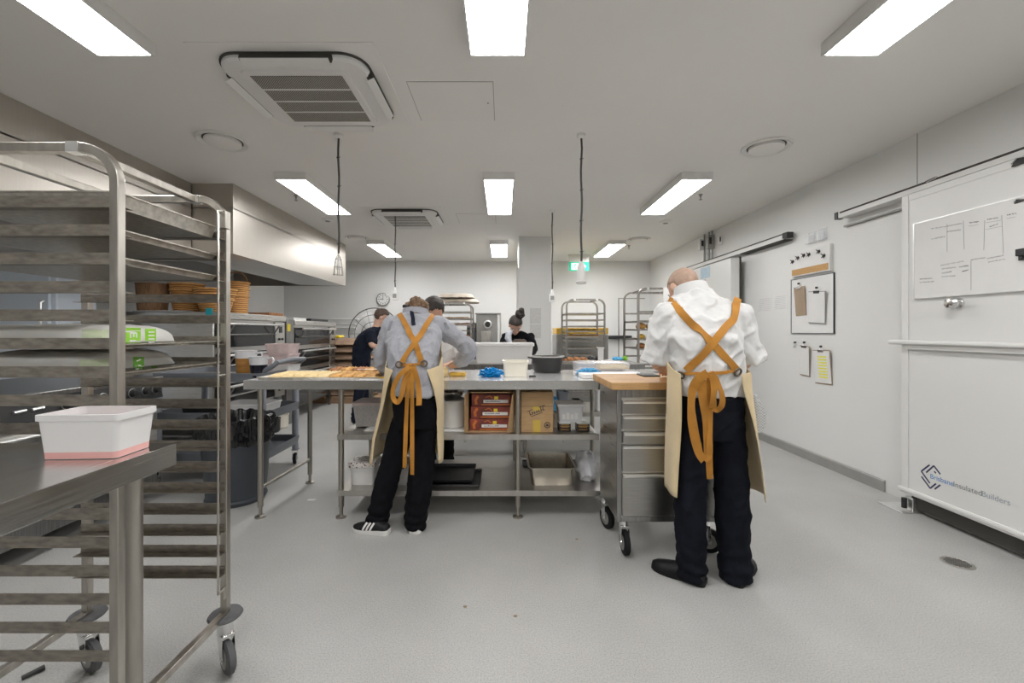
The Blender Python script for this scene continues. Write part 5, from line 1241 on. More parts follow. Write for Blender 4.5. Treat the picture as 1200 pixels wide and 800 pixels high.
t = tubthing('storage_tub', 'large white rectangular tub on the rear bench', 'tub', 'white_pl', (xa+xb)/2, 4.66, (xb-xa)/2, .19, tz, H-(402-CY)/F*4.5, .93, rim=.03, rimw=.012)
# open cardboard box with a white liner
xa, xb = S(509,4.45), S(538,4.45)
t = thing('cardboard_box', 'low open brown cardboard box on the rear bench behind the outstretched grey sleeve', 'box', ((xa+xb)/2, 4.6, tz))
b = MB(); tub_mesh(b, (xa+xb)/2, 4.6, (xb-xa)/2, .16, tz, tz+.11, 1.0, .005, .01, .0, 0, .003); b.build('carton_shell', 'card', t)
b = MB(); b.prism([(xa,4.44,tz+.11),(xb,4.44,tz+.11),(xb+.05,4.42,tz+.04),(xa+.02,4.42,tz+.03)], (0,0,0), (0,.003,0)); b.build('flap', 'card', t)
b = crumple(S(528,4.41), 4.405, tz+.02, .13, .03, .025, 31, .35); tag(b.build('plastic_wrap', 'film', origin=(S(528,4.5),4.5,tz), auto=50), 'loose clear wrap in front of the cardboard box on the rear bench', 'wrap')
t = thing('bread_tray', 'shallow tray of brown rolls on the rear bench right of the dark pot', 'tray', (S(668,4.6), 4.6, tz))
b = MB(); tub_mesh(b, S(672,4.6), 4.6, .16, .15, tz, tz+.03, .97, .003, .006, .004, 0, .02); b.build('tray_body', 'pan', t)
for i in range(4):
    for j in range(2):
        c = V(S(672,4.6)-.11+i*.073, 4.53+j*.12, tz+.006); b = MB(); b.ell(c+V(0,0,.028), .033, .045, .028, 14, 8); tag(b.build('bread_roll', 'bread', origin=c), 'small brown roll in the shallow tray, %s row, %s' % (('front','back')[j], ('leftmost','second from the left','second from the right','rightmost')[i]), 'bread roll', 'brown rolls in the rear tray')
tubthing('lidded_jar', 'white bottle topped jar standing on the rear bench behind the wrapped tray', 'jar', 'white_pl', S(704,4.7), 4.7, .03, .03, tz, tz+.16, .95)
# stuff on the rear bench undershelf seen beneath the prep table
for k, (px, w_, h_, m_, lab) in enumerate(((618,.10,.14,'steel_shelf','stacked steel tin on the rear bench undershelf'), (664,.12,.2,'greyp','grey crate on the rear bench undershelf'), (676,.10,.10,'black','black box on the rear bench undershelf'), (640,.14,.12,'bluecl','blue tub on the rear bench undershelf'), (690,.09,.22,'white_pl','white upright tub on the rear bench undershelf'))):
    xk = S(px,4.6)+(.05*k-.1); tubthing('storage_tub', lab, 'tub', m_, xk*1.0, 4.6+.0*k, w_*.42, .12, .462, .462+h_, .92)
# ------------------------------------------------------------------ drawer cabinet with butcher block top
KX0, KX1, KY0, KY1, KZ0, KZ1 = .655, 1.235, 2.46, 2.90, .205, .966
dc = thing('drawer_cabinet', 'stainless drawer unit on black wheels with butcher block top', 'cabinet', ((KX0+KX1)/2, 2.68, 0))
b = MB(); b.box(KX0, KX1, KY0, KY1, KZ0, KZ1); b.build('body', 'steel', dc, bevel=.004)
b = MB(); b.box(.612, 1.275, 2.415, 2.925, KZ1+.001, KZ1+.043); b.build('wood_top', 'wood', dc, bevel=.004)
b = MB(); b.box(KX0-.003, KX0+.022, KY0-.010, KY0, KZ0, KZ1); b.box(KX1-.022, KX1+.003, KY0-.010, KY0, KZ0, KZ1); b.box(KX0+.022, KX1-.022, KY0-.008, KY0, .920, KZ1); b.box(KX0+.022, KX1-.022, KY0-.010, KY0, KZ0, KZ0+.028); b.build('front_frame', 'steel_dark', dc, bevel=.002)
zz = lambda py: H-(py-CY)/F*2.45
for k, (pt_, pb_) in enumerate(((468,484.5),(486,502.5),(504.5,519),(520.5,552),(554,603.5))):
    z1, z0 = zz(pt_), zz(pb_); off = .016 if k == 2 else 0
    b = MB(); b.box(KX0+.026, KX1-.026, KY0-.016-off, KY0-.001, z0, z1-.004); dd = b.build('drawer', 'steel_drawer', dc, bevel=.002)
    b = MB(); y_ = KY0-.016-off
    b.prism([(KX0+.030,y_,z1-.023),(KX0+.030,y_-.014,z1-.021),(KX0+.030,y_-.018,z1-.010),(KX0+.030,y_-.010,z1-.004),(KX0+.030,y_,z1-.004)], (0,0,0), (KX1-KX0-.060,0,0)); b.build('handle', 'alu', dd)
for (x, y, yaw) in ((KX0+.055,KY0+.06,.0),(KX1-.055,KY0+.06,1.25),(KX0+.02,KY1-.05,.35),(KX1-.055,KY1-.05,.3)): caster(dc, x, y, KZ0, .070, yaw, .034, 'rubber_bk')
# tablet and tea towel
b = MB(); b.box(S(752,2.75), S(772,2.75), 2.72, 2.86, KZ1+.044, KZ1+.052); tag(b.build('tablet', 'black', origin=(S(760,2.75),2.78,KZ1+.044), bevel=.003), 'black tablet lying on the butcher block at the left hand of the white shirted person', 'tablet')
# ------------------------------------------------------------------ background racks, machine
def pan_row(t_, X0, X1, Y0, Y1, zlist, mats, where):
    for k, (z, m_) in enumerate(zip(zlist, mats)):
        if m_ is None: continue
        sheet_pan(X0+.0, X1-.0, Y0+.016, Y1-.016, z+.001, 'sheet pan on %s, number %d from the top' % (where, k+1) if False else 'sheet pan on %s, %s' % (where, ('on its top slide','on its second slide','on its third slide','on its fourth slide','on its fifth slide','on its sixth slide','on its seventh slide')[k]), .018, group='pans in the background racks')
        if m_ != 'empty':
            b = slab(X0+.03, X1-.03, Y0+.05, Y1-.05, z+.004, .035, k*7+X0, .5, 30, 8); tag(b.build('baked_slab', m_, origin=((X0+X1)/2,(Y0+Y1)/2,z+.004), auto=60), 'slab of baked goods on the pan of %s, %s' % (where, ('top level','second level','third level','fourth level','fifth level','sixth level','seventh level')[k]), 'baked goods', 'baked slabs in the background racks')
bs = [1.62-.115*k for k in range(12)]
ra0, ra1 = 6.35, 6.85
xa, xb = S(664,ra0), S(708.5,ra0)
zt_ = H+(CY-351)/F*ra0
sl = [H-(py-CY)/F*ra0 for py in (368,375.5,383,389,395.5,400,409,417,425)]+[.70,.58,.46,.34]
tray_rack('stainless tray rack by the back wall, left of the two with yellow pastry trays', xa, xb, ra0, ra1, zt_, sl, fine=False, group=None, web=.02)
pan_row(None, xa, xb, ra0, ra1, sl[:7], ['empty','empty','empty','yolk','pastry','empty','empty'], 'the pastry rack by the back wall')
# grey cabinet with yellow top behind that rack
t = thing('storage_cabinet', 'grey cabinet with yellow crates on top behind the pastry rack', 'cabinet', (1.35, 7.6, 0))
xa2, xb2 = S(652,7.3), S(713,7.3)
b = MB(); b.box(xa2, xb2, 7.3, 7.9, 0, H-(392-CY)/F*7.3); b.build('body', 'mach', t, bevel=.008)
b = MB(); b.box(xa2+.02, xb2-.02, 7.285, 7.3, .15, H-(396-CY)/F*7.3); dd = b.build('door', 'mach', t, bevel=.004)
b = MB(); b.tube([(xb2-.1,7.285,.8),(xb2-.1,7.25,.82),(xb2-.1,7.25,1.0),(xb2-.1,7.285,1.02)], .01, 8); b.build('handle', 'alu', dd)
b = MB(); b.box(xa2, xb2, 7.3, 7.85, H-(391.5-CY)/F*7.3, H-(384-CY)/F*7.3); tag(b.build('crate_lid', 'yolk', origin=(xa2,7.3,1.3), bevel=.01), 'flat yellow crate lying on the grey cabinet behind the pastry rack', 'crate')
# right background rack
rb0, rb1 = 5.35, 5.95
xa, xb = S(732.5,rb0), S(802,rb0)
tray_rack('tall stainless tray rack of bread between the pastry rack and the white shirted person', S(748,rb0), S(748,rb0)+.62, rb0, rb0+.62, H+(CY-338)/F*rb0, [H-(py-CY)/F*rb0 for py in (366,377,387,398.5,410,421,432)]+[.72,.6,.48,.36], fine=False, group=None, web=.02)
xb_ = S(748,rb0)+.62
def bread(cx, cy, z, n, lab, m_='bread', r=.05):
    for k in range(n):
        c = V(cx+k*r*2.05, cy, z); b = MB(); b.ell(c+V(0,0,r*.72), r, r*1.5, r*.72, 16, 10); tag(b.build('bread_loaf', m_, origin=c), lab + ('' if n == 1 else ', ' + ('leftmost','second from left','third from left','fourth from left','rightmost')[k if k < n-1 else 4]), 'bread', 'loaves on the bread rack')
for k, py in enumerate((377,387,398.5,410)):
    z = H-(py-CY)/F*rb0
    sheet_pan(S(748,rb0), xb_, rb0+.016, rb0+.604, z+.001, 'sheet pan in the bread rack on its %s slide' % ('second','third','fourth','fifth')[k], .015, group='pans in the background racks')
bread(S(748,rb0)+.08, 5.5, H-(387-CY)/F*rb0+.008, 4, 'round brown loaf on the third level of the bread rack', 'pastry', .062)
bread(S(748,rb0)+.08, 5.5, H-(398.5-CY)/F*rb0+.008, 1, 'single orange crusted loaf on the fourth level of the bread rack', 'yolk', .05)
bread(S(748,rb0)+.08, 5.5, H-(410-CY)/F*rb0+.008, 5, 'dark loaf on the fifth level of the bread rack', 'bread', .055)
# white notice on the rack end
c = P(790, 345, rb0-.03); b = MB(); b.box(c.x-.13, c.x+.11, rb0-.018, rb0-.0145, c.z-.11, c.z+.09); tag(b.build('notice_sheet', 'label', origin=c), 'white notice sheet fixed to the top of the bread rack', 'notice')
# far-left-centre rack with sacks on top
rc0 = 7.2; xc0, xc1 = S(512,rc0), S(552,rc0)
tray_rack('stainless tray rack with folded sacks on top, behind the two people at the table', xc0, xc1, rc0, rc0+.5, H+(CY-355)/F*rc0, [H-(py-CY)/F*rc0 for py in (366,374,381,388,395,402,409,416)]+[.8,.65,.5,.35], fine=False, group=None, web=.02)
pan_row(None, xc0, xc1, rc0, rc0+.5, [H-(py-CY)/F*rc0 for py in (366,374,381,388,395,402)], ['empty','pastry','bread','empty','bread','pastry'], 'the rack behind the two people')
ztc = H+(CY-355)/F*rc0+.014
for k, (dx, hx_, h_) in enumerate(((.0,.33,.075),(-.06,.30,.085))):
    sack((xc0+xc1)/2+dx+.08, rc0+.25, hx_, .22, ztc+k*.078, h_, 55+k*9, 'folded_sack', ('lower','upper')[k]+' of the folded beige sacks on top of the rack behind the two people', 'sack', M('beige_sack_%d' % k, (.50,.44,.37), .85, 0, .2, 9), None)
# grey mixing machine
t = thing('mixing_machine', 'grey dough machine with round black port by the back wall', 'machine', (S(572,7.6), 7.9, 0))
xm0, xm1 = S(558,7.6), S(583,7.6); zt_ = H+(CY-368)/F*7.6
b = MB(); b.box(xm0, xm1, 7.6, 8.2, .12, zt_); b.build('housing', 'mach', t, bevel=.012)
b = MB(); b.box(xm0-.02, xm1+.06, 7.58, 8.2, zt_, zt_+.02); b.build('top_plate', 'steel_dark', t)
b = MB(); b.lathe((S(571.5,7.6),7.6,H+(CY-380)/F*7.6), [(.075,0),(.075,-.03),(.055,-.034),(.055,-.01),(.001,-.01)], 24, 'y'); b.build('port', 'alu', t)
b = MB(); b.lathe((S(571.5,7.6),7.6,H+(CY-380)/F*7.6), [(.050,-.012),(.045,-.036),(.001,-.036)], 24, 'y'); b.build('port_plug', 'black', t)
b = MB(); b.box(S(564,7.6), S(575,7.6), 7.57, 7.6, H-(408-CY)/F*7.6, H-(388-CY)/F*7.6); b.build('front_panel', 'steel_shelf', t, bevel=.003)
b = MB(); b.tube([(xm1+.05,7.7,.2),(xm1+.05,7.7,zt_)], .012, 8); b.build('side_post', 'steel', t)
b = MB(); 
for (x,y) in ((xm0+.05,7.66),(xm1-.05,7.66),(xm0+.05,8.14),(xm1-.05,8.14)): b.cyl((x,y,.06), .025, .12, n=10)
b.build('feet', 'black', t)
# a blue-grey screen cabinet left of it
t = thing('control_cabinet', 'small blue grey control cabinet between the sack rack and the dough machine', 'cabinet', (S(553,7.75), 7.9, 0))
b = MB(); b.box(S(547,7.8), S(557.5,7.8), 7.8, 8.2, .0, H+(CY-378)/F*7.8); b.build('body', M('blue_grey_panel', (.22,.26,.33), .4), t, bevel=.006)
b = MB(); b.box(S(548,7.8), S(557,7.8), 7.79, 7.8, H+(CY-384)/F*7.8, H+(CY-379.5)/F*7.8); b.build('display', 'label', t)
# door frame line and wall rail behind the racks
b = MB(); x_ = S(725,YB); b.box(x_-.012, x_+.012, YB-.006, YB, 0, 2.0); b.box(x_, x_+.55, YB-.006, YB, 1.98, 2.0); tr5 = struct(b.build('trim_5', 'line'))
b = MB(); b.box(S(713,8.9), S(740,8.9), 8.86, YB, H-(397-CY)/F*8.9, H-(393-CY)/F*8.9); tag(b.build('wall_bar', 'black', origin=(S(725,8.9),8.9,1.1), bevel=.01), 'black horizontal rail on the back wall between the two racks', 'rail')
# odds on the counter in front of the background racks
for k, (px, py, w_, h_, m_, lab) in enumerate(((694,421,.14,.06,'black','heap of black tongs on the rear bench'), (722,421,.12,.05,'bluecl','small blue packet on the rear bench'), (731,420,.05,.06,'green','small green packet on the rear bench'))):
    c = V(S(px,4.9), 4.85, tz); b = crumple(c.x, c.y, tz+h_*.45, w_/2, .05, h_/2, 60+k, .4, 24, 12, 4); tag(b.build('small_packet', m_, origin=c, auto=40), lab, 'packet')
# ------------------------------------------------------------------ people
def remeshed(mb, voxel, smooth=4):
    me = bpy.data.meshes.new('tmp'); me.from_pydata([v for v in mb.v], [], mb.f); me.validate()
    bm = bmesh.new(); bm.from_mesh(me); bmesh.ops.recalc_face_normals(bm, faces=bm.faces); bm.to_mesh(me); bm.free()
    ob = bpy.data.objects.new('tmp', me); COL.objects.link(ob)
    r = ob.modifiers.new('r', 'REMESH'); r.mode = 'VOXEL'; r.voxel_size = voxel; r.use_smooth_shade = True
    s = ob.modifiers.new('s', 'SMOOTH'); s.factor = .5; s.iterations = smooth
    dg = bpy.context.evaluated_depsgraph_get(); out = bpy.data.meshes.new_from_object(ob.evaluated_get(dg))
    bpy.data.objects.remove(ob); bpy.data.meshes.remove(me); return out
def place_mesh(me, name, mat, parent, disp=None):
    o0 = Vector(parent['_o'])
    if disp:
        nr = [v.normal.copy() for v in me.vertices]
        for v, n_ in zip(me.vertices, nr): v.co += n_*disp(v.co, n_)
    bvh = BVHTree.FromPolygons([v.co.copy() for v in me.vertices], [tuple(p.vertices) for p in me.polygons])
    for v in me.vertices: v.co -= o0
    me.name = name; me.materials.clear(); me.materials.append(MT[mat])
    for p in me.polygons: p.use_smooth = True
    ob = bpy.data.objects.new(name, me); COL.objects.link(ob); ob.parent = parent; ob['_o'] = tuple(o0)
    return ob, bvh
def catmull(pts, n=5):
    out = []; m = len(pts)
    for i in range(m-1):
        p0, p1, p2, p3 = pts[max(i-1,0)], pts[i], pts[i+1], pts[min(i+2,m-1)]
        for k in range(n):
            t = k/n
            f_ = lambda a,b_,c,d: .5*((2*b_)+(-a+c)*t+(2*a-5*b_+4*c-d)*t*t+(-a+3*b_-3*c+d)*t**3)
            out.append(Vector([f_(p0[q],p1[q],p2[q],p3[q]) for q in range(len(p1))]) if not isinstance(p1, float) else f_(p0,p1,p2,p3))
    out.append(pts[-1]); return out
def limb(b, pts, rad, n=14, ends=True):
    P_ = [Vector((*p, r)) for p, r in zip(pts, rad)]
    m = len(P_); out = []
    for i in range(m-1):
        for k in range(6): out.append(P_[i].lerp(P_[i+1], k/6))
    out.append(P_[-1])
    # soften the bend
    for it in range(2): out = [out[0]]+[(out[i-1]+out[i]*2+out[i+1])/4 for i in range(1, len(out)-1)]+[out[-1]]
    b.tube([Vector(p[:3]) for p in out], [p[3] for p in out], n)
    if ends:
        b.ell(pts[0], rad[0], rad[0], rad[0]); b.ell(pts[-1], rad[-1], rad[-1], rad[-1])
def torso(b, rings, n=28, e=2.5):
    """rings: (centre, half width, half depth, right, forward)"""
    R_ = []
    for (c, w, d, rt, fw) in rings:
        rg_ = []
        for k in range(n):
            a = 2*math.pi*k/n; ca, sa = math.cos(a), math.sin(a)
            x = math.copysign(abs(ca)**(2/e), ca); y = math.copysign(abs(sa)**(2/e), sa)
            rg_.append(Vector(c)+rt*x*w+fw*y*d)
        R_.append(rg_)
    # interpolate
    out = []
    for i in range(len(R_)-1):
        for k in range(4):
            t = k/4; out.append([p.lerp(q, t) for p, q in zip(R_[i], R_[i+1])])
    out.append(R_[-1]); b.rings(out)
def hand(b, wrist, d, palm_n, thumb_side, curl=.35, s=1.0):
    """d: direction of fingers, palm_n: direction the palm faces, thumb_side: direction towards the thumb"""
    d = d.normalized(); sd = (thumb_side-d*thumb_side.dot(d)).normalized(); pn = d.cross(sd).normalized()
    if pn.dot(palm_n) < 0: pn = -pn
    pc = wrist+d*.045*s
    b.ell(pc, .046*s, .036*s, .014*s, 14, 8, d, sd, pn); b.obox(pc+d*.004, d, sd, pn, .036*s, .034*s, .009*s)
    b.tube([wrist-d*.03, wrist+d*.02], [.024*s, .025*s], 12)
    for k, (off, L) in enumerate(((.030,.072),(.010,.080),(-.010,.075),(-.029,.058))):
        base = wrist+d*.078*s+sd*off*s; a = curl*(.7+.15*k); p = base; pts = [base-d*.02*s, base]
        dirv = d.copy()
        for seg in (.45, .32, .23):
            dirv = (dirv*math.cos(a)+pn*math.sin(a)).normalized(); pn2 = pn
            p = p+dirv*L*seg*s*1.05; pts.append(p.copy()); a *= 1.0
            dirv = (dirv+pn*a*.8).normalized()
        b.tube(pts, [.0095*s, .0092*s, .0085*s, .0078*s, .0062*s], 8)
    tb_ = wrist+d*.022*s+sd*.026*s; td = (d*.65+sd*.75+pn*.25).normalized()
    b.tube([tb_-td*.01, tb_+td*.03*s, tb_+td*.05*s+pn*.006, tb_+td*.065*s+d*.012+pn*.012], [.013*s, .0115*s, .010*s, .0075*s], 8)
def head(b, c, fw, up, s=1.0):
    fw = fw.normalized(); up = (up-fw*up.dot(fw)).normalized(); rt = fw.cross(up).normalized()
    q = lambda x, y, z: c+(rt*x+fw*y+up*z)*s
    b.ell(q(0,-.008,.028), .076*s, .095*s, .090*s, 22, 14, rt, fw, up)      # cranium
    b.ell(q(0,.022,-.035), .060*s, .068*s, .075*s, 18, 12, rt, fw, up)      # face
    b.ell(q(0,.055,-.088), .030*s, .030*s, .024*s, 12, 8, rt, fw, up)       # chin
    b.ell(q(0,.075,.030), .045*s, .016*s, .014*s, 12, 8, rt, fw, up)        # brow
    b.tube([q(0,.088,.018), q(0,.100,-.008), q(0,.112,-.026)], [.007*s,.009*s,.012*s], 10)
    b.ell(q(0,.108,-.030), .015*s, .010*s, .009*s, 10, 8, rt, fw, up)
    b.ell(q(0,.088,-.058), .022*s, .009*s, .010*s, 10, 8, rt, fw, up)
    for sx in (-1, 1):
        b.ell(q(sx*.036,.066,-.022), .020*s, .020*s, .020*s, 10, 8, rt, fw, up)
        b.ell(q(sx*.078,-.004,-.008), .008*s, .020*s, .032*s, 12, 8, (rt+fw*-.3*sx).normalized(), (fw+rt*.3*sx).normalized(), up)
    return q, rt, fw, up
def eyes_lips(t, q, rt, fw, up, body, s=1.0):
    for sx in (-1, 1):
        b = MB(); b.ell(q(sx*.031,.083,.006), .013*s, .009*s, .0085*s, 12, 8, rt, fw, up); b.build('eye', 'eye', t)
        b = MB(); b.ell(q(sx*.031,.0905,.004), .0055*s, .003*s, .0055*s, 10, 6, rt, fw, up); b.build('iris', 'iris', t)
        b = MB(); b.ribbon([q(sx*.014,.093,.024), q(sx*.032,.091,.030), q(sx*.052,.076,.024)], .007*s, .004, fw); b.build('eyebrow', 'hair_dk', t)
    b = MB(); b.ell(q(0,.096,-.058), .024*s, .005*s, .0055*s, 12, 6, rt, fw, up); b.build('lips', 'lip', t)
def folds(seed, amp=.006, fx=9, fz=3.2, fine=.0015):
    def f(p, n_):
        a = noise.noise(V(p.x*fx+seed+p.z*2.5, p.y*fx, p.z*fz))
        a2 = noise.noise(V(p.x*fx*1.7-p.z*7+seed, p.y*fx*1.7, p.z*fz*2.2+seed))
        a3 = noise.noise(V(p.x*fx*3.1+p.z*9, p.y*fx*3.1, p.z*fz*4+seed*2))
        return amp*((1-min(1, abs(a)*3.2))*1.3-.35)+amp*((1-min(1, abs(a2)*3.4))*.8-.25)+amp*.35*a3+fine*noise.noise(p*60)
    return f
def shoe(t, heel, toe, mat, sole_mat, w=.047, stripes=None, hgt=.085, sole=.022, laces=True):
    heel = V(heel[0], heel[1], 0); toe = V(toe[0], toe[1], 0); d = (toe-heel).normalized(); L = (toe-heel).length; sd = V(-d.y, d.x, 0)
    prof = [(0,.55,.42),(.04,.78,.58),(.12,.88,.66),(.25,.86,.80),(.38,.86,.90),(.5,.94,.72),(.65,1.04,.60),(.8,1.0,.50),(.92,.78,.42),(1.0,.35,.30)]
    rings = []
    for (u, ww, hh) in prof:
        c = heel+d*L*u; rings.append([c+sd*w*ww*x*(1-.25*max(0,z-.5))+V(0,0,sole*.6+(hgt*hh)*z) for x, z in ((-.9,0),(-1,.25),(-.92,.6),(-.6,.9),(0,1.0),(.6,.9),(.92,.6),(1,.25),(.9,0))])
    b = MB(); b.rings(rings); up_ = b.build('shoe', mat, t, auto=60)
    b = MB(); rings = []
    for (u, ww, hh) in prof:
        c = heel+d*(L*u*1.02-.003); k = sole*(1.15 if u < .3 else 1.0)
        rings.append([c+sd*w*ww*1.06*x+V(0,0,z*k+.001) for x, z in ((-.94,0),(-1,.4),(-.97,1),(.97,1),(1,.4),(.94,0))])
    b.rings(rings); b.build('sole', sole_mat, up_, auto=60)
    if laces:
        b = MB()
        for u in (.42,.48,.54,.60):
            c = heel+d*L*u; h_ = sole*.6+hgt*(.95 if u < .45 else .80 if u < .5 else .70 if u < .57 else .64)+.003
            b.tube([c-sd*w*.5+V(0,0,h_-.010), c+V(0,0,h_+.001), c+sd*w*.5+V(0,0,h_-.010)], .0025, 6)
        b.build('laces', 'label' if stripes else mat, up_)
    if stripes:
        for s in (-1, 1):
            for u in (.40,.50,.60):
                c0 = heel+d*L*(u+.05)+sd*s*(w*1.005)+V(0,0,sole+.002); c1 = heel+d*L*(u-.05)+sd*s*(w*.66)+V(0,0,sole+hgt*.60)
                b = MB(); b.ribbon([c0, (c0+c1)/2+sd*s*.008, c1], .012, .002, (sd*s+V(0,0,.4)).normalized()); b.build('shoe_stripe', stripes, up_)
def person(name_label, J, base, sex='m', skin='skin', top=None, trousers=None, shoes=None, head_s=1.0, voxel=.006, sleeves='long', hair=None, folds_amp=.006, hands=None, faced=True, cat='person'):
    t = thing('person', name_label, cat, base)
    rt = J['right'].normalized(); fw = J['fwd'].normalized()
    sp = J['spine']       # list of (centre, half width, half depth) of the CLOTHED outline from crotch to neck base
    # ---- body
    b = MB()
    def tr(c): return c
    torso(b, [(c, w*(.80 if trousers and c.z < trousers['top']+.08 else .88), d*(.76 if trousers and c.z < trousers['top']+.08 else .84), rt, fw) for c, w, d in sp])
    nk, hc = J['neck'], J['head']; hf, hu = J['head_fwd'], J['head_up']
    limb(b, [nk-(hc-nk)*.25, nk, hc-hu.normalized()*.045-hf.normalized()*.025], [.066, .056, .052])
    q, hr, hfw, hup = head(b, hc, hf, hu, head_s)
    for s in ('L', 'R'):
        sh, el, wr_ = J['sh'+s], J['el'+s], J['wr'+s]
        limb(b, [sh, el, wr_], [.048, .038, .025]); b.ell(sh, .052, .052, .052)
        hd = J.get('hd'+s, (wr_-el).normalized()+fw*.5)
        hand(b, wr_, hd, V(0,0,-1), (rt if s == 'L' else -rt)*1.0, J.get('curl', .35), 1.0 if sex == 'm' else .93)
        hp, kn, an = J['hp'+s], J['kn'+s], J['an'+s]
        limb(b, [hp, kn, an], [.060, .048, .036])
    me = remeshed(b, voxel, 3); body, bv = place_mesh(me, 'body', skin, t)
    if faced: eyes_lips(t, q, hr, hfw, hup, body, head_s)
    # ---- trousers
    if trousers:
        b = MB(); rr_ = trousers['r']
        sps = [r_ for r_ in sp if r_[0].z < trousers['top']+.02]
        tp = [(c, w*trousers.get('kw', .97), d*.97, rt, fw) for c, w, d in sps]; torso(b, tp)
        for s in ('L', 'R'):
            k2 = rr_ if s == 'L' or 'rR' not in trousers else trousers['rR']
            limb(b, [J['hp'+s], J['kn'+s], J['an'+s]+V(0,0,-.02), J['an'+s]+V(0,0,-.045)], k2, 16)
        me = remeshed(b, voxel+.001, 4)
        zs_ = J['anL'].z
        f1 = folds(trousers.get('seed', 3), folds_amp*.62, 6, 3.5)
        def fd(p, n_):
            e = f1(p, n_); lo = max(0, 1-(p.z-.05)/.22)      # cloth gathers in horizontal folds over the shoe
            return e+lo*.006*math.sin(p.z*95+3*noise.noise(p*9))
        place_mesh(me, 'trousers', trousers['mat'], t, fd)
    # ---- top garment
    bvt = None
    if top:
        b = MB(); torso(b, [(c, w, d, rt, fw) for c, w, d in sp if c.z > top['hem']-.03])
        for s in ('L', 'R'):
            sh, el, wr_ = J['sh'+s], J['el'+s], J['wr'+s]; ra = top['ra']
            if sleeves == 'long': limb(b, [sh, el, wr_-(wr_-el)*.06], ra)
            else: limb(b, [sh, sh.lerp(el, .5), sh.lerp(el, top.get('cut', .86))], ra, 16, False)
            b.ell(sh, ra[0]*1.02, ra[0]*1.02, ra[0]*1.0)
        me = remeshed(b, voxel+.001, 5)
        topo, bvt = place_mesh(me, top['name'], top['mat'], t, folds(top.get('seed', 11), folds_amp*1.25, top.get('fx', 8), top.get('fz', 3.5)))
        if top.get('collar'):
            b = MB(); n = 20; ax = V(-.12,.30,.94).normalized(); a1 = ax.cross(rt).normalized(); a2 = a1.cross(ax).normalized(); rings = []
            for (r, h_) in ((.094,-.040),(.088,.015),(.083,.042),(.076,.040),(.078,.0),(.084,-.040)):
                rings.append([nk+ax*(h_+.004)+a2*math.cos(2*math.pi*k/n)*r*1.08+a1*math.sin(2*math.pi*k/n)*r for k in range(n)])
            b.rings(rings, cap=False, closed=True); b.build('collar', top['collar'], topo, auto=60)
    return t, bvt, (q, hr, hfw, hup)
def hair_cap(t, H_, mat, s=1.0, low=-.02, bun=None, extra=0, name='hair', puff=.006, front=.045, fuzz=.004):
    q, rt, fw, up = H_
    n, m = 40, 26; rings = []; vs = []; fs = []
    base = [(q(0,-.008,.028), .076, .095, .090)]
    for i in range(m+1):
        ph = math.pi*i/m
        for k in range(n):
            a = 2*math.pi*k/n; x, y, z = math.sin(ph)*math.cos(a), math.sin(ph)*math.sin(a), math.cos(ph)
            r_ = 1+(puff+extra*max(0, -y+.3))/.09+fuzz/.09*noise.noise(V(x*7, y*7, z*3))
            vs.append(q(x*.076*r_, -.008+y*.095*r_, .028+z*.090*r_))
    def keep(i, k):
        ph = math.pi*(i+.5)/m; a = 2*math.pi*(k+.5)/n; y = math.sin(ph)*math.sin(a); z = math.cos(ph)
        if y > .35: return z > .35+front*4*(y-.35)
        if y > -.15: return z > -.15+(.9*(y+.15))
        return z*.09+.028 > low-.04
    for i in range(m):
        for k in range(n):
            if keep(i, k): fs.append((i*n+k, i*n+(k+1)%n, (i+1)*n+(k+1)%n, (i+1)*n+k))
    b = MB(); b.add(vs, fs); h = b.build(name, mat, t, auto=80)
    bm = bmesh.new(); bm.from_mesh(h.data); bmesh.ops.delete(bm, geom=[v for v in bm.verts if not v.link_faces], context='VERTS'); bmesh.ops.remove_doubles(bm, verts=bm.verts, dist=.0005); bm.to_mesh(h.data); bm.free()
    so = h.modifiers.new('thick', 'SOLIDIFY'); so.thickness = .008; so.offset = -.6
    if bun:
        for (c, r_, sd_) in bun:
            b = MB(); rings = []
            for i in range(15):
                ph = -math.pi/2+math.pi*max(.05,min(13.95,i))/14; rg_ = []
                for k in range(22):
                    d_ = V(math.cos(ph)*math.cos(2*math.pi*k/22), math.cos(ph)*math.sin(2*math.pi*k/22), math.sin(ph))
                    rg_.append(c+d_*r_*(1+.22*noise.noise(d_*3.2+V(sd_,0,0))+.06*math.sin(18*ph+6*d_.x)))
                rings.append(rg_)
            b.rings(rings); b.build('hair_bun', mat, h)
    return h
def caster_hit(bvh):
    eye = V(0,0,H)
    def hit(px, py, off=.004):
        d = V((px-CX)/F, 1, -(py-CY)/F).normalized(); loc, nn, i, dist = bvh.ray_cast(eye, d)
        return None if loc is None else (loc+nn*off if nn.dot(d) < 0 else loc-nn*off, nn if nn.dot(d) < 0 else -nn)
    return hit
def strap(t, hit, path, w, name='strap', off=.005, n=16, mat='strap', parent=None):
    pts, ns = [], []
    m = len(path)-1
    for i in range(m*n+1):
        k = min(i//n, m-1); u = (i-k*n)/n; px = path[k][0]*(1-u)+path[k+1][0]*u; py = path[k][1]*(1-u)+path[k+1][1]*u
        h_ = hit(px, py, off)
        if h_: pts.append(h_[0]); ns.append(h_[1])
    if len(pts) < 3: return
    for it in range(4):
        pts = [pts[0]]+[(pts[i-1]+pts[i]*2+pts[i+1])/4 for i in range(1, len(pts)-1)]+[pts[-1]]
        ns = [ns[0]]+[(ns[i-1]+ns[i]*2+ns[i+1]).normalized() for i in range(1, len(ns)-1)]+[ns[-1]]
    b = MB(); b.ribbon([p+n_*.003 for p, n_ in zip(pts, ns)], w, .0035, ns); return b.build(name, mat, parent or t, auto=60)
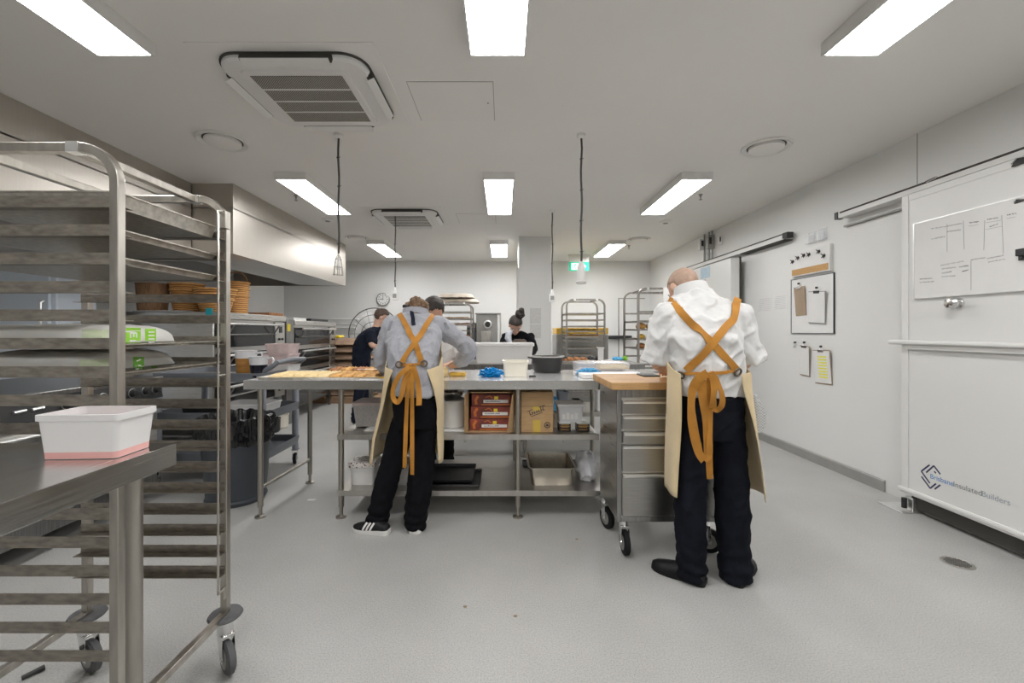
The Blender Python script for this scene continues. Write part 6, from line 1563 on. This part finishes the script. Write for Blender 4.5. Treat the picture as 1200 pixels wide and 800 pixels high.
def apron(t, rows, mat='cream_cl', seed=0, n=44):
    """rows: (z, cx, cy, a, b, thL, thR) from hem to waist; an open-backed sheet round the front"""
    vs = []; fs = []; R_ = []
    for i in range(len(rows)-1):
        for k in range(5): R_.append([rows[i][q]*(1-k/5)+rows[i+1][q]*k/5 for q in range(7)])
    R_.append(list(rows[-1]))
    for (z, cx, cy, a_, b_, tl, tr_) in R_:
        for k in range(n+1):
            th = math.radians(-tl+(tl+tr_)*k/n)
            wv = .010*noise.noise(V(th*2.6, z*2.2, seed))+.004*math.sin(th*7+z*5)
            sx_ = math.copysign(abs(math.sin(th))**.8, math.sin(th)); cx_s = math.copysign(abs(math.cos(th))**.8, math.cos(th))
            vs.append((cx+(a_+wv)*sx_, cy+(b_+wv)*cx_s, z+.012*noise.noise(V(th*2, seed, 0))*(1 if z < rows[0][0]+.05 else 0)))
    w = n+1
    for i in range(len(R_)-1):
        for k in range(n): fs.append((i*w+k, i*w+k+1, (i+1)*w+k+1, (i+1)*w+k))
    b = MB(); b.add(vs, fs); o = b.build('apron', mat, t, auto=80); so = o.modifiers.new('cloth', 'SOLIDIFY'); so.thickness = .0025; so.offset = 0
    return o
def flat_ribbon(t, path, Y, w, name, mat='strap', wob=.012, seed=0, parent=None):
    P3 = []
    for i, q_ in enumerate(path):
        P3.append(P(q_[0], q_[1], Y-wob*math.sin(i*1.7+seed)*.6-.006*(i % 2)))
    sm = catmull([tuple(p) for p in P3], 7); sm = [Vector(p) for p in sm]
    nn = [V(.35*math.sin(i*.35+seed), -1, .1).normalized() for i in range(len(sm))]
    b = MB(); b.ribbon(sm, w, .003, nn); return b.build(name, mat, parent or t, auto=60)
# ================================================================== person in the white shirt
Yb = 2.25
J = dict(right=V(1,.04,0), fwd=V(-.04,1,0),
  spine=[(P(833,512,2.25),.150,.105),(P(833,482,2.25),.166,.125),(P(832,462,2.25),.172,.130),(P(829,435,2.25),.180,.128),(P(827,415,2.26),.186,.130),(P(824,395,2.27),.196,.135),(P(821,374,2.31),.200,.125),(P(820,360,2.35),.186,.108),(P(817,349,2.38),.138,.090),(P(814,341,2.40),.088,.080)],
  neck=P(811,344,2.41), head=P(801.5,337.5,2.49), head_fwd=V(-.22,.62,-.72), head_up=V(-.12,.74,.66),
  shL=P(781,370,2.32), elL=P(768,425,2.36), wrL=P(781,433.5,2.57), shR=P(863,371,2.32), elR=P(877,425,2.33), wrR=P(846,433,2.54),
  hdL=V(.25,.9,-.06), hdR=V(-.25,.9,-.06), curl=.28,
  hpL=P(815,500,2.25), knL=P(809,577,2.26), anL=P(810,655,2.24), hpR=P(850,500,2.25), knR=P(858,578,2.26), anR=P(861,656,2.235))
man, bvm, Hm = person('person in white shirt and cream apron seen from behind at the drawer unit', J, (1.10, 2.27, 0), 'm', 'skin2',
  top=dict(name='shirt', mat='shirt', hem=H-(469-CY)/F*2.25, ra=[.078,.082,.084], cut=.99, collar='shirt', seed=5, fx=7, fz=4), trousers=dict(mat='trous2', top=H-(469-CY)/F*2.25+.03, r=[.088,.080,.074,.082], rR=[.092,.084,.079,.086], kw=.94, seed=9), sleeves='short', voxel=.0055, folds_amp=.009)
hair_cap(man, Hm, 'stub', low=-.03, puff=.002, fuzz=.001, name='cropped_hair')
shoe(man, (1.035,2.185), (.825,2.355), 'leather', 'rubber_bk', w=.050, hgt=.088)
shoe(man, (1.175,2.175), (1.375,2.385), 'leather', 'rubber_bk', w=.050, hgt=.088)
ap = apron(man, [(.44,1.128,2.29,.240,.205,110,136),(.60,1.12,2.285,.230,.196,112,138),(.85,1.095,2.265,.208,.180,118,144),(1.00,1.078,2.25,.200,.160,122,150),(1.085,1.072,2.245,.197,.156,120,152),(1.105,1.068,2.25,.194,.156,98,110),(1.20,1.06,2.29,.188,.160,68,68),(1.33,1.05,2.32,.19,.155,48,48)], seed=2)
hit = caster_hit(bvm)
strap(man, hit, [(782,348),(808,376),(833,401),(863,434)], .038); strap(man, hit, [(864,350),(858,375),(835,402),(805,434)], .038, off=.009)
belt = strap(man, hit, [(801,437.5),(830,438),(861,434.5)], .016, 'waist_strap', .006)
def eyelet(t, hit, px, py, r=.019):
    h_ = hit(px, py, .016)
    if not h_: return
    p, n_ = h_; a1 = n_.cross(V(0,0,1)).normalized(); a2 = a1.cross(n_)
    b = MB(); b.tube([p+a1*r*math.cos(q)+a2*r*math.sin(q) for q in [2*math.pi*i/20 for i in range(20)]], .0052, 8, closed=True); b.build('eyelet', 'bronze', t)
eyelet(man, hit, 799, 437.5); eyelet(man, hit, 862, 434.5)
kz = hit(831,437,.02)[0]; Yk_ = kz.y-.012
flat_ribbon(man, [(829,437),(819,444),(812,456),(810,478),(813,505),(819,530),(825,539)], Yk_-.035, .042, 'bow_tail', seed=1)
flat_ribbon(man, [(825,539),(830,530),(828,500),(824,470),(822,445)], Yk_-.020, .040, 'bow_tail', seed=2)
flat_ribbon(man, [(831,438),(832,465),(832,500),(831,530),(832,561)], Yk_-.012, .030, 'bow_tail', seed=3)
flat_ribbon(man, [(833,436),(840,446),(846,462),(846,474),(841,480),(835,478)], Yk_-.030, .026, 'bow_loop', seed=4)
flat_ribbon(man, [(835,478),(836,466),(837,450),(834,438)], Yk_-.040, .034, 'bow_loop', seed=5)
b = MB(); b.ell(kz+V(0,-.008,0), .020, .012, .014, 14, 8); b.build('knot', 'strap', man)
# towel hanging from his apron
b = MB(); tw = thing('tea_towel', 'checked tea towel hanging at the right hip of the white shirted person', 'towel', P(879,462,2.42))
b = MB(); rings = []
for i in range(14):
    u = i/13; c = P(881+6*math.sin(u*2.4)*1.2, 462+44*u, 2.42); w_ = .020+.022*math.sin(u*2.6+.3)
    rings.append([c+V(w_*math.cos(a)*(1+.25*math.sin(3*a+u*3)), .018*math.sin(a)*(1+.3*math.cos(4*a)), 0) for a in [2*math.pi*k/20 for k in range(20)]])
b.rings(rings); b.build('towel_cloth', 'check', tw, auto=70)
# ================================================================== person in the grey sweater
J = dict(right=V(1,0,0), fwd=V(0,1,0),
  spine=[(P(487,500,2.83),.140,.105),(P(488,482,2.83),.152,.125),(P(488,462,2.83),.156,.130),(P(486,440,2.84),.158,.128),(P(485,420,2.86),.165,.128),(P(485,402,2.90),.178,.132),(P(486,386,2.97),.190,.130),(P(486,374,3.04),.170,.105),(P(487,367,3.09),.085,.075)],
  neck=P(488,368,3.10), head=P(489,368,3.20), head_fwd=V(.05,.45,-.89), head_up=V(0,.88,.46),
  shL=P(459,382,2.99), elL=P(447,424,2.97), wrL=P(456,434,3.15), shR=P(516,382,3.0), elR=P(552,408,3.06), wrR=P(538,424,3.22),
  hdL=V(.2,.9,-.1), hdR=V(-.5,.8,-.15), curl=.35,
  hpL=P(473,494,2.83), knL=P(457,550,2.83), anL=P(442,602,2.80), hpR=P(499,494,2.83), knR=P(494,552,2.84), anR=P(487,602,2.79))
wo, bvw, Hw = person('person in grey sweater and cream apron leaning over the prep table, seen from behind', J, (-.62, 2.83, 0), 'f', 'skin2',
  top=dict(name='sweater', mat='sweat', hem=H-(463-CY)/F*2.83, ra=[.066,.058,.052], seed=15, fx=7), trousers=dict(mat='trous', top=H-(463-CY)/F*2.83+.03, r=[.076,.078,.068,.072], rR=[.074,.085,.074,.072], kw=.96, seed=19), sleeves='long', voxel=.0058, head_s=.96, folds_amp=.0085)
b = MB(); b.tube([P(476,358.5,3.05)+V(.02*math.cos(q)-.0, .02*math.sin(q), .006*math.cos(3*q)) for q in [2*math.pi*i/16 for i in range(16)]], .007, 8, closed=True); b.build('hair_tie', 'black', wo)
hair_cap(wo, Hw, 'hair_bl', low=-.11, puff=.012, fuzz=.012, bun=[(P(487,354.5,3.10), .046, 3), (P(480,359,3.09), .036, 8), (P(497,358,3.10), .036, 12), (P(489,361,3.06), .036, 17)])
b = MB(); nn_ = 24; rings = []
for (r, h_) in ((.084,-.02),(.080,.022),(.072,.024),(.076,-.02)): rings.append([P(487,367,3.07)+V(math.cos(2*math.pi*k/nn_)*r*1.15, math.sin(2*math.pi*k/nn_)*r*.8, h_-.3*math.sin(2*math.pi*k/nn_)*r) for k in range(nn_)])
b.rings(rings, cap=False, closed=True); b.build('collar', 'sweat', wo, auto=60)
shoe(wo, (-.735,2.735), (-.975,2.785), 'leather', 'label', w=.046, stripes='label', hgt=.080, sole=.028)
shoe(wo, (-.572,2.735), (-.560,2.99), 'leather', 'label', w=.045, stripes='label', hgt=.080, sole=.028)
apron(wo, [(.43,-.650,2.89,.240,.20,124,112),(.60,-.640,2.88,.228,.195,126,114),(.80,-.61,2.865,.205,.180,130,122),(.96,-.595,2.845,.195,.168,140,138),(1.055,-.592,2.845,.190,.160,150,150),(1.08,-.592,2.85,.186,.158,112,112),(1.17,-.592,2.89,.172,.155,70,70),(1.28,-.60,2.96,.18,.15,48,48)], seed=6)
hit = caster_hit(bvw)
strap(wo, hit, [(467,366),(478,386),(488,404),(494,424)], .036); strap(wo, hit, [(507,370),(488,400),(472,424)], .036, off=.009)
strap(wo, hit, [(468,427.5),(484,427),(497,426)], .015, 'waist_strap', .006)
eyelet(wo, hit, 467, 427); eyelet(wo, hit, 497.5, 426)
kz = hit(482,428,.02)[0]; Yk_ = kz.y-.012
flat_ribbon(wo, [(480,429),(468,440),(461,455),(461,466),(466,471),(471,462),(474,445),(480,431)], Yk_-.035, .030, 'bow_loop', seed=6)
flat_ribbon(wo, [(481,429),(478,455),(476,490),(475,520),(474,548)], Yk_-.012, .026, 'bow_tail', seed=7)
flat_ribbon(wo, [(483,429),(483,460),(483,500),(483,530),(483,556)], Yk_-.020, .026, 'bow_tail', seed=8)
flat_ribbon(wo, [(484,429),(489,445),(491,462),(491,475)], Yk_-.030, .034, 'bow_tail', seed=9)
b = MB(); b.ell(kz+V(0,-.008,0), .018, .012, .013, 14, 8); b.build('knot', 'strap', wo)
for pa_, pb_ in (((459,377),(456,387)),((521,378),(525,386))): strap(wo, hit, [pa_, pb_], .022, 'shoulder_patch', .004, mat='sweat2')
strap(wo, hit, [(482,366),(485,382)], .026, 'neck_tape', .006, mat='navy')
# ================================================================== person with the high bun
J = dict(right=V(-1,0,0), fwd=V(0,-1,0),
  spine=[(P(608,452,5.8),.135,.10),(P(608,442,5.8),.16,.12),(P(608,428,5.78),.15,.115),(P(607,415,5.74),.150,.115),(P(607,404,5.68),.168,.12),(P(607,395,5.62),.175,.115),(P(606,390,5.56),.13,.09),(P(605,387.5,5.52),.07,.065)],
  neck=P(605,387.5,5.52), head=P(604,381,5.42), head_fwd=V(.10,-.66,-.72), head_up=V(.10,-.72,.66),
  shR=P(593,395,5.60), elR=P(589,408,5.45), wrR=P(599,407.5,5.22), shL=P(621,395,5.60), elL=P(626,409,5.47), wrL=P(619,419,5.25),
  hdR=V(.2,-.7,-.5), hdL=V(-.3,-.9,-.2), curl=.6,
  hpR=P(601,455,5.8), knR=P(601,478,5.75), anR=V(.13,5.8,.09), hpL=P(615,455,5.8), knL=P(615,478,5.75), anL=V(.29,5.8,.09))
bw, bvb, Hb = person('person in black top and taupe apron with high dark bun behind the white tub', J, (.2, 5.78, 0), 'f', 'skin2',
  top=dict(name='black_top', mat='blackcl', hem=.80, ra=[.060,.054,.044], seed=25), trousers=dict(mat='trous', top=.84, r=[.085,.068,.055,.055], seed=4), sleeves='long', voxel=.008, head_s=1.0)
hair_cap(bw, Hb, 'hair_dk', low=-.02, puff=.012, fuzz=.006, bun=[(Hb[0](-.045,-.045,.155), .060, 5), (Hb[0](-.055,-.05,.215), .036, 9)])
for hx in (.13, .29): shoe(bw, (hx,5.86), (hx,5.62), 'leather', 'rubber_bk', w=.043, laces=False)
b = MB(); vs = []; fs = []
n, m = 16, 14
for i in range(m+1):
    z = .62+(1.20-.62)*i/m
    for k in range(n+1):
        th = math.radians(-62+124*k/n); vs.append((.205+.175*math.sin(th), 5.72-(.155-(max(0,z-.95))*-.25)*math.cos(th), z))
for i in range(m):
    for k in range(n): fs.append((i*(n+1)+k, i*(n+1)+k+1, (i+1)*(n+1)+k+1, (i+1)*(n+1)+k))
b.add(vs, fs); o = b.build('apron', 'taupe', bw, auto=80); so = o.modifiers.new('cloth', 'SOLIDIFY'); so.thickness = .004
t = thing('piping_bag', 'milky plastic piping bag held by the bun haired person', 'piping bag', P(597,402,5.2))
b = MB(); b.tube([P(600,406,5.16), P(597.5,401,5.17), P(595.5,396,5.2), P(596,391,5.22), P(600,388,5.24)], [.010,.026,.042,.040,.018], 16); b.build('bag', M('cloudy_film', (.50,.52,.57), .3, 0, .2, 30, alpha=.75), t)
b = MB(); b.tube([P(600,406,5.16), P(601.5,410,5.15)], [.012,.006], 12); b.build('nozzle', 'alu', t)
# ================================================================== dark haired person behind the grey sweater
J = dict(right=V(-.9,.42,0).normalized(), fwd=V(-.42,-.9,0).normalized(),
  spine=[(P(514,478,4.10),.13,.095),(P(514,462,4.10),.15,.11),(P(514,440,4.10),.15,.105),(P(514,420,4.10),.150,.105),(P(514,404,4.10),.165,.11),(P(513,390,4.09),.175,.105),(P(512,382,4.08),.12,.085),(P(511,377,4.05),.065,.06)],
  neck=P(511,376,4.05), head=P(509,363.5,3.96), head_fwd=V(-.45,-.45,-.70), head_up=V(-.25,-.55,.78),
  shR=P(494,390,4.10), elR=P(492,420,4.10), wrR=P(497,428,3.88), shL=P(533,392,4.08), elL=P(537,424,4.08), wrL=P(528,430.5,3.87),
  hdR=V(.2,-.8,.0), hdL=V(-.5,-.8,.0), curl=.4,
  hpR=P(505,480,4.10), knR=P(505,510,4.09), anR=V(-.70,4.10,.09), hpL=P(524,480,4.10), knL=P(524,510,4.09), anL=V(-.53,4.10,.09))
J['wrR'].z = max(J['wrR'].z, 1.005); J['wrL'].z = max(J['wrL'].z, 1.005)
dk, bvd, Hd = person('dark haired person with bowed head, mostly hidden by the person in grey', J, (-.61, 4.10, 0), 'f', 'skin',
  top=dict(name='top', mat='shirt', hem=.86, ra=[.058,.052,.046], seed=35), trousers=dict(mat='trous', top=.88, r=[.08,.066,.055,.055], seed=7), sleeves='short', voxel=.008)
hair_cap(dk, Hd, 'hair_dk', low=-.07, puff=.016, fuzz=.008)
for hx in (-.70, -.53): shoe(dk, (hx,4.12), (hx-.04,3.90), 'leather', 'rubber_bk', w=.043, laces=False)
# ================================================================== person in black by the fan
J = dict(right=V(.25,-1,0).normalized(), fwd=V(1,.25,0).normalized(),
  spine=[(P(424,447,6.1),.135,.11),(P(423,438,6.1),.16,.13),(P(423,426,6.1),.155,.125),(P(424,414,6.1),.155,.125),(P(427,402,6.1),.17,.14),(P(432,392,6.1),.185,.135),(P(438,386,6.1),.13,.10),(P(441,383,6.1),.07,.065)],
  neck=P(442,382,6.1), head=P(447,371.5,6.1), head_fwd=V(.80,.25,-.5), head_up=V(.42,.1,.85),
  shR=P(435,391,5.93), elR=P(435,405,5.84), wrR=P(449,407,5.80), shL=P(436,391,6.28), elL=P(440,407,6.32), wrL=P(455,408,6.25),
  hdR=V(1,-.1,-.1), hdL=V(1,0,-.1), curl=.5,
  hpR=P(423,448,6.02), knR=P(420,468,6.02), anR=P(416,487.5,6.0), hpL=P(428,448,6.2), knL=P(428,466,6.2), anL=P(425,485,6.2))
kb2, bvk, Hk = person('person in black t-shirt and dark jeans bending to the right near the back wall', J, (-2.02, 6.1, 0), 'm', 'skin2',
  top=dict(name='t_shirt', mat='navy', hem=.80, ra=[.064,.062,.066], cut=.8, seed=45), trousers=dict(mat='navy', top=.90, r=[.088,.070,.056,.056], seed=8), sleeves='short', voxel=.008)
hair_cap(kb2, Hk, 'hair_br', low=-.03, puff=.012, fuzz=.008)
for s in ('anR', 'anL'):
    a_ = J[s]; shoe(kb2, (a_.x-.06, a_.y), (a_.x+.18, a_.y+.05), 'kraft', 'label', w=.045, laces=False)
# ------------------------------------------------------------------ light and colour management
w = bpy.data.worlds.new('world'); SC.world = w; w.use_nodes = True
w.node_tree.nodes['Background'].inputs['Color'].default_value = (.9,.95,1,1); w.node_tree.nodes['Background'].inputs['Strength'].default_value = .0
SC.view_settings.view_transform = 'Standard'; SC.view_settings.look = 'None'; SC.view_settings.gamma = 1; SC.view_settings.use_curve_mapping = False
SC.view_settings.exposure = 1.08
SC.cycles.use_denoising = True; SC.cycles.max_bounces = 10; SC.cycles.diffuse_bounces = 6; SC.cycles.transparent_max_bounces = 12
finish()
